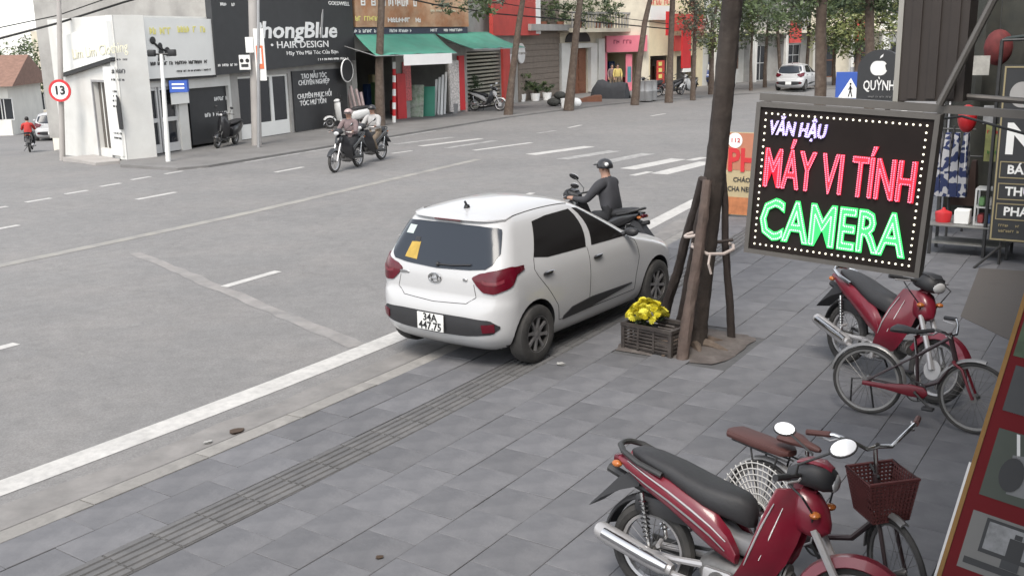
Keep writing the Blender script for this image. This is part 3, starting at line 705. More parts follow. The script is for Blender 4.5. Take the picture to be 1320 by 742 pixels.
b=G(548,150); o=tag(MB().cbox(-.42,-.02,0,.42,.02,1.25,.01).build('green_board',M_GREENB,None,b,-.15),'plain green board leaning beside the picture board','board'); o.rotation_euler=(R(-12),0,-.15)
for i,(px,py) in enumerate(((561,148),(565,148),(569,148),(573,147))):
    b=G(px,py); o=thing('metal_profile','upright pale metal profile leaning in the shop opening','metal profile',b,0,'metal profiles in the shop opening'); MB().box(-.05,-.02,0,.05,.02,1.5+.1*i).build('bar',M_ALU,o,smooth=False); o.rotation_euler=(R(-8),R(4),0)
# red and white striped post
b=G(508,158); t_=AT(508,80,b.y)-b; o=thing('striped_post','red and white striped post at the pavement edge by the awning','post',b); n=9
for i in range(n):
    MB().tube([t_*(i/n),t_*((i+1)/n)],.07,8).build('band',M_RED if i%2 else M_WTXT,o)
# ---- shutter shop with red fascia
F=Fac(G(602,144),G(668,132),'shutter_shop','shop with closed striped roller shutter under a plain red fascia')
hs_=F.rect(605,66,646,128); F.shell(.02,F.L,10,8,[(.15,0,hs_[2],hs_[3])],M_GREYW)
mb=MB(); n=15
for i in range(n):
    z=.05+(hs_[3]-.05)*i/n; dz=(hs_[3]-.05)/n; mb.prism([(.12,z+.02),(.05,z+dz*.3),(.05,z+dz*.65),(.12,z+dz*.8),(.16,z+dz*.8),(.16,z+.02)],.16,hs_[2]-.02,plane='yz')
mb.build('roller_shutter',mat('shutter_metal',(.36,.35,.29),.5,.15,3,metal=.3),F.o,smooth=False)
F.panel('red_fascia',(630,-25,690,46),M_REDW,off=.35,th=.2); F.panel('white_edge',(686,-25,692,44),M_WTXT,off=.36,th=.2)
F.panel('red_pilaster',(646,60,655,130),M_REDW,off=.02,th=.12); F.panel('pale_pilaster',(656,70,660,130),M_PELMET,off=.02,th=.1)

# ---- brown clad house with a white disc
F=Fac(G(668,132),G(722,123),'brown_clad_house','brown horizontally clad house wall with a round white sign')
F.shell(.02,F.L,10,8,[],M_BROWNW)
zb_=3.35
for i in range(11):
    z=.1+i*zb_/11; MB().box(.05,-.035,z,F.L-.05,-.002,z+zb_/11-.03).build('cladding_board',M_BROWNW,F.o,smooth=False)
x,z=F.at(672,69,.1); MB().lathe([(0,0),(.5,0),(.5,.06),(0,.06)],28,'y',(x,-.12,z)).build('round_disc_sign',M_PELMET,F.o)
F.marks(672,69,12,3,mat('grey_text',(.35,.33,.3),.6,.05),off=.13)
F.panel('balcony_slab',(668,32,735,40),M_GREYW,off=.02,th=.7)
# ---- house with wooden double door and balcony
F=Fac(G(722,123),G(776,118),'balcony_house','grey house with arched entrance, tall wooden door and balcony')
dd=F.rect(734,62,757,116); F.shell(.02,F.L,11,8,[(dd[0],0,dd[2],dd[3])],M_CREAM)
MB().box(dd[0]+.03,.08,.0,dd[2]-.03,.14,dd[3]-.02).build('door',M_WOOD,F.o,smooth=False)
dw=(dd[2]-dd[0])
for i in range(2):
    for j in range(4):
        a=dd[0]+.12+i*dw/2; MB().box(a,.05,.12+j*dd[3]/4,a+dw/2-.22,.079,.12+(j+1)*dd[3]/4-.16).build('door_panel',M_WOOD,F.o,smooth=False)
for rc_ in ((720,56,733,122),(758,56,766,118),(768,50,776,118)): F.panel('white_column',rc_,M_WHITE,off=.02,th=.22)
F.panel('lintel',(731,56,760,62),M_WHITE,off=.03,th=.26)
x0,z=F.at(730,56,.1); x1=F.at(762,56,.1)[0]; cx=(x0+x1)/2; rr=(x1-x0)/2
MB().prism([(cx+rr*math.cos(math.pi*i/16),z+.06+rr*.55*math.sin(math.pi*i/16)) for i in range(17)],-.06,-.004).build('arch_panel',M_DARK,F.o)
bl=F.at(735,42,1.0)[1]
MB().box(-.3,-1.1,bl,F.L+3.6,-.005,bl+.22).build('balcony_slab',M_CREAM,F.o,smooth=False)
rl=MB()
rl.box(-.3,-1.08,bl+1.0,F.L+3.6,-.98,bl+1.1); rl.build('balcony_rail',M_GREYW,F.o,smooth=False)
for i in range(26):
    x=-.25+i*(F.L+3.8)/25.5; MB().lathe([(.03,bl+.2),(.06,bl+.4),(.035,bl+.65),(.05,bl+.85),(.03,bl+1.02)],8,'z',(x,-1.03,0)).build('baluster',M_GREYW,F.o)
for k,(px,py) in enumerate(((700,10),(745,12),(770,8),(785,14),(722,16))):
    x,z=F.at(px,py,.9); o=thing('balcony_plant','potted bushy plant on the balcony above the wooden door','plant',F.a+F.dx*x+F.n*.9+Vector((0,0,bl+.22)),0,'balcony plants'); crown('foliage',[((0,0,.9),.9,.6,.75)],700,.16,[M_LEAF1,M_LEAF2],o,seed=40+k)
    MB().lathe([(0,0),(.16,0),(.22,.35),(.18,.35),(.16,.3),(0,.3)],12).build('pot',mat('clay_pot',(.25,.1,.06),.8,.1),o)
# ---- pink shop
F=Fac(G(776,118),G(836,116),'pink_shop','small shop with pink fascia and open front')
ho=F.rect(782,68,822,116); F.shell(.02,F.L,11,8,[(ho[0],0,ho[2],ho[3])],M_CREAM)
F.panel('pink_fascia',(780,46,832,67),M_PINK,off=.05,th=.3); F.marks(802,54,22,5,mat('wine_text',(.2,.02,.05),.5,.05),off=.36); 
for rc_,mm in (((776,68,782,118),M_PINK),((806,70,814,118),M_PINK),((772,86,776,110),M_BLUE),((808,86,813,106),mat('teal_panel',(.08,.3,.36),.5,.1))): F.panel('pillar_panel',rc_,mm,off=.03,th=.1)
goods(F.o,ho[0]+.2,ho[2]-.2,1,4,8,1.8,[(.3,.05,.06),(.45,.2,.22),(.15,.04,.05),(.5,.45,.4)])
# ---- cream house with red lettering, then row further along the bend
F=Fac(G(836,116),G(905,111),'cream_shop_house','cream shop house with red boards and a tall red vertical banner')
h3=F.rect(838,72,862,114); h4=F.rect(872,72,898,112)
F.shell(.02,F.L,12,8,[(h3[0],0,h3[2],h3[3]),(h4[0],0,h4[2],h4[3])],mat('warm_yellow_render',(.66,.58,.40),.8,.1,1.5))
F.panel('white_fascia',(836,8,862,26),M_SIGNW,off=.04,th=.15); F.marks(848,3,26,7,M_RED,off=.2)
F.panel('red_banner',(858,15,866,46),M_RED,off=.8,th=.1); F.panel('banner',(878,40,889,88),M_RED,off=1.2,th=.1); F.panel('white_foot',(879,88,889,93),M_WTXT,off=1.2,th=.09)
F.panel('red_board',(868,46,880,66),M_REDW,off=.1,th=.1); F.panel('red_shelf',(846,78,856,114),M_REDW,off=-.05,th=.04)
for i in range(4): F.panel('gold_tag',(849,80+i*8,853,85+i*8),M_YTXT,off=.0,th=.02)
F.panel('red_shop_sign',(868,18,905,40),M_REDW,off=.4,th=.1)
goods(F.o,.5,F.L-.5,1,4,12,1.8)
FB=[((905,111),(958,106),'weathered_white_house','white house half hidden behind street trees at the bend',M_WHITE,9),((958,106),(1042,101),'grey_balcony_house','pale grey house with porch columns at the road bend',M_GREYW,10),((1042,101),(1130,97),'tall_cream_house','tall cream house behind the crossing sign at the bend',M_CREAM,12),((1130,97),(1290,93),'distant_white_house','distant white house beyond the black round sign',M_WHITE,11)]
for i,(a,b_,nm,lb,mm,HH) in enumerate(FB):
    F=Fac(G(*a),G(*b_),nm,lb); L=F.L; hl=[]
    nw=max(2,int(L/3)); 
    for k in range(nw):
        x=(k+.5)*L/nw; hl.append((x-.7,0 if k%2==0 else .9,x+.7,2.4)); hl.append((x-.6,4.3,x+.6,6.0)); hl.append((x-.6,7.6,x+.6,9.2)) if HH>9.5 else None
    F.shell(.02,L,HH,8,hl,mm)
    for h in hl: window_unit(F.o,h[0],h[1]+.02,h[2],h[3],.08,name='window' if h[1]>.5 else 'door',fm=M_WOOD if random.random()<.4 else M_ALU,nx=2,nz=2)
    MB().box(-.1,-.9,3.15,L-.1,-.005,3.35).build('ledge',M_CREAM,F.o,smooth=False)
    for k in range(nw+1): MB().cbox(.1+k*(L-.5)/nw,-.85,0,.35+k*(L-.5)/nw,-.6,3.15,.02,1).build('porch_column',M_WHITE,F.o)
    if i in (1,2): MB().box(L*.5,-1.0,2.5,L*.5+1.2,-.93,4.0).build('red_board',M_REDW,F.o,smooth=False)
# ---- houses down the side street
M_PALEH=mat('pale_house',(.66,.65,.60),.85,.1,1)  # pale wall colour of the side street houses
def gp(px,py,depth):
    v=AT(px,py,depth); return v
def low_house(px0,px1,pyb,depth,H,label,mm,name='side_street_house',roof=None,wins=2):
    a=AT(px0,pyb,depth); b_=AT(px1,pyb,depth+.5); z=gz(a.x,a.y)
    F=Fac(a,b_,name,label,z=0); L=F.L; hl=[]
    for k in range(wins):
        x=(k+.5)*L/wins; hl.append((x-.5,z+.9,x+.5,z+2.2))
    F.shell(0,L,z+H,7,hl,mm,zl=z-.4)
    for h in hl: window_unit(F.o,*h,.08)
    if roof: MB().prism([(-.7,z+H+.002),(7.6,z+H+.002),(3.4,z+H+1.8)],-.5,L+.5,plane='yz').build('roof',M_TILE_R,F.o,smooth=False)
    return F
low_house(-60,14,151,62,2.9,'low white house with red tiled roof across the side street',M_PALEH,roof=True,wins=5)
low_house(36,64,140,84,3.0,'grey low gate house at the end of the side street',M_GREYW,wins=3)
low_house(-80,60,128,105,7.5,'pale two storey house far down the side street',M_PALEH,name='far_pale_house',wins=7)
low_house(52,92,142,76,6.5,'pale yellow house with balconies deep in the side street',M_CREAM,wins=3)
# ---- trees
b=G(34,150); 
def side_tree(px,py,depth,h,parts,n,ls,ms,label,seed):
    v=AT(px,py,depth); v.z=gz(v.x,v.y); o=thing('side_street_tree',label,'tree',v); MB().tube([(0,0,-.2),(.1,0,h*.5),(.2,0,h)],[.2,.15,.07],8).build('trunk',M_BARK,o); crown('crown',parts,n,ls,ms,o,seed=seed)
side_tree(33,140,72,3.4,[((0,0,4.3),2.0,1.8,1.7),((.6,0,3.2),1.6,1.5,1.2)],2600,.24,[M_LEAF1,M_LEAF2],'round dark green tree down the side street',11)
street_tree(490,162,[(489,80),(492,0)],.17,'slim grey green tree trunk before the hardware shop',[((.4,0,7.5),2,2,1.6)],2500,.2,[M_LEAF1,M_LEAF2],12)
street_tree(655,148,[(660,100),(669,30),(674,0)],.17,'leaning street tree with dark trunk before the shutter shop',[((-1.6,-.4,4.6),1.5,1.3,.75),((.8,0,7.4),2.4,2,1.5)],3600,.2,[M_LEAF2,M_LEAF4],13)
street_tree(733,141,[(738,90),(744,30),(748,0)],.2,'dark leaning street tree before the wooden door house',[((.0,0,7.2),2.4,2,1.5)],2500,.2,[M_LEAF1,M_LEAF2],14)
street_tree(818,134,[(823,90),(831,30),(838,0)],.17,'thin leaning street tree beside the covered motorbike',[((.6,0,7.0),2.2,2,1.4)],2000,.2,[M_LEAF1,M_LEAF2],15)
street_tree(862,131,[(864,80),(867,0)],.17,'pale barked street tree before the cream shop house',[((1.2,0,7.0),2,2,1.5)],1800,.2,[M_LEAF5,M_LEAF2],16)
street_tree(893,128,[(894,90),(896,40)],.12,'reddish leaved small tree beside the red banners',[((.2,0,3.9),1.0,1,1.3),((-.2,0,5.6),1.1,1.1,1.0)],2600,.16,[M_LEAF5,M_LEAF4],17)
street_tree(917,122,[(917,90),(918,50)],.15,'leafy green tree at the road bend beside the big trunk',[((-.4,0,4.2),1.5,1.4,2.0),((.5,0,6.3),1.9,1.6,1.4),((.3,0,2.6),1.0,1.0,.9)],4200,.18,[M_LEAF3,M_LEAF2,M_LEAF1],18)
street_tree(968,117,[(968,80),(969,60)],.09,'small grey green tree with a thin straight trunk at the bend',[((-.1,0,4.2),1.9,1.5,1.3)],2600,.2,[M_LEAF4,M_LEAF2],19)
street_tree(1008,113,[(1005,80),(1003,50)],.12,'bushy green tree in front of the pale grey house',[((.2,0,5.0),2.6,2,1.6),((1.8,0,6.4),2.4,2,1.6)],4800,.2,[M_LEAF2,M_LEAF1,M_LEAF4],20)
street_tree(1100,111,[(1105,80),(1110,40)],.14,'yellow green leafy tree behind the crossing sign',[((-.8,0,3.8),2.6,2,1.8),((2.6,0,4.4),2.6,2,1.9),((.5,0,2.4),2.0,1.4,1.2),((5.0,0,3.6),2.0,1.6,1.6)],9500,.22,[M_LEAF3,M_LEAF3,M_LEAF2],21)
for i,(px,py,lb,pt,ms) in enumerate(((943,117,'dense green tree crowded behind the big leaning trunk',[((0,0,3.6),1.6,1.4,1.5),((.4,0,5.6),2.0,1.6,1.4)],[M_LEAF3,M_LEAF4]),(986,113,'broad dark green tree shading the pale house at the bend',[((0,0,4.0),2.2,1.6,1.5),((.6,0,6.2),2.6,2,1.6)],[M_LEAF4,M_LEAF2]),(1040,111,'full green tree between the pale house and the tall cream house',[((0,0,4.2),2.4,1.8,1.6),((-.5,0,6.4),2.6,2,1.5)],[M_LEAF3,M_LEAF4,M_LEAF2]),(1075,110,'light green tree beside the tall cream house',[((0,0,3.4),1.8,1.6,1.3),((.5,0,5.2),2.2,1.8,1.4)],[M_LEAF3,M_LEAF2]))):
    street_tree(px,py,[(px,py-25),(px+2,py-55)],.11,lb,pt,3000,.2,ms,60+i)
# nearer trees on our side of the road
def near_tree(px,py0,depth,r,label,parts,n,ls,ms,seed,tops):
    b=AT(px,py0,depth); b.z=0; o=thing('pavement_tree',label,'tree',b); ps=[(0,0,-.05)]+[(AT(q[0],q[1],depth)-b)[:] for q in tops]
    k=len(ps); MB().tube(ps,[r*(1.2-.1*i) for i in range(k)],10).build('trunk',M_BARK,o); crown('crown',parts,n,ls,ms,o,seed=seed)
near_tree(1058,130,25,.125,'straight dark tree trunk rising behind the lit LED sign',[((-.9,0,3.95),1.0,1.0,.55),((.2,0,4.3),1.2,1.2,.5),((1.0,0,5.0),1.3,1.2,.9)],4200,.13,[M_LEAF1,M_LEAF2],31,[(1058,110),(1058,40),(1062,-60),(1066,-140)])
near_tree(1122,130,33,.14,'second dark trunk between the round black sign and the LED sign',[((.5,0,4.4),1.2,1.2,.8),((-.9,0,4.2),.9,1.0,.6)],3400,.15,[M_LEAF1,M_LEAF2],32,[(1122,100),(1121,40),(1120,-70)])
# ================================================================ WHITE HATCHBACK
M_CARW=mat('white_car_paint',(.45,.45,.452),.28,.02,3,spec=.45,coat=.5)
M_CARG=mat('tinted_car_glass',(.012,.011,.011),.12,0,1,spec=.22)
M_REARG=mat('rear_window_glass',(.028,.034,.044),.16,0,1,spec=.28)
M_BLKPL=mat('black_plastic',(.022,.022,.024),.55,.1,8)
M_TAIL=mat('tail_lamp_red',(.085,.003,.010),.2,.2,14,spec=.4,coat=.15)
M_TAILC=mat('tail_lamp_clear',(.14,.02,.03),.2,.2,12,spec=.6)
M_RUB=mat('tyre_rubber',(.030,.029,.028),.85,.15,12,bump=.2,bscale=60,dirt=(.075,.07,.065),dscale=5,damt=.6)
M_RIM=mat('alloy_rim',(.20,.195,.195),.4,.1,8,metal=.5)
M_RIMD=mat('dark_alloy',(.05,.05,.052),.5,.1,8,metal=.3)
M_CHROME=mat('chrome',(.6,.6,.6),.18,.03,5,metal=1)
M_SEAM=mat('panel_gap',(.03,.03,.03),.8,0,1)
CARLOC=Vector((-.417,10.04,0)); CARYAW=R(53.6)
XR=pch([.17,.24,.34,.46,.58,.66,.70,.76,.88,.98,1.10,1.25,1.37,1.41,1.44,1.47,1.495,1.512],[-.40,-.52,-.595,-.612,-.600,-.572,-.548,-.545,-.535,-.505,-.445,-.365,-.295,-.255,-.16,.02,.25,.55])
XF=pch([.17,.24,.36,.50,.62,.70,.76,.82,.88,.94,.98,1.10,1.25,1.38,1.43,1.47,1.495,1.512],[2.95,3.08,3.15,3.165,3.13,3.06,2.93,2.72,2.46,2.22,2.10,1.86,1.55,1.26,1.12,.97,.82,.65])
WW=pch([.17,.24,.34,.50,.70,.85,.93,.98,1.10,1.25,1.37,1.41,1.44,1.47,1.495,1.512],[.70,.765,.800,.822,.830,.820,.802,.785,.735,.668,.605,.570,.520,.43,.30,.10])
RRC=pch([.17,.5,.7,.98,1.2,1.37,1.45,1.512],[.26,.30,.24,.20,.19,.20,.22,.05])
FRC=pch([.17,.5,.8,.98,1.3,1.45,1.512],[.4,.45,.45,.35,.28,.22,.05])
def car_pt(a,z,off=0.0):
    def raw(a,z):
        sg=1 if a>=0 else -1; a=abs(a); w_=WW(z); xr=XR(z); xf=XF(z); L=xf-xr
        rc=min(RRC(z),w_*.8,L*.4); fr=min(FRC(z),w_*.8,L*.4)
        if a<=1: x,y=xr,a*(w_-rc)
        elif a<=2:
            t=(a-1)*math.pi/2; x=xr+rc*(1-math.sin(math.pi/2-t)**.9*1.0) if False else xr+rc*(1-math.cos(t)); y=w_-rc+rc*math.sin(t)
        elif a<=3: x=xr+rc+(a-2)*(L-rc-fr); y=w_
        elif a<=4:
            t=(a-3)*math.pi/2; x=xf-fr+fr*math.sin(t); y=w_-fr+fr*math.cos(t)
        else: x=xf; y=(5-a)*(w_-fr)
        xm=(xr+xf)/2; tf=max(0,(x-xm)/(xf-xm+1e-6)); tr=max(0,(xm-x)/(xm-xr+1e-6))
        q=(y/max(w_,.01))**2
        x+=tr**3*.055*q-tf**3*.13*q
        y*=1-.035*tf**2-.028*tr**2
        return Vector((x,sg*y,z))
    p=raw(a,z)
    if off:
        sg=1 if a>=0 else -1
        e=.01; da=raw(a+e,z)-raw(a-e,z) if abs(a)>.02 else raw(a+.02,z)-raw(a,z); dz=raw(a,min(z+.004,1.511))-raw(a,z-.004)
        n=da.cross(dz)
        if n.length<1e-9: n=Vector((0,0,1))
        n.normalize()
        if n.dot(p-Vector((1.25,0,.75)))<0: n=-n
        p=p+n*off
    return p
def a_side(x,z):
    w_=WW(z); xr=XR(z); xf=XF(z); L=xf-xr; rc=min(RRC(z),w_*.8,L*.4); fr=min(FRC(z),w_*.8,L*.4)
    return 2+(x-xr-rc)/(L-rc-fr)
def a_rear(y,z):
    w_=WW(z); rc=min(RRC(z),w_*.8); k=w_-rc; ay=abs(y)
    a=ay/k if ay<=k else 1+math.asin(min(1,(ay-k)/rc))/(math.pi/2)
    return math.copysign(max(a,1e-4),y if y!=0 else 1)
def car_patch(name,f0,f1,m,parent,nu=12,nv=6,off=.003,skirt=.012):
    """f0(t),f1(t): (a,z) along lower and upper edge"""
    vs=[];fs=[]
    for i in range(nu+1):
        p0=f0(i/nu); p1=f1(i/nu)
        for j in range(nv+1):
            t=j/nv; vs.append(car_pt(p0[0]+(p1[0]-p0[0])*t,p0[1]+(p1[1]-p0[1])*t,off))
    for i in range(nu):
        for j in range(nv): a=i*(nv+1)+j; fs.append((a,a+1,a+nv+2,a+nv+1))
    bd=[i*(nv+1) for i in range(nu+1)]+[nu*(nv+1)+j for j in range(1,nv+1)]+[i*(nv+1)+nv for i in range(nu-1,-1,-1)]+[j for j in range(nv-1,0,-1)]
    n0=len(vs); c=Vector((1.25,0,.75))
    for b in bd: vs.append(vs[b]+(c-vs[b]).normalized()*skirt)
    k=len(bd)
    for i in range(k): fs.append((bd[i],bd[(i+1)%k],n0+(i+1)%k,n0+i))
    return MB().add(vs,fs).build(name,m,parent,ang=50)
def poly(pts):
    def f(t):
        n=len(pts)-1; i=min(int(t*n),n-1); u=t*n-i
        return (pts[i][0]+(pts[i+1][0]-pts[i][0])*u,pts[i][1]+(pts[i+1][1]-pts[i][1])*u)
    return f
def side_poly(pts,sg):
    g=poly(pts)
    def f(t):
        x,z=g(t); return (sg*a_side(x,z),z)
    return f
def rear_poly(pts):
    g=poly(pts)
    def f(t):
        y,z=g(t); return (a_rear(y,z),z)
    return f
def build_car():
    o=thing('hatchback_car','white five-door hatchback parked half on the kerb, seen from behind','car',CARLOC,CARYAW)
    mb=MB(); zs=[.17,.19,.215,.25,.29,.34,.4,.46,.52,.58,.63,.67,.70,.74,.8,.86,.91,.95,.98,1.02,1.08,1.14,1.2,1.26,1.32,1.37,1.395,1.415,1.43,1.445,1.46,1.473,1.485,1.496,1.505,1.512]
    an=[i/9 for i in range(9)]+[1+i/8 for i in range(8)]+[2+i/34 for i in range(34)]+[3+i/8 for i in range(8)]+[4+i/9 for i in range(10)]
    rings=[]
    for z in zs:
        r=[car_pt(max(a,1e-5),z) for a in an]; l=[Vector((p.x,-p.y,p.z)) for p in reversed(r[1:-1])]; r[0].y=0; r[-1].y=0
        rings.append(r+l)
    mb.loft(rings); body=mb.build('body',M_CARW,o,ang=42)
    # wheel arches cut out of the body
    cut=MB()
    for x in (0,2.425):
        for sg in (-1,1):
            cut.lathe([(0,.50*sg),(.335,.50*sg),(.335,1.0*sg),(0,1.0*sg)],32,'y',(x,0,.30))
    co=cut.build('cutter',M_BLKPL,None); co.location=(0,0,0); body.parent=None
    md=body.modifiers.new('b','BOOLEAN'); md.operation='DIFFERENCE'; md.object=co; md.solver='EXACT'
    dg=bpy.context.evaluated_depsgraph_get(); me=bpy.data.meshes.new_from_object(body.evaluated_get(dg)); body.modifiers.clear(); body.data=me; me.name='body'
    me.materials.clear(); me.materials.append(M_CARW); me.materials.append(M_BLKPL)
    for p in me.polygons:
        p.use_smooth=True; c=p.center
        near=min(((c.x-x)**2+(c.z-.30)**2)**.5 for x in (0,2.425))
        if (near<.345 and abs(c.y)<.80 and abs(p.normal.y)<.6) or (near<.33) or c.z<.175: p.material_index=1
        else: p.material_index=0
    me.set_sharp_from_angle(angle=R(38)); bpy.data.objects.remove(co); body.parent=o
    # glass
    for sg in (-1,1):
        car_patch('rear_door_window',side_poly([(.02,1.035),(.25,1.0),(.93,.985)],sg),side_poly([(.20,1.345),(.45,1.368),(.90,1.372)],sg),M_CARG,o,14,6)
        car_patch('front_door_window',side_poly([(1.04,.985),(1.4,.975),(1.99,.968)],sg),side_poly([(.985,1.372),(1.18,1.36),(1.37,1.26)],sg),M_CARG,o,14,6)
        # belt mouldings, shut lines, handles, lower moulding
        def line(pts,wd=.006,nm='shut_line',m=M_SEAM):
            n=24; g=poly(pts); c=[]
            for i in range(n+1):
                x,z=g(i/n); c.append(car_pt(sg*a_side(x,z),z,.0))
            MB().tube(c,wd,5).build(nm,m,o)
        line([(.95,.985),(.955,.7),(.95,.34)],.0035); line([(.02,1.03),(-.02,.93),(.02,.86),(.22,.66),(.36,.5),(.40,.34)],.0035); line([(1.95,.96),(1.99,.7),(1.93,.5),(1.93,.34)],.0035); line([(.40,.335),(1.93,.335)],.0035)
        line([(-.06,1.43),(.3,1.452),(.8,1.452),(1.1,1.42),(1.35,1.31)],.006,'roof_drip_rail') if False else None
        c=[]
        for i in range(25):
            t=i/24; z=1.418+.018*math.sin(math.pi*t); x=-.14+1.20*t; c.append(car_pt(sg*a_side(x,z),z,.0))
        MB().tube(c,.006,5).build('roof_channel',M_SEAM,o)
        for x in (.18,1.10):
            p=car_pt(sg*a_side(x,.86),.86,.012); hb=MB(); hb.ball(p[:],(.085,.018,.020),12,8); hb.build('door_handle',M_BLKPL if True else M_CHROME,o)
            p2=car_pt(sg*a_side(x+.02,.872),.872,.024); MB().ball(p2[:],(.075,.012,.009),10,6).build('handle_trim',M_CHROME,o)
        car_patch('side_moulding',side_poly([(.46,.325),(.9,.335),(1.84,.425)],sg),side_poly([(.47,.36),(.62,.425),(1.0,.455),(1.84,.435)],sg),M_BLKPL,o,18,4,.008)
        # tail lamp wrapping round the corner
        def tl0(t): 
            q=poly([(.50,.80),(.56,.735),(.66,.73),(.735,.745)])(t) if False else None
        lo=[(.45,.895),(.51,.83),(.58,.775),(.69,.765),(.775,.80)]; hi=[(.46,.91),(.53,.945),(.61,.965),(.70,.985),(.80,1.0)]
        g0=poly([(a_rear(y,z),z) for y,z in lo[:-1]]+[(1.75,.83),(a_side(-.19,.955),.955)]); g1=poly([(a_rear(y,z),z) for y,z in hi[:-1]]+[(1.75,1.005),(a_side(-.18,.995),.995)])
        f0=lambda t:(sg*g0(t)[0],g0(t)[1]); f1=lambda t:(sg*g1(t)[0],g1(t)[1])
        tl=car_patch('tail_light',f0,f1,M_TAIL,o,22,6,.012)
        h0=lambda t:(f0(.3+.4*t)[0]*.55+f1(.3+.4*t)[0]*.45,f0(.3+.4*t)[1]*.62+f1(.3+.4*t)[1]*.38); h1=lambda t:(h0(t)[0],h0(t)[1]+.028)
        car_patch('lens_band',h0,h1,M_TAILC,tl,8,2,.015)
        # red reflector in the bumper
        car_patch('reflector',rear_poly([(sg*.60,.40),(sg*.70,.41)]),rear_poly([(sg*.59,.475),(sg*.70,.485)]),M_TAIL,o,6,4,.016)
        # mirror
        p=car_pt(sg*a_side(1.86,.99),.99,.0); mm=MB(); mm.ball((p.x+.02,p.y+sg*.10,p.z+.03),(.05,.085,.05),14,10); mm.build('wing_mirror',M_BLKPL if sg<0 else M_CARW,o)
        MB().tube([p[:],(p.x+.02,p.y+sg*.06,p.z+.03)],.025,8).build('mirror_foot',M_BLKPL,o)
    car_patch('rear_window',rear_poly([(-.665,1.12),(-.64,1.03),(-.58,.985),(-.4,.965),(0,.95),(.4,.965),(.58,.985),(.64,1.03),(.665,1.12)]),rear_poly([(-.60,1.30),(-.585,1.325),(-.55,1.338),(-.38,1.35),(0,1.355),(.38,1.35),(.55,1.338),(.585,1.325),(.60,1.30)]),M_REARG,o,56,8,.007)
    car_patch('windscreen',lambda t:(5-.9*t if False else 4.15+.85*t,1.0),lambda t:(4.15+.85*t,1.36),M_CARG,o,12,6) 
    car_patch('windscreen',lambda t:(-(4.15+.85*t),1.0),lambda t:(-(4.15+.85*t),1.36),M_CARG,o,12,6)
    # tailgate gap
    def rline(pts,wd=.0035,nm='tailgate_gap',m=M_SEAM,off=0.0):
        g=poly(pts); c=[]
        for i in range(31):
            y,z=g(i/30); c.append(car_pt(a_rear(y,z),z,off))
        MB().tube(c,wd,5).build(nm,m,o)
    rline([(-.47,.84),(-.50,.72),(-.40,.655),(0,.635),(.40,.655),(.50,.72),(.47,.84)])
    # spoiler lip at the roof edge with a brake lamp
    sp=[]
    for i in range(25):
        y=-.57+1.14*i/24; p=car_pt(a_rear(y,1.392),1.392,0); sp.append(p)
    sm=MB(); rings=[]
    for p in sp:
        k=1-(abs(p.y)/.62)**4
        rings.append([(p.x+.10,p.y,1.435),(p.x-.045*k,p.y,1.412),(p.x-.05*k,p.y,1.398),(p.x+.03,p.y,1.372)])
    sm.loft(rings).build('roof_spoiler',M_CARW,o,ang=60)
    MB().cbox(sp[12].x-.056,-.16,1.386,sp[12].x-.02,.16,1.400,.004).build('high_brake_lamp',mat('brake_lamp_dark',(.08,.01,.015),.2,.05),o)
    # bumper insert, plate, emblem
    car_patch('bumper_insert',rear_poly([(-.74,.44),(-.68,.385),(-.4,.345),(0,.335),(.4,.345),(.68,.385),(.74,.44)]),rear_poly([(-.74,.46),(-.66,.52),(-.4,.53),(0,.53),(.4,.53),(.66,.52),(.74,.46)]),M_BLKPL,o,28,5,.006)
    px=car_pt(1e-4,.44,.0).x-.024
    pl=MB().cbox(px-.006,-.165,.355,px+.006,.165,.525,.004,1).build('number_plate',mat('plate_white',(.66,.66,.64),.5,.04),o)
    text('plate_lettering','34A',.105,M_BLACK,pl,(px-.008,-.0,.482),(R(90),0,R(-90)),.002,offset=.002); text('plate_lettering','447.75',.105,M_BLACK,pl,(px-.008,0,.398),(R(90),0,R(-90)),.002,offset=.002)
    p=car_pt(1e-4,.86,.004); em=MB(); em.tube([(p.x-.008+.0*math.sin(i),.075*math.cos(2*math.pi*i/24),p.z+.042*math.sin(2*math.pi*i/24)) for i in range(24)],.008,6,closed=True)
    em.tube([(p.x-.01,.045,p.z+.03),(p.x-.012,.03,p.z-.03)],.007,6); em.tube([(p.x-.01,-.03,p.z+.03),(p.x-.012,-.045,p.z-.03)],.007,6); em.tube([(p.x-.012,.036,p.z-.004),(p.x-.012,-.036,p.z+.004)],.006,6)
    em.build('emblem',M_CHROME,o)
    for y,wd in ((.40,.12),(-.36,.05)):
        q=car_pt(a_rear(y,.875),.875,.004); MB().cbox(q.x-.008,y-wd/2,q.z-.012,q.x+.004,y+wd/2,q.z+.012,.003,1).build('badge',M_CHROME,o)
    MB().tube([car_pt(a_rear(-.02,.985),.985,.016)[:],car_pt(a_rear(-.2,.99),.99,.022)[:],car_pt(a_rear(-.42,1.01),1.01,.02)[:]],.008,6).ball(car_pt(a_rear(-.02,.985),.985,.014)[:],.022,8,6).build('rear_wiper',M_BLKPL,o)
    st=rear_poly([(.42,1.22),(.52,1.22)]); st2=rear_poly([(.40,1.30),(.50,1.30)])
    car_patch('window_sticker',st,st2,mat('pale_sticker',(.42,.48,.46),.5,.05),o,3,3,.010)
    M_PLUSH=mat('golden_plush',(.40,.27,.06),.9,.2,15)
    car_patch('window_print',rear_poly([(.27,1.0),(.44,1.01)]),rear_poly([(.28,1.16),(.40,1.15)]),M_PLUSH,o,4,4,.010); car_patch('window_print',rear_poly([(.29,1.155),(.37,1.155)]),rear_poly([(.30,1.20),(.36,1.20)]),M_BLKPL,o,3,3,.011)
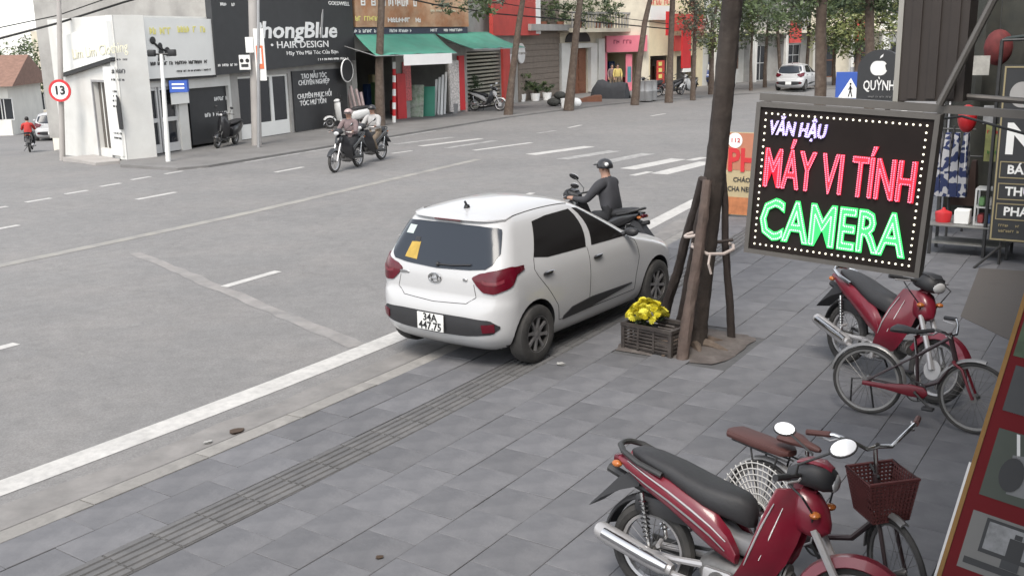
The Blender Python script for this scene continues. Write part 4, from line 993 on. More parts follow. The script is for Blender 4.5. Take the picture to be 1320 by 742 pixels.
    zt_=1.505; an_=MB(); an_.lathe([(0,0),(.035,0),(.025,.03),(0,.04)],10,'z',(-.02,0,1.462)); an_.tube([(-.02,0,1.485),(-.05,0,1.53)],.012,6); an_.build('antenna',M_BLACK,o)
    # underside panel
    MB().box(-.35,-.62,.19,2.9,.62,.24).build('underbody',M_BLKPL,o,smooth=False)
    # wheels
    def wheel(x,sg):
        w_=thing('wheel','','',(x,sg*.735,.288)) if False else None
        t=MB(); t.lathe([(.165,-.075),(.19,-.085),(.255,-.09),(.280,-.075),(.2885,-.045),(.2885,.045),(.280,.075),(.255,.09),(.19,.085),(.165,.075)],36,'y',close=True)
        wo=t.build('wheel',M_RUB,o,(x,sg*.745,.288))
        r=MB(); r.lathe([(.19,.02),(.195,.078),(.178,.082),(.170,.05),(.165,-.07),(.19,-.08)],36,'y'); r.build('rim',M_RIM,wo,None,0 if sg>0 else math.pi)
        d=MB(); d.lathe([(0,.01),(.17,.01),(.17,-.02),(0,-.02)],24,'y'); d.build('brake_disc',M_RIMD,wo,None,0 if sg>0 else math.pi)
        sp=MB()
        for k in range(8):
            a=2*math.pi*k/8+.2
            ca,sa=math.cos(a),math.sin(a)
            def pt(r_,w2,y): return (r_*ca-w2*sa,y,r_*sa+w2*ca)
            sp.loft([[pt(.035,-.020,.045),pt(.035,.020,.045),pt(.035,.020,.068),pt(.035,-.020,.068)],[pt(.11,-.013,.05),pt(.11,.013,.05),pt(.11,.011,.072),pt(.11,-.011,.072)],[pt(.182,-.022,.055),pt(.182,.022,.055),pt(.182,.020,.076),pt(.182,-.020,.076)]])
        sp.lathe([(0,.07),(.03,.07),(.045,.06),(.045,.03)],16,'y'); sp.build('spokes',M_RIM,wo,None,0 if sg>0 else math.pi)
    for x in (0,2.425):
        for sg in (-1,1): wheel(x,sg)
    return o
build_car()
# ================================================================ MOTORBIKES AND BICYCLES
M_MRED=mat('dark_red_bike_paint',(.165,.008,.022),.32,.14,5,coat=.35,dirt=(.15,.05,.055),dscale=3,damt=.35)
M_SEAT=mat('black_vinyl',(.026,.026,.028),.6,.15,12,bump=.15)
M_ENG=mat('engine_alloy',(.17,.165,.16),.5,.25,12,metal=.6)
M_DKMET=mat('dark_metal',(.05,.05,.05),.5,.2,9,metal=.4)
M_SILV=mat('silver_paint',(.42,.41,.41),.35,.08,6,metal=.4)
M_GREYP=mat('grey_plastic',(.16,.16,.165),.5,.1,6)
M_MIRR=mat('mirror_glass',(.80,.81,.83),.25,.02,2,metal=.25)  # white base colour stands in for a bright reflection
M_AMBER=mat('amber_lens',(.42,.13,.03),.25,.05)
M_DRIM=mat('dull_rim',(.22,.215,.21),.4,.1,8,metal=.5); M_DGUARD=mat('dull_mudguard',(.26,.255,.25),.35,.1,8,metal=.5)
M_SPOKE=mat('spoke_wire',(.20,.195,.19),.4,.05,5,metal=.7)
def bike_wheel(parent,x,z,R_,tr,name='wheel',nsp=18,rim=M_SILV,sp=.0022,y=0,tube_seg=8,spokes=True,hubw=.045):
    t=MB(); t.tube([((R_-tr)*math.cos(2*math.pi*i/40),0,(R_-tr)*math.sin(2*math.pi*i/40)) for i in range(40)],tr,tube_seg,closed=True)
    o=t.build(name,M_RUB,parent,(x,y,z))
    r=MB(); q=R_-2*tr; r.lathe([(q+.004,-tr*.55),(q+.006,tr*.55),(q-.014,tr*.4),(q-.014,-tr*.4)],40,'y',close=True); r.build('rim',rim,o)
    h=MB(); h.lathe([(0,-hubw),(.03,-hubw),(.022,-.02),(.022,.02),(.03,hubw),(0,hubw)],12,'y')
    if spokes:
        for k in range(nsp):
            a=2*math.pi*k/nsp; b=a+(.35 if k%2 else -.35); sy=hubw*.8*(1 if k%4<2 else -1)
            h.tube([(.028*math.cos(b),sy,.028*math.sin(b)),((q-.005)*math.cos(a),0,(q-.005)*math.sin(a))],sp,4,caps=False)
    h.build('spokes',M_SPOKE,o); return o
def arc(cx,cz,r,a0,a1,n=12): return [(cx+r*math.cos(R(a0+(a1-a0)*i/n)),cz+r*math.sin(R(a0+(a1-a0)*i/n))) for i in range(n+1)]
def guard(mb,cx,cz,r,a0,a1,hw,th=.006,n=14,lip=.02):
    """curved mudguard over a wheel"""
    pts=arc(cx,cz,r,a0,a1,n); rings=[]
    for (x,z) in pts:
        d=Vector((x-cx,0,z-cz)).normalized(); rings.append([(x-d.x*lip,-hw,z-d.z*lip),(x,-hw*.7,z),(x+d.x*.008,0,z+d.z*.008),(x,hw*.7,z),(x-d.x*lip,hw,z-d.z*lip),(x-d.x*(lip+th),hw*.9,z-d.z*(lip+th)),(x-d.x*th,0,z-d.z*th),(x-d.x*(lip+th),-hw*.9,z-d.z*(lip+th))])
    mb.loft(rings)
def motorbike(label,loc,yaw,paint,lean=8,steer=18,mirrors=True,cast=False,group=None,seatm=None,name='motorbike',rack=True,detail=True,stripe=True,plate=False,capm=None,coverm=None,shieldm=None):
    o=thing(name,label,'motorbike',loc,yaw,group); o.rotation_euler=(R(-lean),0,yaw)
    Rw=.285; WB=1.22
    bike_wheel(o,0,Rw,Rw,.040,nsp=24 if detail else 10,rim=M_SILV)
    # seat: long two-up saddle rising to the tail
    s=MB(); s.loftx([((x+.46)*.89-.17,z+.012,a*.92,b*.86) for x,z,a,b in [(-.46,.845,.05,.012),(-.43,.838,.085,.035),(-.30,.818,.112,.052),(-.12,.785,.125,.062),(.02,.745,.138,.075),(.14,.715,.142,.085),(.26,.695,.128,.095),(.36,.68,.10,.10),(.42,.66,.07,.09),(.45,.64,.03,.06)]],16,3.0); s.build('seat',seatm or M_SEAT,o,ang=60)
    # tail and side fairings
    for sg in (-1,1):
        f=MB(); st=[(-.52,.815,.02),(-.44,.785,.045),(-.28,.735,.075),(-.1,.685,.085),(.08,.62,.10),(.22,.56,.11),(.33,.50,.085),(.40,.45,.04)]; st=[((x+.52)*.90-.23,z-.01,h) for x,z,h in st]
        rings=[]
        for x,zc,hh in st:
            w0=.075+.05*math.sin(min(1,max(0,(x+.26)/.74))*math.pi*.62)
            rings.append([(x,sg*(w0-.03),zc+hh),(x,sg*(w0+.012),zc+hh*.7),(x,sg*(w0+.022),zc),(x,sg*(w0+.008),zc-hh*.75),(x,sg*(w0-.03),zc-hh),(x,sg*(w0-.045),zc)])
        fo=f.loft(rings).build('side_fairing',paint,o,ang=50)
        if stripe and detail:
            for dz,mm in ((.034,M_SILV),(-.02,M_GREYP)):
                t=MB(); pts=[]
                for x,zc,hh in st[1:-1]:
                    w0=.075+.05*math.sin(min(1,max(0,(x+.26)/.74))*math.pi*.62); pts.append((x,sg*(w0+.022),zc+dz))
                t.tube(pts,[.002,.005,.006,.007,.005,.003],6).build('decal_stripe',mm,fo)
    c=MB(); c.loftx([(-.26,.79,.03,.02),(-.21,.78,.06,.04),(-.11,.76,.07,.05),(-.01,.73,.07,.05)],12,3); c.build('tail_cover',paint,o)
    MB().cbox(-.295,-.055,.755,-.25,.055,.805,.012).build('tail_light',M_TAIL,o)
    for sg in (-1,1): MB().ball((-.245,sg*.085,.765),(.035,.028,.022),10,6).build('indicator',M_AMBER,o)
    if rack:
        g=MB(); g.tube([(0.090,0.125,0.785),(-0.070,0.130,0.820),(-0.190,0.110,0.860),(-0.250,0.055,0.877),(-0.260,0.000,0.880),(-0.250,-0.055,0.877),(-0.190,-0.110,0.860),(-0.070,-0.130,0.820),(0.090,-0.125,0.785)],.018,8); g.build('grab_rail',M_DKMET if rack==1 else M_CHROME,o)
    # rear mudguard with number plate flap
    m_=MB(); m_.loft([[(-0.090,-.07,.66),(-0.090,.07,.66),(-0.090,.06,.74),(-0.090,-.06,.74)],[(-0.230,-.075,.60),(-0.230,.075,.60),(-0.230,.06,.69),(-0.230,-.06,.69)],[(-0.350,-.08,.52),(-0.350,.08,.52),(-0.340,.07,.56),(-0.340,-.07,.56)],[(-0.430,-.08,.45),(-0.430,.08,.45),(-0.420,.075,.47),(-0.420,-.075,.47)]]); guard(m_,0,Rw,Rw+.045,75,168,.06); m_.build('rear_mudguard',M_BLKPL,o)
    p=MB(); plate and p.cbox(-.66,-.095,.545,-.652,.095,.68,.003,1); plate and p.build('number_plate',mat('plate_white',(.66,.66,.64),.5,.04),o)
    # engine, frame, swingarm, shocks, exhaust
    e=MB(); e.loftx([(.36,.31,.09,.06),(.42,.30,.13,.10),(.56,.30,.14,.11),(.70,.31,.12,.09),(.76,.32,.08,.06)],14,3.2); e.build('engine',M_ENG,o)
    cy=MB(); 
    for k in range(6): cy.lathe([(.0,0),(.062,0),(.062,.012),(0,.012)],14,'x',(.74+.022*k,0,.36+.006*k))
    cy.lathe([(0,0),(.05,0),(.05,.16),(0,.16)],12,'x',(.72,0,.365)); cy.build('cylinder',M_ENG,o)
    fr=MB(); fr.tube([(-.35,0,.70),(.1,0,.58),(.42,0,.42),(.62,0,.46),(.95,0,.80)],.03,8); fr.tube([(.42,.02,.42),(.46,.02,.24)],.025,8); fr.build('frame',M_DKMET,o)
    sw=MB()
    for sg in (-1,1): sw.tube([(0,sg*.075,Rw),(.2,sg*.085,.30),(.42,sg*.08,.33)],[.022,.02,.024],8)
    sw.build('swingarm',M_SILV,o)
    for sg in (-1,1):
        k=MB(); a=Vector((.03,sg*.095,.32)); b=Vector((-.05,sg*.10,.64)); k.tube([a,b],.014,8)
        for i in range(9): 
            q=a.lerp(b,.2+.65*i/8); k.lathe([(.018,-.006),(.03,0),(.018,.006)],10,'z',q[:],)
        k.build('shock_absorber',M_CHROME,o)
    x_=MB(); x_.tube([(.70,-.06,.27),(.55,-.13,.22),(.25,-.135,.23),(.08,-.135,.25)],.02,8); x_.tube([(.22,-.140,.255),(.15,-.142,.262),(-.20,-.148,.335),(-.29,-.15,.355),(-.31,-.15,.358)],[.034,.052,.058,.053,.036],14); xo=x_.build('exhaust',M_SILV,o)
    hsld=MB(); hsld.tube([(.20,-.178,.275),(.06,-.182,.30),(-.24,-.190,.362)],[.026,.034,.03],10); hsld.build('heat_shield',M_CHROME,xo)
    ch=MB(); ch.loftx([(-.06,.285,.012,.05),(.1,.29,.012,.045),(.36,.31,.014,.05),(.44,.31,.012,.03)],10,3); ch.build('chain_case',M_DKMET,o,(0,.095,0))
    pg=MB(); pg.tube([(.50,-.22,.24),(.50,.22,.24)],.012,8); pg.tube([(.5,-.24,.245),(.5,-.14,.245)],.018,8); pg.tube([(.5,.24,.245),(.5,.14,.245)],.018,8); pg.build('foot_pegs',M_DKMET,o)
    pp=MB(); pp.tube([(.12,-.12,.40),(.14,-.19,.39)],.014,8); pp.tube([(.12,.12,.40),(.14,.19,.39)],.014,8); pp.build('pillion_pegs',M_SILV,o)
    st_=MB(); st_.tube([(.42,.10,.24),(.34,.20,.12),(.30,.26+.02*lean*.1,.045)],.011,6); st_.build('side_stand',M_DKMET,o)
    # grey centre cover sloping down from the seat
    cc=MB(); cc.loftx([(.30,.62,.085,.085),(.42,.55,.08,.075),(.54,.49,.07,.06),(.68,.48,.065,.055),(.80,.55,.06,.06),(.88,.66,.055,.07)],14,3); cc.build('centre_cover',coverm or M_GREYP,o)
    # front: leg shields
    for sg in (-1,1):
        l=MB(); rings=[]
        for z,x,w0,w1,th in ((.27,.66,.11,.15,.02),(.36,.76,.12,.20,.03),(.48,.83,.11,.235,.035),(.60,.87,.09,.235,.035),(.72,.895,.07,.20,.03),(.83,.915,.05,.15,.025),(.90,.93,.04,.11,.02)):
            rings.append([(x+.04,sg*(w0-.03),z),(x,sg*w0,z),(x-.13,sg*w1,z-.01),(x-.145,sg*(w1+.004),z-.01),(x-.13,sg*(w1-.012),z-.005),(x-.02,sg*(w0-.02),z)])
        l.loft(rings).build('leg_shield',shieldm or paint,o,ang=55)
    if detail:
        for sg in (-1,1):
            MB().tube([(.80,sg*.152,.82),(.765,sg*.203,.70),(.735,sg*.238,.58),(.70,sg*.238,.47)],[.003,.006,.006,.003],6).build('decal_stripe',M_SILV,o)
            MB().tube([(.84,sg*.125,.80),(.80,sg*.165,.64),(.76,sg*.19,.50)],[.002,.004,.002],6).build('decal_stripe',M_WTXT,o)
            MB().tube([(.88,sg*.20,.97),(.98,sg*.22,.92),(1.0,sg*.10,.80),(.96,sg*.03,.66)],.006,6).build('control_cable',M_BLKPL,o)
            MB().ball((1.01,sg*.10,.80),(.03,.035,.02),10,6).build('front_indicator',M_AMBER,o)
        MB().cbox(.42,-.17,.20,.60,-.145,.36,.02,2).build('engine_cover',M_SILV,o); MB().lathe([(0,-.012),(.055,-.012),(.06,0),(0,0)],18,'y',(.52,-.172,.29)).build('clutch_cover',M_ENG,o)
        MB().cbox(-.12,-.075,.50,.34,.075,.62,.03,2).build('inner_panel',M_BLKPL,o)
    n_=MB(); n_.loftx([(.84,.80,.03,.06),(.90,.79,.085,.13),(.97,.77,.09,.12),(1.03,.74,.06,.08),(1.06,.72,.02,.03)],14,2.6); n_.build('front_cowl',paint,o)
    # steering assembly
    sa=bpy.data.objects.new('steering',None); 
    ST=Matrix.Translation((1.0,0,.62))@Matrix.Rotation(R(steer),4,Vector((-.45,0,.89)).normalized())@Matrix.Translation((-1.0,0,-.62))
    def sbuild(mb,nm,m,**k):
        ob=mb.build(nm,m,o,**k); ob.matrix_local=ST; return ob
    fk=MB()
    for sg in (-1,1): fk.tube([(.98,sg*.065,.70),(1.13,sg*.075,.46),(WB,sg*.078,Rw)],[.022,.022,.026],8)
    sbuild(fk,'front_fork',M_SILV)
    gm=MB(); guard(gm,WB,Rw,Rw+.03,28,158,.062,lip=.05); sbuild(gm,'front_mudguard',paint)
    wf=bike_wheel(o,WB,Rw,Rw,.036,name='wheel',nsp=24 if detail else 10,rim=M_SILV); wf.matrix_local=ST@Matrix.Translation((WB,0,Rw))
    MB().lathe([(.0,-.005),(.085,-.005),(.085,.005),(0,.005)],24,'y',(0,-.062,0)).build('brake_disc',M_SILV,wf)
    hc=MB(); hc.loftx([(.80,.965,.05,.03),(.86,.975,.10,.055),(.93,.985,.115,.075),(1.00,.975,.105,.075),(1.05,.96,.07,.05),(1.065,.955,.03,.02)],16,2.6); sbuild(hc,'headlight_cowl',M_BLKPL)
    hp=MB(); hp.loftx([(.845,1.035,.05,.008),(.90,1.052,.085,.014),(.98,1.045,.085,.016),(1.03,1.02,.06,.012)],12,3); sbuild(hp,'cowl_cap',capm or paint)
    hl=MB(); hl.ball((1.045,0,.955),(.03,.075,.05),14,8); sbuild(hl,'headlight',mat('headlamp_glass',(.5,.5,.5),.1,.05))
    hb=MB(); hb.tube([(.80,-.33,.985),(.86,-.20,.985),(.90,0,.97),(.86,.20,.985),(.80,.33,.985)],.013,8); sbuild(hb,'handlebar',M_DKMET)
    for sg in (-1,1):
        gp_=MB(); gp_.tube([(.845,sg*.235,.985),(.80,sg*.345,.985)],.018,10); sbuild(gp_,'grip',M_BLKPL)
        lv=MB(); lv.tube([(.90,sg*.20,.98),(.90,sg*.26,.975),(.86,sg*.34,.97)],.007,6); sbuild(lv,'lever',M_SILV)
        if mirrors:
            mp=Vector((.70,.26,1.15)) if sg>0 else Vector((1.10,-.27,1.19))
            ms=MB(); ms.tube([(.87,sg*.17,.99),(.88,sg*.20,1.05),mp],.007,6); sbuild(ms,'mirror_stem',M_DKMET)
            nrm=Vector((.15,-.8,.55)).normalized(); up=Vector((0,0,1)); ux=up.cross(nrm).normalized(); uz=nrm.cross(ux)
            if sg<0: ux,uz=(ux*.85+uz*.5).normalized(),(uz*.85-ux*.5).normalized()
            for nm,mm,k,dd in (('mirror',M_BLKPL,1.0,-.006),('mirror_glass',M_MIRR,.9,.004)):
                c0=mp+nrm*dd; rings=[]
                for q,h in ((.1,-.012),(.75,-.010),(1.0,0),(.96,.007),(.5,.009),(.05,.0095)): rings.append([(c0+(ux*(.072*math.cos(2*math.pi*i/18))+uz*(.048*math.sin(2*math.pi*i/18)))*q*k*(1.05 if sg<0 else .9)+nrm*h)[:] for i in range(18)])
                sbuild(MB().loft(rings),nm,mm)
    return o
# ---- the two parked red motorbikes on our pavement
rear=G(838,705,.28); front=G(1098,795,.28)
ya=math.atan2(front.y-rear.y,front.x-rear.x)
motorbike('dark red motorbike with black seat parked in front of the bicycle with basket',(rear.x,rear.y,0),ya,M_MRED,lean=7,steer=14,rack=1).scale=(.94,.94,.94)
rear=G(1088,430,.28); front=G(1222,486,.28)
motorbike('dark red motorbike with silver rear rail parked behind the small bicycle',(rear.x,rear.y,0),math.atan2(front.y-rear.y,front.x-rear.x),M_MRED,lean=7,steer=10,rack=2,mirrors=False,stripe=False,capm=M_BLKPL,coverm=M_BLKPL)
# ---- bicycles
M_BRED=mat('bicycle_red',(.13,.008,.016),.35,.08,6); M_BDARK=mat('bicycle_dark_frame',(.035,.02,.022),.4,.1,6)
M_BROWN=mat('brown_vinyl',(.075,.028,.024),.6,.15,8); M_BASK=mat('rusty_basket_wire',(.085,.022,.022),.6,.2,10)
def bicycle(label,loc,yaw,fm,Rw=.30,WB=.95,lean=6,steer=-25,guardm=None,saddlem=None,basket=False,skirt=False,rackpad=False,forkm=None,gripm=None,hb_h=.98,sad_h=.80,topm=None,name='bicycle',dia=True,seat_x=.27):
    o=thing(name,label,'bicycle',loc,yaw); o.rotation_euler=(R(-lean),0,yaw); guardm=guardm or M_DGUARD; saddlem=saddlem or M_SEAT; forkm=forkm or fm
    bike_wheel(o,0,Rw,Rw,.016,nsp=28,rim=M_DRIM,sp=.0013,hubw=.05)
    bb=Vector((.40,0,.27)); seat_t=Vector((seat_x,0,sad_h-.16)); so=seat_x-.27; head_b=Vector((WB-.17,0,.56)); head_t=Vector((WB-.22,0,.74))
    f=MB(); f.tube([bb,seat_t],.015,8)
    for sg in (-1,1):
        f.tube([(0,sg*.055,Rw),(.2,sg*.05,Rw-.01),bb+Vector((0,sg*.03,0))],.010,6); f.tube([(0,sg*.055,Rw),seat_t*.97+Vector((0,sg*.012,0))],.008,6)
    f.build('frame',fm,o); MB().tube([head_b+Vector((.014,0,-.04)),head_t+Vector((-.012,0,.03))],.020,8).build('head_tube',fm,o)
    tt=MB(); tt.tube([bb+Vector((.0,0,.02)),bb.lerp(head_b,.5)+Vector((.02,0,-.05)),head_b],.017,8); tt.build('down_tube',topm or fm,o)
    if dia: MB().tube([seat_t*.96,head_t*.985],.014,8).build('top_tube',topm or fm,o)
    sp_=MB(); sp_.tube([seat_t,seat_t+Vector((-.03,0,.15))],.012,8); sp_.build('seat_post',M_CHROME,o)
    sd=MB(); sd.loftx([(so+.06,sad_h+.02,.06,.02),(so+.09,sad_h+.03,.085,.03),(so+.15,sad_h+.03,.075,.03),(so+.23,sad_h+.025,.035,.022),(so+.31,sad_h+.02,.022,.018),(so+.33,sad_h+.018,.012,.01)],12,2.4); sd.build('saddle',saddlem,o)
    cr=MB(); cr.lathe([(.075,-.004),(.085,-.004),(.085,.004),(.075,.004)],24,'y',(bb.x,-.05,bb.z),close=True)
    for k in range(5): a=2*math.pi*k/5; cr.tube([(bb.x,-.05,bb.z),(bb.x+.08*math.cos(a),-.05,bb.z+.08*math.sin(a))],.006,5)
    cr.tube([(bb.x,-.09,bb.z),(bb.x+.12,-.095,bb.z-.10)],.010,6); cr.tube([(bb.x,.09,bb.z),(bb.x-.12,.095,bb.z+.10)],.010,6); cr.tube([(bb.x,-.09,bb.z),(bb.x,.09,bb.z)],.012,6); cr.build('crankset',M_DKMET,o)
    for sg,dx,dz in ((-1,.12,-.10),(1,-.12,.10)): MB().cbox(bb.x+dx-.045,sg*.10,bb.z+dz-.012,bb.x+dx+.045,sg*.17,bb.z+dz+.012,.006,1).build('pedal',M_BLKPL,o)
    cg=MB(); cg.loftx([(-.02,Rw-.01,.012,.018),(.15,Rw-.012,.012,.022),(.36,.275,.014,.05),(.46,.27,.012,.045),(.49,.268,.008,.015)],12,3); cg.build('chain_guard',M_BRED if not skirt else fm,o,(0,-.062,0))
    gd=MB(); guard(gd,0,Rw,Rw+.022,5,172,.024,lip=.012); gd.build('rear_mudguard',guardm,o)
    st=MB(); st.tube([(0,.06,Rw),(-.14,.05,Rw-.02),(-.15,.10,.03)],.008,6); st.tube([(0,.07,Rw),(.03,.14,.02)],.008,6); st.build('stand',M_DKMET,o)
    if rackpad:
        rk=MB()
        for y in (-.05,0,.05): rk.tube([(-.28,y,.665),(.15,y,.66)],.006,6)
        for sg in (-1,1): rk.tube([(0,sg*.065,Rw),(-.12,sg*.06,.66)],.006,6); rk.tube([(0,sg*.065,Rw),(.08,sg*.06,.66)],.006,6)
        rk.tube([(-.28,-.05,.665),(-.30,0,.665),(-.28,.05,.665)],.006,6); rk.build('rear_rack',M_DKMET,o)
        pd=MB(); pd.loftx([(-.33,.70,.05,.018),(-.30,.70,.085,.028),(-.1,.70,.09,.03),(.10,.70,.075,.028),(.14,.70,.04,.018)],12,3.5); pd.build('rear_seat_pad',saddlem,o)
    if skirt:      # pale skirt guard netting over the rear wheel
        sk=MB()
        for k in range(17):
            a=R(20+140*k/16); sk.tube([(.05*math.cos(a),-.075,Rw+.05*math.sin(a)),((Rw+.01)*math.cos(a),-.075,Rw+(Rw+.01)*math.sin(a))],.0045,4)
        for r_ in (.06,.11,.15,.19,.225,.26,.295): sk.tube([(x,-.077,z) for x,z in arc(0,Rw,r_,18,162,16)],.0045,4)
        tag(sk.build('skirt_guard',mat('pale_plastic',(.5,.49,.47),.5,.05),o),kind='stuff')
        fp=MB(); fp.tube([(.12,-.09,.40),(.42,-.10,.36),(.44,-.14,.30),(.34,-.24,.23),(.16,-.24,.25),(.10,-.16,.33),(.12,-.09,.40)],.007,6)
        for k in range(4): t=k/3; fp.tube([(.13+.05*t,-.12-.03*t*3,.37-.03*t*3),(.42-.02*t,-.12-.03*t*3,.345-.03*t*3)],.004,5)
        fp.build('child_foot_rest',M_SILV,o)
    ax=(head_t-head_b).normalized()
    ST=Matrix.Translation(head_b)@Matrix.Rotation(R(steer),4,ax)@Matrix.Translation(-head_b)
    def sb(mb,nm,m): 
        q=mb.build(nm,m,o); q.matrix_local=ST; return q
    wf=bike_wheel(o,WB,Rw,Rw,.016,nsp=28,rim=M_DRIM,sp=.0013,hubw=.045); wf.matrix_local=ST@Matrix.Translation((WB,0,Rw))
    k=MB()
    for sg in (-1,1): k.tube([head_b+Vector((0,sg*.03,-.02)),(WB-.10,sg*.045,Rw+.22),(WB-.03,sg*.05,Rw+.06),(WB,sg*.052,Rw)],.011,7)
    k.tube([head_b+Vector((0,-.035,-.01)),head_b+Vector((0,.035,-.01))],.014,6); sb(k,'fork',forkm)
    gf=MB(); guard(gf,WB,Rw,Rw+.022,78,178,.024,lip=.012); sb(gf,'front_mudguard',guardm)
    zt=hb_h; stx=head_t.x-.03
    h=MB(); h.tube([head_t,(stx,0,zt-.06),(stx+.03,0,zt-.04)],.013,8); h.tube([(stx-.08,-.29,zt+.02),(stx-.01,-.23,zt+.03),(stx+.03,-.15,zt),(stx+.05,-.07,zt-.05),(stx+.03,0,zt-.05),(stx+.05,.07,zt-.05),(stx+.03,.15,zt),(stx-.01,.23,zt+.03),(stx-.08,.29,zt+.02)],.011,8); sb(h,'handlebar',M_CHROME)
    for sg in (-1,1):
        gr=MB(); gr.tube([(stx-.02,sg*.245,zt+.03),(stx-.13,sg*.325,zt+.012)],.017,8); sb(gr,'grip',gripm or M_BLKPL)
        lv=MB(); lv.tube([(stx-.01,sg*.19,zt+.005),(stx-.03,sg*.24,zt-.01),(stx-.13,sg*.285,zt-.005)],.006,6); sb(lv,'brake_lever',M_SILV)
    if basket:
        b=MB(); x0,x1,x2,x3=WB-.30,WB-.04,WB-.27,WB-.07; z0,z1=.57,.80
        def ringpts(t):
            xa=x2+(x0-x2)*t; xb=x3+(x1-x3)*t; y=.10+.035*t; z=z0+(z1-z0)*t
            return [(xa,-y,z),(xb,-y,z),(xb,y,z),(xa,y,z)]
        for j in range(12):
            c=ringpts(j/11); b.tube([c[0],c[1],c[2],c[3]],.008 if j<11 else .011,5,closed=True)
        a0=ringpts(0); a1=ringpts(1)
        for e_ in range(4):
            n=11
            for i in range(n):
                t=i/n; p0=Vector(a0[e_]).lerp(Vector(a0[(e_+1)%4]),t); p1=Vector(a1[e_]).lerp(Vector(a1[(e_+1)%4]),t); b.tube([p0,p1],.007,4)
        for i in range(8):
            t=(i+.5)/8; b.tube([Vector(a0[0]).lerp(Vector(a0[1]),t),Vector(a0[3]).lerp(Vector(a0[2]),t)],.005,4)
        tag(sb(b,'basket',M_BASK),kind='stuff')
        bk=MB(); bk.tube([head_t+Vector((.02,.0,.02)),(x0,.0,.8)],.008,6); sb(bk,'basket_bracket',M_DKMET)
    return o
rear=G(985,658,.30); front=G(1146,733,.30); yb=math.atan2(front.y-rear.y,front.x-rear.x)
bicycle('dark red bicycle with wire basket and pale skirt guard behind the motorbike',(rear.x,rear.y,0),yb,M_BDARK,Rw=.30,WB=.93,lean=5,steer=-26,guardm=M_DGUARD,saddlem=M_BROWN,basket=True,skirt=True,rackpad=True,gripm=M_BROWN,hb_h=.98,sad_h=.76,dia=False)
rear=G(1117,490,.285); front=G(1252,513,.285); yb=math.atan2(front.y-rear.y,front.x-rear.x)
bicycle('small red and black bicycle with a black saddle standing on the slabs',(rear.x,rear.y,0),yb,M_BDARK,Rw=.285,WB=.83,lean=4,steer=-6,guardm=M_DGUARD,forkm=M_BRED,hb_h=.80,sad_h=.72,seat_x=.37)
# ================================================================ TREE, STAKES, CRATE
M_SOIL=mat('dry_soil',(.085,.072,.066),.95,.35,6,bump=.7,bscale=20,dirt=(.14,.125,.115),dscale=5,damt=.7)
vs=[];n=26;c=P(9.5,3.93)
mb=MB(); ring=[]
for i in range(n):
    a=2*math.pi*i/n; q=max(abs(math.cos(a)),abs(math.sin(a))); r=.60/q*(.97+.06*random.random()); v=c+TD*(r*math.cos(a)*.98)+ND*(r*math.sin(a)*.98); ring.append((v.x,v.y,-.012+.012*random.random()))
inner=[(c.x+(p[0]-c.x)*.55,c.y+(p[1]-c.y)*.55,.02+.035*random.random()) for p in ring]; cen=(c.x,c.y,.05)
mb.add(ring+inner+[cen],[(i,(i+1)%n,n+(i+1)%n,n+i) for i in range(n)]+[(n+i,n+(i+1)%n,2*n) for i in range(n)])
struct(mb.build('tree_pit',M_SOIL,pave)) if False else mb.build('tree_pit_soil',M_SOIL,pave)
b=G(892,446); D=b.y
M_BARKD=mat('dark_trunk_bark',(.030,.022,.018),.9,.35,7,bump=.8,bscale=18,dirt=(.055,.045,.038),dscale=3,damt=.7)
o=thing('roadside_tree','big dark leaning tree trunk propped by wooden stakes on the pavement','tree',b)
ps=[(0,0,-.05)]+[(AT(x,y,D+dy)-b)[:] for x,y,dy in ((898,410,0),(908,330,0),(921,230,0),(930,150,0),(944,0,0),(954,-110,0),(968,-260,0))]
MB().bark(ps,[.145,.118,.106,.101,.098,.096,.094,.09],26,90,.07,3).build('trunk',M_BARKD,o,ang=25)
tp=Vector(ps[-1]); lm=MB(); parts=[((.6,.5,5.9),1.6,1.6,.8),((-.8,-.3,6.2),1.4,1.4,.8),((.4,-.9,6.4),1.3,1.3,.8)]
for p_ in parts: lm.tube([tp[:],(tp.lerp(Vector(p_[0]),.5)+Vector((0,0,.15)))[:],p_[0]],[.10,.07,.03],8)
lm.build('limb',M_BARK,o); crown('crown',parts,3000,.15,[M_LEAF1,M_LEAF2],o,seed=5)
rt=MB()
for k in range(7):
    a=k*.9+.3; L=.35+.25*random.random(); rt.tube([(0,0,.05),(L*.5*math.cos(a),L*.5*math.sin(a),.05),(L*math.cos(a),L*math.sin(a),.0)],[.07,.045,.02],7)
rt.build('root',M_BARK,o)
M_STAKE=mat('stake_wood',(.085,.06,.05),.85,.35,7,bump=.5,bscale=30,dirt=(.13,.10,.085),dscale=5,damt=.6)
M_STAKED=mat('stake_wood_dark',(.036,.027,.024),.85,.3,7,bump=.4,bscale=30)
for (bx,by),(tx,ty),r,mm,lb,dd in (((879,462),(913,232),.055,M_STAKE,'thick pale bark stake propping the front of the leaning trunk',-.22),((853,418),(907,230),.05,M_STAKED,'dark wooden stake propping the road side of the leaning trunk',-.10),((873,430),(909,250),.045,M_STAKED,'middle dark stake squeezed between two others against the trunk',-.2),((943,437),(931,220),.038,M_STAKED,'thin dark stake standing apart on the shop side of the trunk',.0)):
    q=G(bx,by); t_=AT(tx,ty,D+dd); o2=thing('support_stake',lb,'stake',q,0,'stakes around the leaning trunk'); d=t_-q
    pts=[(0,0,-.04)]+[((d*k)+Vector((random.uniform(-.012,.012),random.uniform(-.012,.012),0)))[:] for k in (.2,.4,.6,.8,1.0)]
    MB().bark(pts,[r*1.12,r*1.05,r,r*.95,r*.92,r*.84],14,34,.11,int(bx)).build('pole',mm,o2,ang=30)
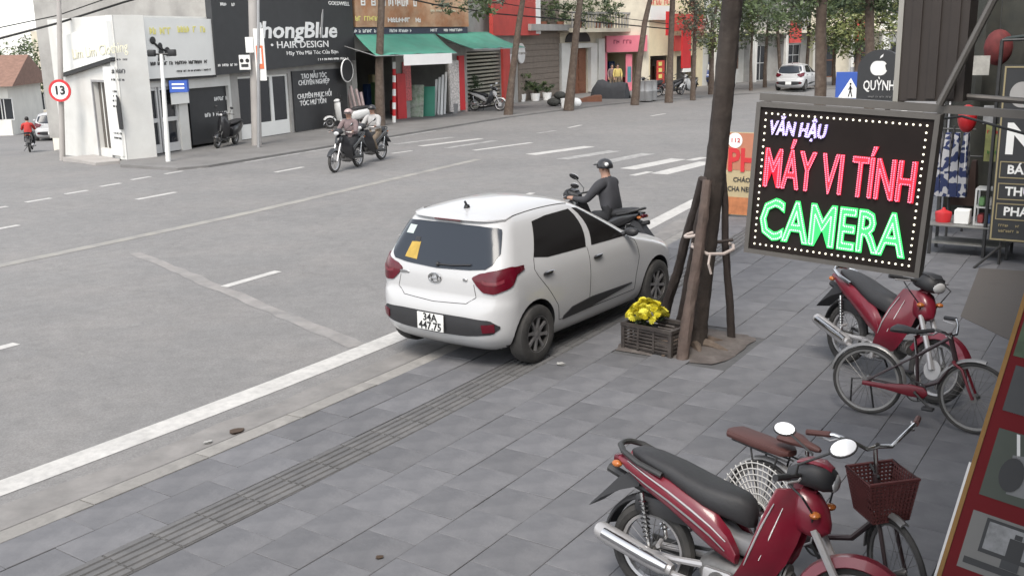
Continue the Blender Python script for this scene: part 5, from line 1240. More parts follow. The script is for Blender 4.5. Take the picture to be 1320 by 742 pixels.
M_STRAP=mat('pale_cloth_strap',(.42,.36,.33),.85,.1,8)
o2=thing('tie_strap','pale cloth strap tied round the trunk and its stakes','strap',AT(918,318,D)); 
w_=MB(); rg=[(-.22,-.12,.03),(-.10,-.30,-.01),(.06,-.26,-.02),(.18,-.14,.0),(.21,.0,.01),(.17,.13,.01),(0,.20,.02),(-.17,.12,.03)]; w_.tube(rg,.017,8,closed=True).build('band',M_STRAP,o2)
MB().tube([(-.08,-.30,-.01),(-.10,-.34,-.10),(-.07,-.33,-.2)],.012,6).build('loose_end',M_STRAP,o2)
o2=thing('tie_strap','short pale strap wound round the dark road side stake','strap',AT(893,302,D-.1)); MB().tube([(.075*math.cos(2*math.pi*i/12),.075*math.sin(2*math.pi*i/12),.02*math.cos(2*math.pi*i/12)) for i in range(12)],.016,6,closed=True).build('band',M_STRAP,o2)
o2=thing('cross_bar','thin crossbar lashed between trunk and shop side stake','bar',AT(928,312,D-.02)); MB().tube([(-.05,0,0),(.13,.0,.02)],.016,6).build('rod',M_STAKED,o2)
# crate with flowers
ca=G(804,448); cb=G(864,461); yw=math.atan2(cb.y-ca.y,cb.x-ca.x); L=(cb-ca).length; Wd=.36; Hc=.27
M_CRATE=mat('black_crate_plastic',(.032,.026,.024),.6,.2,10,dirt=(.10,.085,.075),dscale=6,damt=.6)
o=thing('plastic_crate','dark slatted plastic crate with yellow flowers beside the trunk','crate',ca,yw)
f=MB()
for x in (0,L):
    for y in (0,Wd): f.box(x-.02,y-.02,0,x+.02,y+.02,Hc)
f.box(-.025,-.025,Hc-.03,L+.025,.012,Hc+.004); f.box(-.025,Wd-.012,Hc-.03,L+.025,Wd+.025,Hc+.004); f.box(-.024,.012,Hc-.029,.012,Wd-.012,Hc+.003); f.box(L-.012,.012,Hc-.029,L+.024,Wd-.012,Hc+.003); f.box(.0,.0,.01,L,Wd,.03)
f.build('crate_frame',M_CRATE,o,smooth=False)
sm=None
for k in range(6):
    z=.035+k*.035
    for (x0,y0,x1,y1) in ((.02,-.014,L-.02,-.004),(.02,Wd+.004,L-.02,Wd+.014),(-.014,.02,-.004,Wd-.02),(L+.004,.02,L+.014,Wd-.02)): MB().box(x0,y0,z,x1,y1,z+.02).build('slat',M_CRATE,o,smooth=False)
for t in (.33,.66): MB().box(L*t-.012,-.02,.02,L*t+.012,-.0145,Hc-.03).build('rib',M_CRATE,o,smooth=False)
o=thing('flower_bunch','bright yellow chrysanthemum bunch filling one end of the crate','flowers',ca+Vector((math.cos(yw)*.14-math.sin(yw)*.18,math.sin(yw)*.14+math.cos(yw)*.18,.05)),yw)
M_YEL=mat('yellow_petals',(.60,.51,.02),.7,.3,30); M_YEL2=mat('pale_yellow_petals',(.66,.60,.06),.7,.3,30)
MB().lathe([(0,0),(.10,0),(.13,.16),(0,.16)],14).build('pot',M_BLKPL,o)
lf=crown('leaves',[((0,0,.24),.17,.15,.09)],260,.05,[M_LEAF2,M_LEAF1],o,seed=77)
fb=MB()
for ringk,(rr,zz,k) in enumerate(((.042,.0,11),(.032,.012,9),(.020,.02,7))):
    for i in range(k):
        a=2*math.pi*i/k+ringk*.3; ca_,sa_=math.cos(a),math.sin(a); w2=.011
        fb.add([(0,0,zz),(rr*.6*ca_-w2*sa_,rr*.6*sa_+w2*ca_,zz+.008),(rr*ca_,rr*sa_,zz+.004),(rr*.6*ca_+w2*sa_,rr*.6*sa_-w2*ca_,zz+.008)],[(0,1,2,3)])
p0=fb.build('flower_head',M_YEL,o,fix=False); p1=copy_obj(p0,o); p1.data=p0.data.copy(); p1.data.materials[0]=M_YEL2
k=0
for i in range(95):
    a=random.random()*6.28; r=math.sqrt(random.random()); x=.20*r*math.cos(a)+.02; y=.17*r*math.sin(a); z=.27+.15*(1-r*r)+random.uniform(-.02,.02)
    q=p0 if i==0 else (p1 if i==1 else copy_obj(p0 if i%2 else p1,o)); q.location=(x,y,z); q.rotation_euler=(R(-50*y/.17+random.uniform(-15,15)),R(50*x/.2+random.uniform(-15,15)),random.random()*6); s_=random.uniform(.95,1.35); q.scale=(s_,s_,s_)
# ================================================================ LED SIGN
def glow(name,col,st): return mat(name,(.02,.02,.02),.5,0,1,emit=col,es=st)
M_LR=glow('red_led',(1,.008,.035),.45); M_LRW=glow('red_led_core',(1,.16,.25),.9); M_LG=glow('green_led',(.035,.60,.12),.75); M_LGW=glow('green_led_core',(.50,1,.58),.9); M_LV=glow('white_led',(.72,.62,1),.6); M_LB=glow('warm_bulb',(1,.92,.72),.9)
M_PANEL=mat('led_panel_black',(.020,.0155,.0145),.6,.15,6,spec=.12)
M_FRAME=mat('sign_frame_steel',(.13,.12,.11),.5,.12,6,metal=.4)
sA=TD*6.106+ND*2.15; sB=TD*6.106+ND*1.085; SL=.995; SH=.875
led=thing('led_sign','lit LED signboard reading MÁY VI TÍNH CAMERA in red and green','sign',(sA.x,sA.y,1.765),math.atan2(sB.y-sA.y,sB.x-sA.x)); led.rotation_euler=(0,R(3.1),led.rotation_euler.z)
MB().box(.0,.0,.0,SL,.05,SH).build('panel',M_PANEL,led,smooth=False)
fr=MB(); t=.028
fr.box(-t,-.012,-t,SL+t,.085,-.001); fr.box(-t,-.012,SH+.001,SL+t,.085,SH+t); fr.box(-t,-.012,-.001,-.001,.085,SH+.001); fr.box(SL+.001,-.012,-.001,SL+t,.085,SH+.001); fr.build('frame',M_FRAME,led,smooth=False)
def led_text(body,x,z,h,wd,base,core,off,shear=0.0,bold=.02,dot=.0048,step=.0125):
    t0=text('lettering',body,h,base,led,(x,-.008,z),(R(90),0,0),.006,offset=bold*h,width=wd,shear=shear)
    # LED beads following the outline of every letter
    tm=text('tmp_outline',body,h,base,led,(0,0,0),(0,0,0),0.0,width=wd*.975,shear=shear); me=tm.data
    cnt={}
    for p in me.polygons:
        for e in p.edge_keys: cnt[e]=cnt.get(e,0)+1
    nb={}
    for (a,b) in [e for e,c in cnt.items() if c==1]: nb.setdefault(a,[]).append(b); nb.setdefault(b,[]).append(a)
    seen=set(); bd=MB()
    for st in list(nb):
        if st in seen: continue
        loop=[st]; seen.add(st); cur=st
        while True:
            nx=[q for q in nb[cur] if q not in seen]
            if not nx: break
            cur=nx[0]; seen.add(cur); loop.append(cur)
        pts=[me.vertices[q].co.copy() for q in loop]; pts.append(pts[0]); acc=0.0
        for a,b in zip(pts,pts[1:]):
            L_=(b-a).length
            while acc<L_:
                q=a.lerp(b,acc/L_); bd.ball((x+q.x,-.017,z+q.y),dot,5,3); acc+=step
            acc-=L_
    bpy.data.objects.remove(tm)
    tag(bd.build('led_beads',core,led),kind='stuff')
led_text('VĂN HẬU',.06+.175,SH-.12,.115,.345,mat('violet_led',(.02,.02,.02),.5,0,1,emit=(.35,.25,.75),es=.4),M_LV,.004,.15)
led_text('MÁY VI TÍNH',.497,SH*.575,.335,.885,M_LR,M_LRW,-.0,bold=.012)
led_text('CAMERA',.487,SH*.215,.345,.875,M_LG,M_LGW,0.0,bold=.034)
bu=MB(); nx_,nz_=26,21
for i in range(nx_):
    x=.035+(SL-.07)*i/(nx_-1)
    for z in (.035,SH-.035): bu.ball((x,-.006,z),.0062,6,4)
for i in range(1,nz_-1):
    z=.035+(SH-.07)*i/(nz_-1)
    for x in (.035,SL-.035): bu.ball((x,-.006,z),.0062,6,4)
tag(bu.build('border_bulbs',M_LB,led),kind='stuff')
# steel bracket frame carrying the sign, from the shop side
o=thing('sign_bracket','grey steel bracket tubes carrying the lit sign and the brown box','bracket',(sA.x,sA.y,1.765),led.rotation_euler.z); o.rotation_euler=led.rotation_euler
k=MB(); k.box(-.05,.10,SH+.03,2.4,.14,SH+.075); k.build('beam',M_FRAME,o,smooth=False)
k=MB(); k.box(-.02,.10,-.02,.015,.135,SH+.03); k.build('post',M_FRAME,o,smooth=False)
k=MB(); k.box(SL-.01,.10,-.02,SL+.025,.135,SH+.03); k.build('post',M_FRAME,o,smooth=False)
k=MB(); k.tube([(1.0,.05,SH+.08),(1.28,.05,1.75)],.022,8); k.build('brace',M_FRAME,o)
k=MB(); k.tube([(.75,.3,SH+.12),(2.4,.3,SH+.10)],.018,8); k.build('rail',M_FRAME,o)
M_BOXB=mat('brown_box_metal',(.032,.024,.020),.6,.15,5)
o=thing('hanging_box_sign','tall dark brown metal box hanging above the lit sign','sign box',(sA.x,sA.y,1.765),led.rotation_euler.z)
x0,x1=.775,1.15
k=MB(); k.box(x0+.03,.16,SH+.035,x1,.42,SH+1.4); k.build('box',M_BOXB,o,smooth=False)
for i in range(3): MB().box(x0+.08+i*.1,.145,SH+.05,x0+.13+i*.1,.159,SH+1.39).build('rib',M_BOXB,o,smooth=False)
k=MB(); k.box(x0,.15,SH+.02,x0+.028,.43,SH+1.4); k.build('edge_strip',mat('pale_edge',(.30,.29,.26),.5,.08),o,smooth=False)
# ================================================================ OTHER SIGNS ON OUR SIDE
def facing(depth_v,name,label,cat,yaw=None):
    F_=Fac(depth_v,depth_v+(-ND),None,''); F_.o=thing(name,label,cat,F_.a,F_.yaw); return F_
v=G(937,278); F=facing(Vector((v.x,v.y,0)),'menu_board','orange and cream menu board numbered 112 standing behind the trunk','sign')
r=F.rect(936,171,985,278); x0,z0,x1,z1=r; z0=max(z0,.02)
mb=MB(); mb.box(x0,0,z0,x1,.05,z1); mb.build('board',mat('cream_board',(.42,.34,.20),.6,.1,4),F.o,smooth=False)
h=z1-z0; M_SAL=mat('salmon_print',(.42,.17,.10),.6,.1,5)
MB().box(x0+.01,-.006,z0+h*.55,x1-.01,-.001,z1-.01).build('upper_field',M_SAL,F.o,smooth=False); MB().box(x0+.01,-.006,z0+.01,x1-.01,-.001,z0+h*.22).build('lower_field',mat('orange_print',(.40,.15,.06),.6,.3,9),F.o,smooth=False)
cx=F.at(948,181)[0]; cz=F.at(948,181)[1]; MB().lathe([(0,0),(.13,0),(.13,.004),(0,.004)],20,'y',(cx,-.012,cz)).build('number_disc',M_WTXT,F.o)
F.text('112',948,181,11,5.5,M_RED,off=.014); F.text('PH',957,208,36,30,M_RED,off=.008,bold=.03); F.text('CHÁO',956,232,22,6,M_DARK,off=.004,bold=.01); F.text('CHA NEM',954,244,32,6.5,M_DARK,off=.004,bold=.01)
MB().box(x0+.02,.06,0,x0+.06,.10,z0+.3).build('foot',M_DKMET,F.o,smooth=False); MB().box(x1-.06,.06,0,x1-.02,.10,z0+.3).build('foot',M_DKMET,F.o,smooth=False)
# blue pedestrian crossing sign
v=AT(1097,112,22); F=facing(Vector((v.x,v.y,0)),'crossing_sign','blue square pedestrian crossing sign with white triangle on a post','traffic sign')
x0,z0,x1,z1=F.rect(1077,93,1116,131); MB().cbox(x0,0,z0,x1,.03,z1,.008,1).build('plate',M_BLUE,F.o)
mx=(x0+x1)/2; wz=z1-z0; ww=x1-x0
MB().prism([(x0+ww*.10,z0+wz*.12),(x1-ww*.10,z0+wz*.12),(mx,z0+wz*.80)],-.006,-.001).build('triangle',M_WTXT,F.o,smooth=False)
fg=MB(); k=wz*.011
fg.ball((mx,-.010,z0+wz*.60),(k*3.2,.004,k*3.6),8,6); fg.tube([(mx,-.010,z0+wz*.54),(mx+k*.5,-.010,z0+wz*.38)],k*2.6,6); fg.tube([(mx,-.010,z0+wz*.38),(mx-k*5,-.010,z0+wz*.17)],k*1.6,6); fg.tube([(mx+k,-.010,z0+wz*.38),(mx+k*6,-.010,z0+wz*.17)],k*1.6,6); fg.tube([(mx-k*6,-.010,z0+wz*.40),(mx,-.010,z0+wz*.52),(mx+k*6,-.010,z0+wz*.42)],k*1.2,6); fg.build('walking_figure',M_BLACK,F.o)
MB().tube([(mx,.06,0),(mx,.06,z1+.1)],.04,10).build('post',M_METAL,F.o)
def apple(parent,cx,cz,r,y,m):
    pts=[]
    for i in range(40):
        a=2*math.pi*i/40; q=r*(1+.10*math.cos(2*a)-.10*max(0,math.sin(a))**8-.08*max(0,-math.sin(a))**10); x=q*math.cos(a)*.88; z=q*math.sin(a)
        d=math.hypot(x-r*1.05,z-r*.12)
        if d<r*.42:
            k=r*.42/d; x=r*1.05+(x-r*1.05)*k; z=r*.12+(z-r*.12)*k
        pts.append((cx+x,cz+z))
    MB().prism(pts,y-.006,y).build('apple_emblem',m,parent,smooth=False)
    lf=[(cx+r*.05,cz+r*1.08),(cx+r*.12,cz+r*1.35),(cx+r*.42,cz+r*1.62),(cx+r*.38,cz+r*1.3)]; MB().prism(lf,y-.006,y).build('leaf_emblem',m,parent,smooth=False)
v=AT(1131,100,14); F=facing(Vector((v.x,v.y,0)),'round_black_sign','black round-topped sign with white apple emblem reading QUỲNH','sign')
x0,z0,x1,z1=F.rect(1105,64,1163,136); cx=(x0+x1)/2; rr=(x1-x0)/2
pts=[(x0,z0),(x1,z0)]+[(cx+rr*math.cos(math.pi*i/20),z1-rr*.9+rr*.9*math.sin(math.pi*i/20)) for i in range(21)]
MB().prism(pts,0,.10).build('board',M_DARK,F.o,smooth=False)
ax_,az_=F.at(1133,88,.005); apple(F.o,ax_,az_,.115,-.002,M_WTXT); F.text('QUỲNH',1133,111,40,13,M_WTXT,off=.004,bold=.012); F.marks(1134,125,30,2.2,mat('dim_text',(.2,.2,.2),.6,.05),off=.004)
MB().tube([(cx+.1,.14,0),(cx+.1,.14,z1)],.035,8).build('post',M_DKMET,F.o)
# tall black shop sign at the stall
v=G(1296,342); F=facing(Vector((v.x,v.y,0)),'standing_black_sign','tall black framed sign with apple emblem and gold outlined boxes','sign')
x0,z0,_,z1=F.rect(1284,84,1320,312); x1=x0+1.05
M_GOLD=mat('gold_line',(.30,.25,.14),.5,.1,5)
MB().box(x0,0,z0,x1,.06,z1).build('board',M_DARK,F.o,smooth=False)
f=MB(); 
def outline(f,x0,z0,x1,z1,t,y=-.008):
    f.box(x0,y,z0,x1,-.001,z0+t); f.box(x0,y,z1-t,x1,-.001,z1); f.box(x0,y,z0+t,x0+t,-.001,z1-t); f.box(x1-t,y,z0+t,x1,-.001,z1-t)
outline(f,x0+.015,z0+.015,x1-.015,z1-.015,.02); f.build('border',M_GOLD,F.o,smooth=False)
ax_,az_=F.at(1314,122,.01); apple(F.o,ax_+.08,az_,.20,-.002,mat('grey_emblem',(.35,.34,.33),.5,.05))
hN=F.at(1300,160)[1]-F.at(1300,200)[1]; xN=F.at(1306,180)[0]; text('lettering','N',hN*1.35,M_WTXT,F.o,(xN+hN*.28,-.006,F.at(1306,181)[1]),(R(90),0,0),.004,offset=.02)
for i,(py,tx) in enumerate(((219,'BÁN'),(247,'THU'),(273,'PHÁ'))):
    zc=F.at(1300,py)[1]; zh=.11; bo=MB(); outline(bo,x0+.06,zc-zh,x1-.06,zc+zh,.012); bo.build('box_outline',M_GOLD,F.o,smooth=False); text('lettering',tx,.16,M_WTXT,F.o,(x0+.15,-.006,zc),(R(90),0,0),.004,align='LEFT',offset=.004)
F.marks(1300,291,26,3,M_GOLD,off=.004); F.marks(1300,298,26,3,M_GOLD,off=.004)
for x in (x0+.15,x1-.15): MB().tube([(x,.03,z0),(x,.03,.0)],.02,6).tube([(x,.03,.25),(x-.25,-.35,.0)],.018,6).build('leg',M_DKMET,F.o)
# ================================================================ STALL AND NEAR ROW
M_STEEL=mat('worn_table_steel',(.20,.20,.19),.5,.2,5,metal=.3)
v=G(1250,326); o=thing('stall_table','low steel table with goods in front of the neighbouring shop','table',v,TH-R(90))
MB().cbox(-.55,-.3,.40,.55,.3,.43,.008,1).build('table_top',M_STEEL,o); MB().box(-.5,-.26,.15,.5,.26,.165).build('lower_shelf',M_STEEL,o,smooth=False)
for x in (-.5,.5):
    for y in (-.26,.26): MB().box(x-.02,y-.02,0,x+.02,y+.02,.40).build('leg',M_DKMET,o,smooth=False)
base=v+Vector((0,0,.432))
def onm(name,label,cat,dx,dy,dz=0): return thing(name,label,cat,v+Vector((math.cos(TH-R(90))*dx-math.sin(TH-R(90))*dy,math.sin(TH-R(90))*dx+math.cos(TH-R(90))*dy,.432+dz)),TH-R(90))
o=onm('display_cabinet','small glass display cabinet with snacks on the steel table','cabinet',.22,.0)
f=MB()
for x in (-.18,.18):
    for y in (-.15,.15): f.box(x-.012,y-.012,0,x+.012,y+.012,.5)
f.box(-.19,-.16,0,.19,.16,.02); f.box(-.19,-.16,.24,.19,.16,.255); f.box(-.19,-.16,.49,.19,.16,.51); f.build('cabinet_frame',M_ALU,o,smooth=False)
for i in range(6): MB().cbox(-.15+.1*(i%3),-.1,.02+.24*(i//3),-.07+.1*(i%3),.08,.14+.24*(i//3),.015,1).build('snack_pack',mat('goods_%d'%(i%5),(.3,.1,.05),.6,.3,9),o)
o=onm('red_pot','red lidded pot on the steel table','pot',-.38,-.05); MB().lathe([(0,0),(.10,0),(.115,.12),(.11,.14),(.03,.17),(.02,.2),(0,.2)],16).build('pot_body',M_RED,o)
o=onm('white_box','white box beside the red pot on the table','box',-.12,-.08); MB().cbox(-.1,-.1,0,.1,.1,.2,.01,1).build('carton',M_WTXT,o)
o=onm('cloth_bundle','white cloth bundle leaning on the display cabinet','cloth',.42,-.1); MB().ball((0,0,.2),(.10,.10,.22),12,8).build('folds',mat('white_cloth',(.42,.41,.40),.8,.15,5),o)
def hangset(px,py,depth,label,m,w,h,name,cat,n=5):
    c=AT(px,py,depth); o=thing(name,label,cat,(c.x,c.y,0),TH-R(90)); k=MB()
    k.tube([(0,.05,0),(0,.05,c.z+h/2+.1)],.02,6); k.tube([(-w*.6,.05,c.z+h/2+.05),(w*.6,.05,c.z+h/2+.05)],.015,6); k.build('rack',M_DKMET,o)
    for i in range(n):
        x=-w/2+w*(i+.5)/n; q=MB(); z=c.z-h/2; q.loft([[(x-.06,-.10,z),(x+.06,-.08,z),(x+.06,.06,z),(x-.06,.05,z)],[(x-.05,-.16,z+h*.6),(x+.05,-.15,z+h*.6),(x+.05,.12,z+h*.6),(x-.05,.12,z+h*.6)],[(x-.03,-.10,z+h),(x+.03,-.10,z+h),(x+.03,.06,z+h),(x-.03,.06,z+h)]]); q.build('garment',m,o)
    return o
def checker(name,a,b,scale):
    m=mat(name,a,.85,.2,scale); nt=m.node_tree; vo=nt.nodes.new('ShaderNodeTexVoronoi'); vo.inputs['Scale'].default_value=scale; tc=nt.nodes.new('ShaderNodeTexCoord'); nt.links.new(tc.outputs['Object'],vo.inputs['Vector'])
    rp=nt.nodes.new('ShaderNodeValToRGB'); rp.color_ramp.interpolation='CONSTANT'; rp.color_ramp.elements[0].color=(*a,1); rp.color_ramp.elements[1].position=.5; rp.color_ramp.elements[1].color=(*b,1); sp=nt.nodes.new('ShaderNodeSeparateColor'); nt.links.new(vo.outputs['Color'],sp.inputs[0]); nt.links.new(sp.outputs[0],rp.inputs[0]); nt.links.new(rp.outputs[0],nt.nodes['Principled BSDF'].inputs['Base Color']); return m
hangset(1226,212,15.4,'rack of blue and white patterned garments behind the stall',checker('blue_white_print',(.02,.03,.09),(.38,.38,.40),14),.5,.95,'garment_rack','clothes rack',4)
hangset(1244,235,15.8,'rack of plain brown garments beside the patterned ones',mat('brown_cloth',(.05,.03,.025),.9,.2,6),.35,.7,'garment_rack','clothes rack',3)
c=AT(1247,153,14.8); o=thing('red_balloon','shiny red balloon hanging over the stall','balloon',c); MB().ball((0,0,0),(.13,.13,.20),16,12).build('skin',mat('balloon_red',(.38,.015,.02),.35,.05),o); MB().tube([(0,0,-.2),(.02,0,-.7)],.004,4).build('string',M_WTXT,o)
for px0,py0,px1,py1,col,lb in ((1270,160,1288,208,(.26,.27,.10),'yellow green price poster hanging behind the stall'),(1268,136,1284,160,(.3,.3,.3),'small dark poster with pale letters above the yellow one'),(1250,72,1276,97,(.34,.33,.30),'pale box panel under the dark awning')):
    F=facing(G(1270,318)+Vector((.5,.8,0)),'hanging_poster',lb,'poster'); F.panel('sheet',(px0,py0,px1,py1),mat('poster_'+lb[:5],col,.6,.4,7),off=0,th=.03)
    if col[0]<.28: F.marks(1279,170,13,4,M_RED,off=.035); F.marks(1279,196,13,4,mat('green_text',(.05,.2,.04),.6,.1),off=.035)
M_AWN=mat('dark_awning_cloth',(.030,.040,.038),.85,.2,3,bump=.2,bscale=10); M_NEAR=mat('soiled_grey_wall',(.42,.40,.37),.85,.15,2,dirt=(.25,.235,.22),damt=.6)  # near wall tone raised to bounce light onto pavement and car
def RW(s,n,z=0): 
    v=TD*s+ND*n; v.z=z; return v
def near_house(s0,s1,H,label,m,holes,depth=7,n=-.75):
    F=Fac(RW(s1,n),RW(s0,n),'terrace_house',label); L=F.L
    F.shell(0.01,L-.01,H,depth,[(L*a,z0,L*b,z1) for a,z0,b,z1 in holes],m)
    return F
# facades look towards the road, so walk them from far to near
F=near_house(-6,8.6,7.5,'own shop house with open front under the camera',M_NEAR,[(.08,0,.45,2.6),(.55,0,.92,2.6)]); goods(F.o,1.5,F.L-1.5,1.5,5,10,1.6)
F=near_house(8.7,14.5,8.5,'neighbouring phone shop house with dark open front',mat('dark_brown_wall',(.09,.08,.075),.8,.2,2),[(.08,0,.92,2.7)]); goods(F.o,.8,F.L-.8,1.2,4,10,1.7)
F=near_house(14.6,21,8,'narrow shop house behind the stall with tarpaulin awning',M_NEAR,[(.06,0,.94,2.7)]); goods(F.o,.8,F.L-.8,1.2,4,14,1.9)
F=near_house(21.1,30,9,'grey terrace house beyond the stall',M_GREYW,[(.1,0,.4,2.6),(.55,0,.9,2.6),(.15,4,.4,5.6),(.6,4,.85,5.6)])
def near_awning(s0,s1,n0,n1,z0,z1,m,label):
    o=thing('tarpaulin_awning',label,'awning',RW(s0,n0,0)); mb=MB(); vs=[];fs=[]; a,b=14,8
    for i in range(a+1):
        for j in range(b+1):
            u,v_=i/a,j/b; p=RW(s0+(s1-s0)*u,n0+(n1-n0)*v_,z0+(z1-z0)*v_-.10*math.sin(math.pi*v_)*(.7+.3*math.sin(u*7))+.03*math.sin(u*15))-RW(s0,n0,0); vs.append(p[:])
    for i in range(a):
        for j in range(b): q=i*(b+1)+j; fs.append((q,q+1,q+b+2,q+b+1))
    ob=mb.add(vs,fs).build('cloth',m,o); md=ob.modifiers.new('t','SOLIDIFY'); md.thickness=.015
    fr=MB(); B=RW(s0,n0,0)
    for s_ in (s0,s1): fr.tube([RW(s_,n1,z1-.02)-B,RW(s_,n0,z0-.5)-B],.02,6); fr.tube([RW(s_,n1,z1-.02)-B,RW(s_,n1,0)-B],.025,6)
    fr.tube([RW(s0,n1,z1-.02)-B,RW(s1,n1,z1-.02)-B],.02,6); fr.build('awning_frame',M_DKMET,o)
near_awning(15.2,22,-.7,2.0,3.5,2.95,M_AWN,'sagging dark tarpaulin awning over the stall')
near_awning(9.2,14.2,-.7,.75,3.75,3.35,mat('brown_awning_cloth',(.035,.030,.027),.85,.2,3),'dark brown awning of the neighbouring phone shop')
near_awning(23,30,-.7,2.2,3.6,2.9,mat('green_awning_dark',(.03,.06,.05),.85,.2,3),'dark green awning further along the terrace')
# dark side curtain and shelving that close the stall off
o=thing('tarpaulin_curtain','dark hanging tarpaulin closing the far side of the stall','tarpaulin',RW(18.6,-.6)); B=RW(18.6,-.6); vs=[];fs=[];nu,nv=40,10
for i in range(nu+1):
    for j in range(nv+1):
        u=i/nu; v_=j/nv; p=RW(18.6+.10*math.sin(u*26)+.05*math.sin(u*61+v_*2),-.6+3.75*u,.02+4.4*v_)-B; vs.append((p.x,p.y,.02+4.4*v_))
for i in range(nu):
    for j in range(nv): q=i*(nv+1)+j; fs.append((q,q+1,q+nv+2,q+nv+1))
cu_=MB().add(vs,fs).build('cloth',mat('curtain_cloth',(.030,.032,.028),.9,.35,1.5,dirt=(.07,.065,.05),dscale=1.2,damt=.6),o); md=cu_.modifiers.new('t','SOLIDIFY'); md.thickness=.012
MB().tube([RW(18.6,-.6,4.45)-B,RW(18.6,3.2,4.45)-B],.03,6).build('pole',M_DKMET,o)
MB().tube([RW(18.55,3.2,0)-B,RW(18.55,3.2,4.5)-B],.035,6).build('post',M_DKMET,o)
for k,(s_,n_,z_,lb) in enumerate(((17.6,1.0,2.9,'green bag bundle hanging high under the stall awning'),(17.8,1.8,2.5,'brown bag bundle hanging under the stall awning'),(17.4,.6,2.3,'grey bag bundle hanging near the black sign'),(17.9,2.4,3.0,'dark red bag bundle hanging at the awning edge'))):
    p=RW(s_,n_,z_); o=thing('hanging_bundle',lb,'bundle',p); MB().ball((0,0,-.2),(.22,.18,.28),12,8).build('bag',mat('bundle_%d'%k,[(.05,.09,.05),(.10,.06,.04),(.12,.12,.11),(.12,.02,.02)][k],.8,.4,9),o); MB().tube([(0,0,.05),(0,0,1.2)],.006,4).build('cord',M_DKMET,o)
o=thing('shade_canopy','unseen corrugated metal canopy added above the own shop front for shade','canopy',RW(-4,-.74)); B=RW(-4,-.74); vs=[];fs=[];n_=90  # out-of-view canopy added to shade the pavement; its reach sets the darkness
for i in range(n_+1):
    s_=-4+14.3*i/n_; zz=.03*math.cos(i*math.pi); a=RW(s_,-.74)-B; b=RW(s_,.55)-B; vs+=[(a.x,a.y,4.15+zz),(b.x,b.y,3.72+zz)]
for i in range(n_): fs.append((2*i,2*i+1,2*i+3,2*i+2))
cu_=MB().add(vs,fs).build('sheet',M_METAL,o,smooth=False); md=cu_.modifiers.new('t','SOLIDIFY'); md.thickness=.006
for s_ in (-3.5,3,9.8): MB().tube([RW(s_,-.72,3.3)-B,RW(s_,.5,3.66)-B],.025,6).build('canopy_bracket',M_DKMET,o)
# concrete ramp and step
o=thing('concrete_ramp','brownish concrete ramp rising to the neighbouring shop','ramp',G(1255,400)); B=G(1255,400)
q=[G(1238,408),G(1330,452),G(1335,352),G(1262,347)]; mb=MB(); z_=[.004,.006,.02,.02]
mb.add([(p.x-B.x,p.y-B.y,-.02) for p in q]+[(p.x-B.x,p.y-B.y,z_[i]) for i,p in enumerate(q)],[(3,2,1,0),(4,5,6,7),(0,1,5,4),(1,2,6,5),(2,3,7,6),(3,0,4,7)]); mb.build('slab',mat('brown_concrete',(.10,.09,.082),.85,.2,3,bump=.3,dirt=(.07,.062,.056),dscale=3,damt=.7),o,smooth=False)
# ================================================================ RED POSTER BOARD
C0=Vector((1.96,4.48,0.0)); ex0=-ND; ez0=Vector((0,0,1))*math.cos(R(24))+TD*math.sin(R(24)); a_=R(8)
ez=ez0*math.cos(a_)+ex0*math.sin(a_); ex=ex0*math.cos(a_)-ez0*math.sin(a_); ey=ez.cross(ex)
o=thing('poster_board','red leaning poster board with pictures of a camera and a computer','poster board',C0)
o.matrix_world=Matrix(((ex.x,ey.x,ez.x,C0.x),(ex.y,ey.y,ez.y,C0.y),(ex.z,ey.z,ez.z,C0.z+.06),(0,0,0,1)))
def uv(px,py):
    d=ray(px,py); c=Vector((0,0,CAMH)); q=Vector((C0.x,C0.y,.06)); k=(q-c).dot(ey)/d.dot(ey); v=c+d*k-q; return v.dot(ex),v.dot(ez)
M_PRED=mat('poster_red_print',(.13,.004,.007),.6,.08,4,spec=.2); M_PYEL=mat('yellow_edge',(.24,.12,.02),.6,.2,6); M_PGRN=mat('greenish_grey_print',(.05,.06,.045),.6,.15,4)
MB().box(0,0,-.05,.95,.03,2.1).build('board',M_PRED,o,smooth=False)
MB().box(-.022,-.004,-.05,-.001,.034,2.1).build('yellow_edge',M_PYEL,o,smooth=False); MB().box(-.034,.0,-.05,-.0225,.03,1.0).build('white_edge',M_PELMET,o,smooth=False)
def pr(px0,py0,px1,py1):
    a=uv(px0,py0); b=uv(px1,py1); return a[0],b[1],b[0],a[1]
# computer picture
u0,v0=uv(1233,728); u1,v1=uv(1258,657); 
MB().box(u0,-.004,v0,u0+.62,-.001,v1).build('picture_ground',mat('pale_print',(.17,.165,.155),.6,.05),o,smooth=False)
hh=v1-v0
def rb(name,a,b,c,d,m,y=-.007): return MB().box(u0+a,y,v0+hh*b,u0+c,-.0045,v0+hh*d).build(name,m,o,smooth=False)
rb('monitor_print',.07,.36,.37,.95,M_BLACK); rb('screen_print',.085,.43,.355,.90,mat('screen_grey',(.20,.20,.20),.4,.5,18),-.008); rb('stand_print',.18,.22,.26,.36,M_DARK); rb('keyboard_print',.02,.10,.34,.21,M_BLACK); rb('tower_print',.40,.15,.55,.95,M_BLACK); rb('figure_print',.19,.43,.26,.74,M_BLACK,-.009); rb('figure_head_print',.208,.745,.242,.83,M_BLACK,-.009)
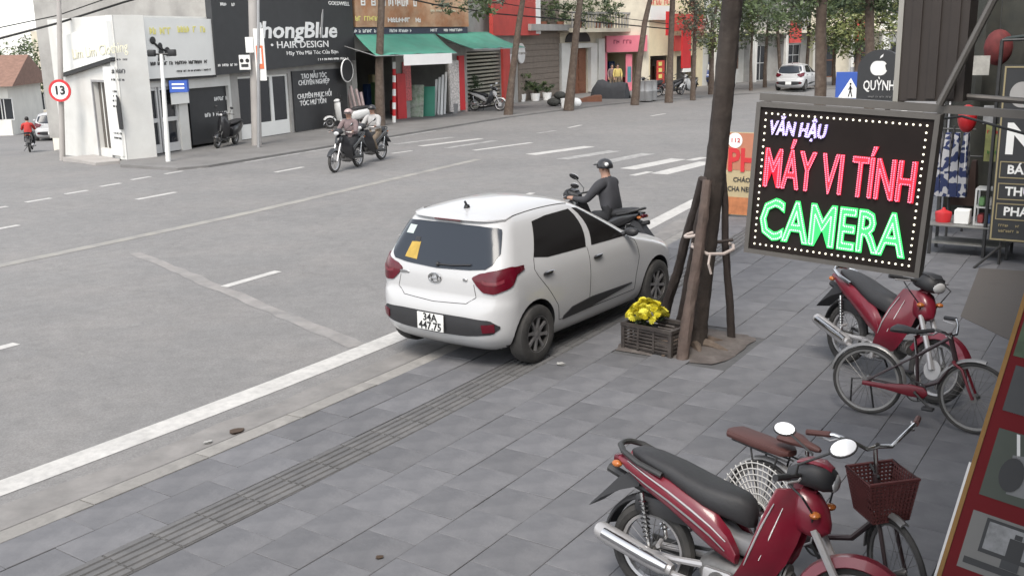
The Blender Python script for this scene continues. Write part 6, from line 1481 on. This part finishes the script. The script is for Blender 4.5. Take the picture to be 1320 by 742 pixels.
# camera picture
u2,v2=uv(1262,636); u3,v3=uv(1292,552); MB().box(u2,-.004,v2,u2+.66,-.001,v3).build('picture_ground',M_PGRN,o,smooth=False)
cx,cz=uv(1304,612)
MB().loft([[(cx-.0+.055*math.cos(2*math.pi*i/20),-.006,cz+.085*math.sin(2*math.pi*i/20)) for i in range(20)],[(cx+.055*math.cos(2*math.pi*i/20),-.010,cz+.085*math.sin(2*math.pi*i/20)) for i in range(20)]]).build('lens_print',M_BLACK,o)
MB().prism([(cx-.02,cz+.095),(cx+.4,cz+.17),(cx+.4,cz-.08),(cx+.0,cz-.095)],-.0055,-.0042).build('camera_body_print',mat('camera_grey_print',(.17,.17,.17),.6,.1),o,smooth=False); MB().prism([(cx-.03,cz+.20),(cx-.015,cz+.20),(cx+.015,cz+.09),(cx,cz+.09)],-.0055,-.0042).build('antenna_print',M_PELMET,o,smooth=False)
u4,v4=uv(1292,528); u5,v5=uv(1308,470); MB().box(u4,-.004,v4,u4+.6,-.001,v5).build('picture_ground',mat('dark_print',(.02,.02,.02),.4,.2,8),o,smooth=False)
u4,v4=uv(1306,458); u5,v5=uv(1318,405); MB().box(u4,-.004,v4,u4+.6,-.001,v5).build('picture_ground',mat('green_print',(.05,.08,.04),.6,.5,8),o,smooth=False)
bk=MB(); bk.tube([(.1,.03,1.3),(.1,.55,.02)],.015,6); bk.tube([(.8,.03,1.3),(.8,.55,.02)],.015,6); bk.build('rear_legs',M_DKMET,o)
# ================================================================ PEOPLE
M_SKIN=mat('skin',(.36,.21,.15),.55,.08,8); M_HAIR=mat('dark_hair',(.012,.010,.009),.6,.2,20)
def person(joints,mats,parent,name='body',helmet=None,hair=True):
    """joints: dict name->(x,y,z); one continuous skinned surface, materials by body region"""
    J={k:Vector(v) for k,v in joints.items()}
    rad={'pelvis':(.165,.145),'waist':(.175,.15),'chest':(.20,.155),'neckb':(.07,.07),'neck':(.05,.052),'head':(.078,.092),'crown':(.07,.082),'chin':(.042,.042),'nose':(.014,.014)}
    rl={'sh':(.09,.085),'el':(.058,.058),'wr':(.032,.03),'hand':(.036,.02),'hip':(.10,.10),'kn':(.066,.066),'an':(.043,.043),'heel':(.045,.045),'toe':(.04,.032)}
    V=[];Rr=[];E_=[];lab=[];ix={}
    def add(n,p,r,l): ix[n]=len(V); V.append(p); Rr.append(r); lab.append(l)
    up=(J['neck']-J['chest']).normalized(); fw=J['fwd']
    hd=J['head']
    add('pelvis',J['pelvis'],rad['pelvis'],'leg'); add('waist',J['pelvis'].lerp(J['chest'],.5),rad['waist'],'top'); add('chest',J['chest'],rad['chest'],'top'); add('neckb',J['chest'].lerp(J['neck'],.6),rad['neckb'],'top'); add('neck',J['neck'],rad['neck'],'top'); add('head',hd,rad['head'],'skin'); add('crown',hd+Vector((0,0,.08)),rad['crown'],'skin'); add('chin',hd+fw*.06+Vector((0,0,-.07)),rad['chin'],'skin'); add('nose',hd+fw*.105+Vector((0,0,-.01)),rad['nose'],'skin')
    E_+=[('pelvis','waist'),('waist','chest'),('chest','neckb'),('neckb','neck'),('neck','head'),('head','crown'),('head','chin'),('head','nose')]
    for s in ('l','r'):
        add('sh'+s,J['sh'+s],rl['sh'],'top'); add('el'+s,J['el'+s],rl['el'],'top'); add('wr'+s,J['wr'+s],rl['wr'],'sleeve'); 
        d=(J['wr'+s]-J['el'+s]).normalized(); h=J['wr'+s]+d*.06; add('hand'+s,h,rl['hand'],'skin'); E_+=[('neckb','sh'+s),('sh'+s,'el'+s),('el'+s,'wr'+s),('wr'+s,'hand'+s)]
        lat=d.cross(Vector((0,0,1))); lat=lat.normalized() if lat.length>1e-3 else Vector((0,1,0)); dn=Vector((0,0,-1))
        for k in range(4):
            o_=(k-1.5)*.018; a=h+d*.035+lat*o_; b_=a+d*(.03+.006*(k in (1,2)))+dn*.012; c_=b_+d*.008+dn*.03
            add('f%s%da'%(s,k),b_,(.009,.009),'skin'); add('f%s%db'%(s,k),c_,(.008,.008),'skin'); E_+=[('hand'+s,'f%s%da'%(s,k)),('f%s%da'%(s,k),'f%s%db'%(s,k))]
        sd=1 if s=='l' else -1
        add('t%s'%s,h-lat*sd*.035*(1)+d*.015+dn*.01,(.010,.010),'skin'); E_.append(('hand'+s,'t%s'%s))
        add('hip'+s,J['hip'+s],rl['hip'],'leg'); add('kn'+s,J['kn'+s],rl['kn'],'leg'); add('an'+s,J['an'+s],rl['an'],'leg'); add('toe'+s,J['toe'+s],rl['toe'],'shoe'); E_+=[('pelvis','hip'+s),('hip'+s,'kn'+s),('kn'+s,'an'+s),('an'+s,'toe'+s)]
    me=bpy.data.meshes.new(name); me.from_pydata([v[:] for v in V],[(ix[a],ix[b]) for a,b in E_],[])
    o=bpy.data.objects.new(name,me); COL.objects.link(o)
    o.modifiers.new('s','SKIN'); 
    sv=me.skin_vertices[0].data
    for i,r in enumerate(Rr): sv[i].radius=r; sv[i].use_root=(i==0)
    ss=o.modifiers.new('u','SUBSURF'); ss.levels=2; ss.render_levels=2
    dg=bpy.context.evaluated_depsgraph_get(); m2=bpy.data.meshes.new_from_object(o.evaluated_get(dg)); bpy.data.objects.remove(o); m2.name=name
    order=['top','leg','skin','shoe','sleeve']; m2.materials.clear()
    for k in order: m2.materials.append(mats.get(k) or mats['top' if k=='sleeve' else 'leg'])
    segs=[(V[ix[a]],V[ix[b]],lab[ix[b]]) for a,b in E_]
    def dist(p,a,b):
        ab=b-a; t=max(0,min(1,(p-a).dot(ab)/max(1e-9,ab.length_squared))); return (p-a-ab*t).length
    for p in m2.polygons:
        c=p.center; best=min(segs,key=lambda q:dist(c,q[0],q[1])); p.material_index=order.index(best[2]); p.use_smooth=True
    b=bpy.data.objects.new(name,m2); COL.objects.link(b); b.parent=parent
    side=Vector((-fw.y,fw.x,0))
    for sg in (-1,1):
        MB().ball((hd+fw*.078+side*sg*.032+Vector((0,0,.02)))[:],(.011,.011,.009),8,6).build('eye',M_BLACK,b); MB().ball((hd+side*sg*.082-fw*.005)[:],(.014,.012,.028),8,6).build('ear',M_SKIN,b)
    MB().ball((hd+fw*.088+Vector((0,0,-.045)))[:],(.008,.022,.006) if abs(fw.x)>.7 else (.022,.008,.006),8,5).build('mouth',mat('lips',(.22,.07,.06),.5,.05),b)
    if helmet:
        q=MB(); c=hd+Vector((0,0,.035)); vs=[];fs=[]; n=18
        for i in range(9):
            p=math.pi/2*(1-i/8*1.12)
            for k in range(n):
                a=2*math.pi*k/n; r=.116; v=c+Vector((math.cos(a)*math.cos(p)*r*1.08*1.0,math.sin(a)*math.cos(p)*r*.98,math.sin(p)*r)); vs.append(v[:])
        for i in range(8):
            for k in range(n): fs.append((i*n+k,i*n+(k+1)%n,(i+1)*n+(k+1)%n,(i+1)*n+k))
        ho=q.add(vs,fs).build('helmet',helmet[0],b); md=ho.modifiers.new('t','SOLIDIFY'); md.thickness=.012
        vz=MB(); base=c+Vector((0,0,.035)); pts=[]
        for k in range(9):
            a=R(-60+120*k/8); d=fw*math.cos(a)+side*math.sin(a); pts.append([(base+d*.116)[:],(base+d*(.116+.07*math.cos(a*1.3))+Vector((0,0,-.012)))[:]])
        vz.add([p for q_ in pts for p in q_],[(2*k,2*k+2,2*k+3,2*k+1) for k in range(8)]); vo=vz.build('visor',helmet[1],b); md=vo.modifiers.new('t','SOLIDIFY'); md.thickness=.006
        if len(helmet)>2: MB().ball((c-fw*.09+side*.085+Vector((0,0,.04)))[:],(.03,.03,.03),10,8).build('helmet_emblem',helmet[2],b)
    elif hair:
        MB().ball((hd-fw*.018+Vector((0,0,.055)))[:],(.098,.092,.10),14,10).build('hair',M_HAIR,b)
    return b
def seated(seat=(.24,0,.71),grip=(.82,.30,1.0),foot=.26,lean=.10,width=1.0,fx=.52):
    x,y,z=seat; gx,gy,gz_=grip
    j={'pelvis':(x,y,z+.10),'chest':(x+lean,0,z+.44),'neck':(x+lean*1.25,0,z+.62),'head':(x+lean*1.35+.02,0,z+.74),'fwd':(1,0,0)}
    for s,sg in (('l',1),('r',-1)):
        j['sh'+s]=(x+lean*1.1,sg*.19*width,z+.54); j['el'+s]=(x+lean+.20,sg*.27*width,z+.30); j['wr'+s]=(gx-.07,sg*gy,gz_+.03); j['hip'+s]=(x+.04,sg*.10,z+.07); j['kn'+s]=(x+.42,sg*.16,z-.05); j['an'+s]=(fx-.06,sg*.15,foot+.09); j['toe'+s]=(fx+.10,sg*.155,foot+.04)
    return j
def standing(h=1.62,fwd=(0,-1,0)):
    k=h/1.7; f=Vector(fwd); sd=Vector((-f.y,f.x,0)); j={'pelvis':(0,0,.93*k),'chest':(0,0,1.25*k),'neck':(0,0,1.44*k),'head':(f*.02+Vector((0,0,1.57*k)))[:],'fwd':f[:]}
    for s,sg in (('l',1),('r',-1)):
        def q(a,b,z): return (sd*sg*a+f*b+Vector((0,0,z*k)))[:]
        j['sh'+s]=q(.18,0,1.37); j['el'+s]=q(.24,.02,1.10); j['wr'+s]=q(.22,.14,.92); j['hip'+s]=q(.09,0,.90); j['kn'+s]=q(.10,.02,.48); j['an'+s]=q(.10,-.02,.08); j['toe'+s]=q(.11,.12,.035)
    return j
C_GREY=mat('dark_grey_jacket',(.045,.045,.05),.85,.15,6,bump=.3,bscale=12); C_BLACKP=mat('black_trousers',(.018,.018,.02),.85,.15,6); C_WHITE=mat('white_shirt',(.36,.35,.34),.85,.2,6); C_PINK=mat('dusty_pink_shirt',(.17,.125,.125),.85,.3,6); C_REDJ=mat('red_jacket',(.42,.035,.03),.8,.12,6); C_YEL=mat('yellow_shirt',(.50,.40,.14),.85,.12,6); C_SHOE=mat('black_shoes',(.015,.014,.014),.6,.1); C_TAN=mat('tan_trousers',(.18,.14,.10),.85,.15)
H_BLK=mat('black_helmet',(.03,.03,.033),.35,.05); H_VIS=mat('helmet_peak',(.02,.02,.02),.5,.05); H_PINK=mat('pale_helmet',(.35,.27,.26),.4,.05)
MP_DARK=mat('black_bike_paint',(.016,.016,.018),.3,.08,6,coat=.4); MP_GREY=mat('grey_bike_paint',(.10,.10,.105),.35,.08,6); MP_WHITE=mat('white_scooter_paint',(.52,.52,.51),.35,.04,6,coat=.4)
def rider_bike(blab,plab,loc,yaw,paint,top,leg,helmet=None,group=None,z=RZ,cat='person',skin=True,width=1.0,second=None):
    loc=Vector((loc.x,loc.y,z))
    bk=motorbike(blab,loc,yaw,paint,lean=0,steer=0,detail=False,stripe=False,rack=1,group=group,shieldm=paint)
    p=thing('person',plab,cat,loc,yaw); p.scale=(.95,.95,.95); person(seated(),{'top':top,'leg':leg,'skin':M_SKIN,'shoe':C_SHOE},p,helmet=helmet)
    return bk,p
# rider crossing just beyond the car
rq=G(833,318,RZ); fq=G(748,292,RZ); yw=math.atan2(fq.y-rq.y,fq.x-rq.x)
rl_=AT(833,290,14.0); rl_=Vector((1.60,13.85,0)); yw=R(140)
rider_bike('black motorbike ridden across the road beyond the white car','person in dark grey jacket and dark helmet riding beyond the white car',rl_,yw,MP_DARK,C_GREY,C_BLACKP,(H_BLK,H_VIS,M_WTXT))
# two riders on the far lane
ya_=yaw_at(21)+math.pi
rider_bike('black motorbike leading the pair on the far lane','person in dusty pink shirt riding the leading motorbike on the far lane',G(462,215,RZ),ya_+.12,MP_DARK,C_PINK,C_BLACKP,(H_PINK,H_VIS),group='motorbikes riding on the far lane')
rider_bike('dark motorbike following close behind on the far lane','person in white shirt riding the following motorbike on the far lane',G(492,206,RZ),ya_+.05,MP_DARK,C_WHITE,C_TAN,(H_BLK,H_VIS),group='motorbikes riding on the far lane')
# red jacket rider down the side street
v=AT(38,190,45); v.z=gz(v.x,v.y); rider_bike('dark motorbike of the red jacketed rider in the side street','person in red jacket riding away down the side street',v,R(110),MP_GREY,C_REDJ,C_BLACKP,None,z=v.z)
# people in the pink shop doorway
for px,top,lb in ((789,C_PINK,'person in pink top standing in the pink shop doorway'),(796,C_YEL,'person in yellow shirt standing in the pink shop doorway')):
    v=G(px,119); p=thing('person',lb,'person',v); person(standing(1.6),{'top':top,'leg':C_TAN,'skin':M_SKIN,'shoe':C_SHOE},p)
# ================================================================ PARKED BIKES ACROSS THE ROAD
def scooter(label,loc,yaw,paint,group=None):
    """low step-through scooter with floorboard and rounded tail"""
    o=thing('scooter',label,'scooter',loc,yaw,group); o.rotation_euler=(R(-6),0,yaw); Rw=.22
    bike_wheel(o,0,Rw,Rw,.05,nsp=6,rim=M_SILV); bike_wheel(o,1.22,Rw,Rw,.045,nsp=6,rim=M_SILV)
    MB().loftx([(-.42,.62,.04,.05),(-.36,.61,.10,.11),(-.15,.56,.15,.16),(.1,.50,.17,.19),(.30,.46,.16,.18),(.40,.42,.12,.14)],16,2.8).build('rear_body',paint,o)
    MB().loftx([(-.34,.755,.06,.02),(-.25,.77,.12,.04),(.05,.745,.14,.05),(.28,.72,.13,.05),(.38,.69,.06,.03)],14,3).build('seat',M_SEAT,o)
    MB().cbox(.36,-.16,.26,.86,.16,.33,.03).build('floorboard',paint,o)
    rings=[]
    for z,x,w_ in ((.30,.86,.14),(.45,.90,.19),(.62,.92,.21),(.78,.93,.19),(.92,.93,.14),(.98,.92,.10)): rings.append([(x-.10,-w_,z),(x+.03,-w_*.7,z),(x+.09,0,z),(x+.03,w_*.7,z),(x-.10,w_,z),(x-.11,w_*.95,z),(x,0,z),(x-.11,-w_*.95,z)])
    MB().loft(rings).build('leg_shield',paint,o,ang=55)
    MB().loftx([(.80,1.02,.05,.03),(.86,1.03,.12,.06),(.95,1.03,.11,.065),(1.02,1.01,.06,.04)],14,2.6).build('headlight_cowl',paint,o)
    MB().ball((1.02,0,1.01),(.02,.055,.035),10,6).build('headlight',mat('headlamp_glass',(.5,.5,.5),.1,.05),o)
    g=MB(); guard(g,1.22,Rw,Rw+.04,30,160,.07,lip=.05); g.build('front_mudguard',paint,o)
    k=MB(); 
    for sg in (-1,1): k.tube([(1.02,sg*.06,.5),(1.22,sg*.07,Rw)],.02,6)
    k.tube([(.92,0,.9),(1.05,0,.5)],.03,6); k.build('fork',M_DKMET,o)
    MB().tube([(.78,-.33,1.04),(.88,0,1.04),(.78,.33,1.04)],.014,6).build('handlebar',M_DKMET,o)
    for sg in (-1,1):
        MB().tube([(.84,sg*.2,1.05),(.83,sg*.25,1.2)],.007,5).build('mirror_stem',M_DKMET,o); MB().ball((.83,sg*.26,1.23),(.014,.06,.04),10,6).build('mirror',M_BLKPL,o)
    MB().tube([(.15,-.16,.20),(-.35,-.19,.28)],[.03,.05],10).build('exhaust',M_DKMET,o); MB().cbox(-.44,-.05,.6,-.40,.05,.66,.01,1).build('tail_light',M_TAIL,o)
    MB().tube([(.3,.1,.28),(.28,.2,.02)],.012,5).build('side_stand',M_DKMET,o); return o
v=G(303,186); scooter('black scooter parked before the dark clothing shop wall',v,math.atan2(G(272,190).y-v.y,G(272,190).x-v.x)+.35,MP_DARK)
v=G(467,164); scooter('white scooter parked beside the leaning metal pipes',v,R(200),MP_WHITE)
v=G(414,162); motorbike('dark motorbike parked against the salon wall beside the white scooter',v,R(190),MP_DARK,lean=6,steer=5,detail=False,stripe=False,rack=1)
v=G(612,143); motorbike('black and white motorbike parked before the roller shutter',v,R(-20),MP_WHITE,lean=6,steer=5,detail=False,stripe=False,rack=1,shieldm=MP_DARK)
for i,(px,py,pt,lb) in enumerate(((848,125,MP_DARK,'black motorbike parked before the cream shop house'),(876,122,MP_GREY,'grey motorbike parked below the tall red banner'),(893,121,MP_WHITE,'pale motorbike parked at the foot of the reddish tree'))):
    motorbike(lb,G(px,py),R(200+15*i),pt,lean=6,steer=5,detail=False,stripe=False,rack=1)
# covered motorbike
a=G(762,127); b=G(812,127); o=thing('covered_motorbike','motorbike hidden under a dark grey cloth cover before the pink shop','covered motorbike',a,math.atan2(b.y-a.y,b.x-a.x)); L=(b-a).length
rings=[]
for t,hz,hw in ((0,.12,.18),(.05,.55,.32),(.18,.95,.40),(.30,.98,.42),(.5,.80,.40),(.75,.86,.40),(.92,.80,.36),(1.0,.15,.2)):
    r=[]
    for k in range(14):
        u=k/13; an=math.pi*u; r.append((L*t,hw*math.cos(an)*(1+.12*math.sin(9*u+5*t)),max(.0,hz*math.sin(an)**.6)))
    rings.append(r)
mb=MB(); mb.loft(rings,closed=False,cap0=False,cap1=False).build('cloth',mat('dark_cover_cloth',(.035,.037,.042),.8,.2,5,bump=.3,bscale=9),o)
# clutter by the trees
def pot_plant(px,py,label,h=1.1,n=500,m=None,potm=None,cat='potted plant'):
    v=G(px,py); o=thing('potted_plant',label,cat,v); MB().lathe([(0,0),(.2,0),(.26,.38),(.22,.38),(.2,.33),(0,.33)],14).build('pot',potm or M_WTXT,o); crown('foliage',[((0,0,.35+h*.5),h*.45,h*.45,h*.5)],n,.15,m or [M_LEAF2,M_LEAF1],o,seed=int(px)); MB().tube([(0,0,.3),(0,0,.5+h*.3)],.03,6).build('stem',M_BARK,o)
pot_plant(661,131,'white potted palm beside the shutter shop pilaster',1.5,700); pot_plant(672,131,'second white potted bush against the brown wall',1.2,500); pot_plant(690,130,'low green potted bush along the brown clad wall',.8,400); pot_plant(602,142,'dark leafy potted plant at the foot of the shutter',1.3,700,[M_LEAF1,M_LEAF1])
pot_plant(705,129,'small green potted plant near the wooden door',.7,300)
v=G(722,137); o=thing('sack_pile','heap of dark grey sacks at the foot of a street tree','sacks',v)
for i,(x,y,z,r) in enumerate(((-.3,0,.2,.32),(.25,.1,.2,.34),(0,.05,.5,.3),(.6,.1,.16,.25))): MB().ball((x,y,z),(r,r*.8,r*.62),12,8).build('sack',mat('sack_cloth',(.05,.05,.045),.9,.25,8),o)
for px,py,lb in ((728,139,'white bucket beside the dark sacks'),(742,138,'white bag slumped beside the street tree')):
    v=G(px,py); o=thing('bucket' if px<735 else 'bag',lb,'bucket' if px<735 else 'bag',v); MB().lathe([(0,0),(.16,0),(.2,.42),(.18,.42),(.15,.03),(0,.03)],14).build('shell',M_WTXT,o) if px<735 else MB().ball((0,0,.2),(.28,.2,.22),12,8).build('sack',M_WTXT,o)
v=G(757,131); o=thing('low_ramp','small brown wooden ramp at the wooden door','ramp',v); MB().prism([(-.9,0),(.7,0),(.7,.3),(.4,.3)],-.4,.4).build('plank',M_WOOD,o,smooth=False)
for i,(px,py) in enumerate(((828,130),(834,130),(840,129))):
    v=G(px,py); o=thing('metal_drum','grey upright drum in the row beside the thin street tree','drum',v,0,'grey drums beside the thin tree'); MB().lathe([(0,0),(.27,0),(.28,.02),(.27,.45),(.28,.47),(.27,.5),(.27,.95),(.28,.97),(.26,.97),(0,.95)],18).build('barrel',M_METAL,o)
for i,(px,py,c_) in enumerate(((592,144,(.45,.44,.42)),(598,144,(.40,.30,.28)),(585,146,(.2,.2,.2)))):
    v=G(px,py); o=thing('paint_bucket',('white paint bucket','reddish paint bucket','dark paint bucket')[i]+' outside the hardware shop','bucket',v); MB().lathe([(0,0),(.17,0),(.2,.4),(.21,.41),(0,.42)],14).build('shell',mat('bucket_%d'%i,c_,.6,.1),o)
# ================================================================ OTHER CARS (same body type, further away)
src=[q for q in bpy.data.objects if q.name=='hatchback_car'][0]
def car_copy(label,loc,yaw,paint):
    c=src.copy(); COL.objects.link(c); c.location=loc; c.rotation_euler=(0,0,yaw); c['label']=label; c.name='hatchback_car'
    for ch in src.children:
        if ch.name.startswith(('window_print','window_sticker','plate_lettering','emblem')): continue
        d=copy_obj(ch,c)
        if paint and d.data and d.data.materials and d.data.materials[0]==M_CARW:
            d.data=d.data.copy(); d.data.materials[0]=paint
        for gch in ch.children:
            if not gch.name.startswith('plate_lettering'): copy_obj(gch,d)
    return c
v=AT(67,174,57); v.z=gz(v.x,v.y); car_copy('white car parked down the side street beyond the red jacketed rider',v,R(112),None)
v=G(906,110); v.z=RZ; car_copy('small dark blue car parked at the road bend',(v.x,v.y,0),R(72),mat('blue_car_paint',(.03,.06,.20),.3,.03,3,coat=.5))
v=G(1020,117); car_copy('white car parked on the bend behind the LED sign',(v.x,v.y,0),R(58),None)
# ================================================================ CABLES
M_CAB=mat('cable_rubber',(.012,.012,.012),.7,.05)
def cable(pts,r,label):
    ps=[AT(*p) for p in pts]; out=[]
    for i in range(len(ps)-1):
        for k in range(6): out.append(ps[i].lerp(ps[i+1],k/6))
    out.append(ps[-1]); b=out[0]; o=thing('overhead_cable',label,'cable',b,0,'overhead cables'); MB().tube([(q-b)[:] for q in out],r,6).build('wire',M_CAB,o)
cable([(505,-6,41),(560,6,43),(640,18,45),(760,28,49),(868,38,51)],.03,'thick black cable sagging in front of the hardware shop and balcony')
cable([(600,-4,43),(680,10,45),(790,22,49),(868,32,51)],.018,'thin black cable strung above the thick one past the balcony')
cable([(-20,55,30),(75,30,30.6),(160,3,33),(220,-14,34)],.035,'black cable running from the round sign pole towards the salon')
cable([(-20,40,30),(75,20,30.6),(150,-6,33)],.018,'thinner black cable above the side street mouth')
cable([(1165,160,7.0),(1240,150,6.4),(1330,175,5.6)],.008,'thin dark wire drooping along the sign bracket')
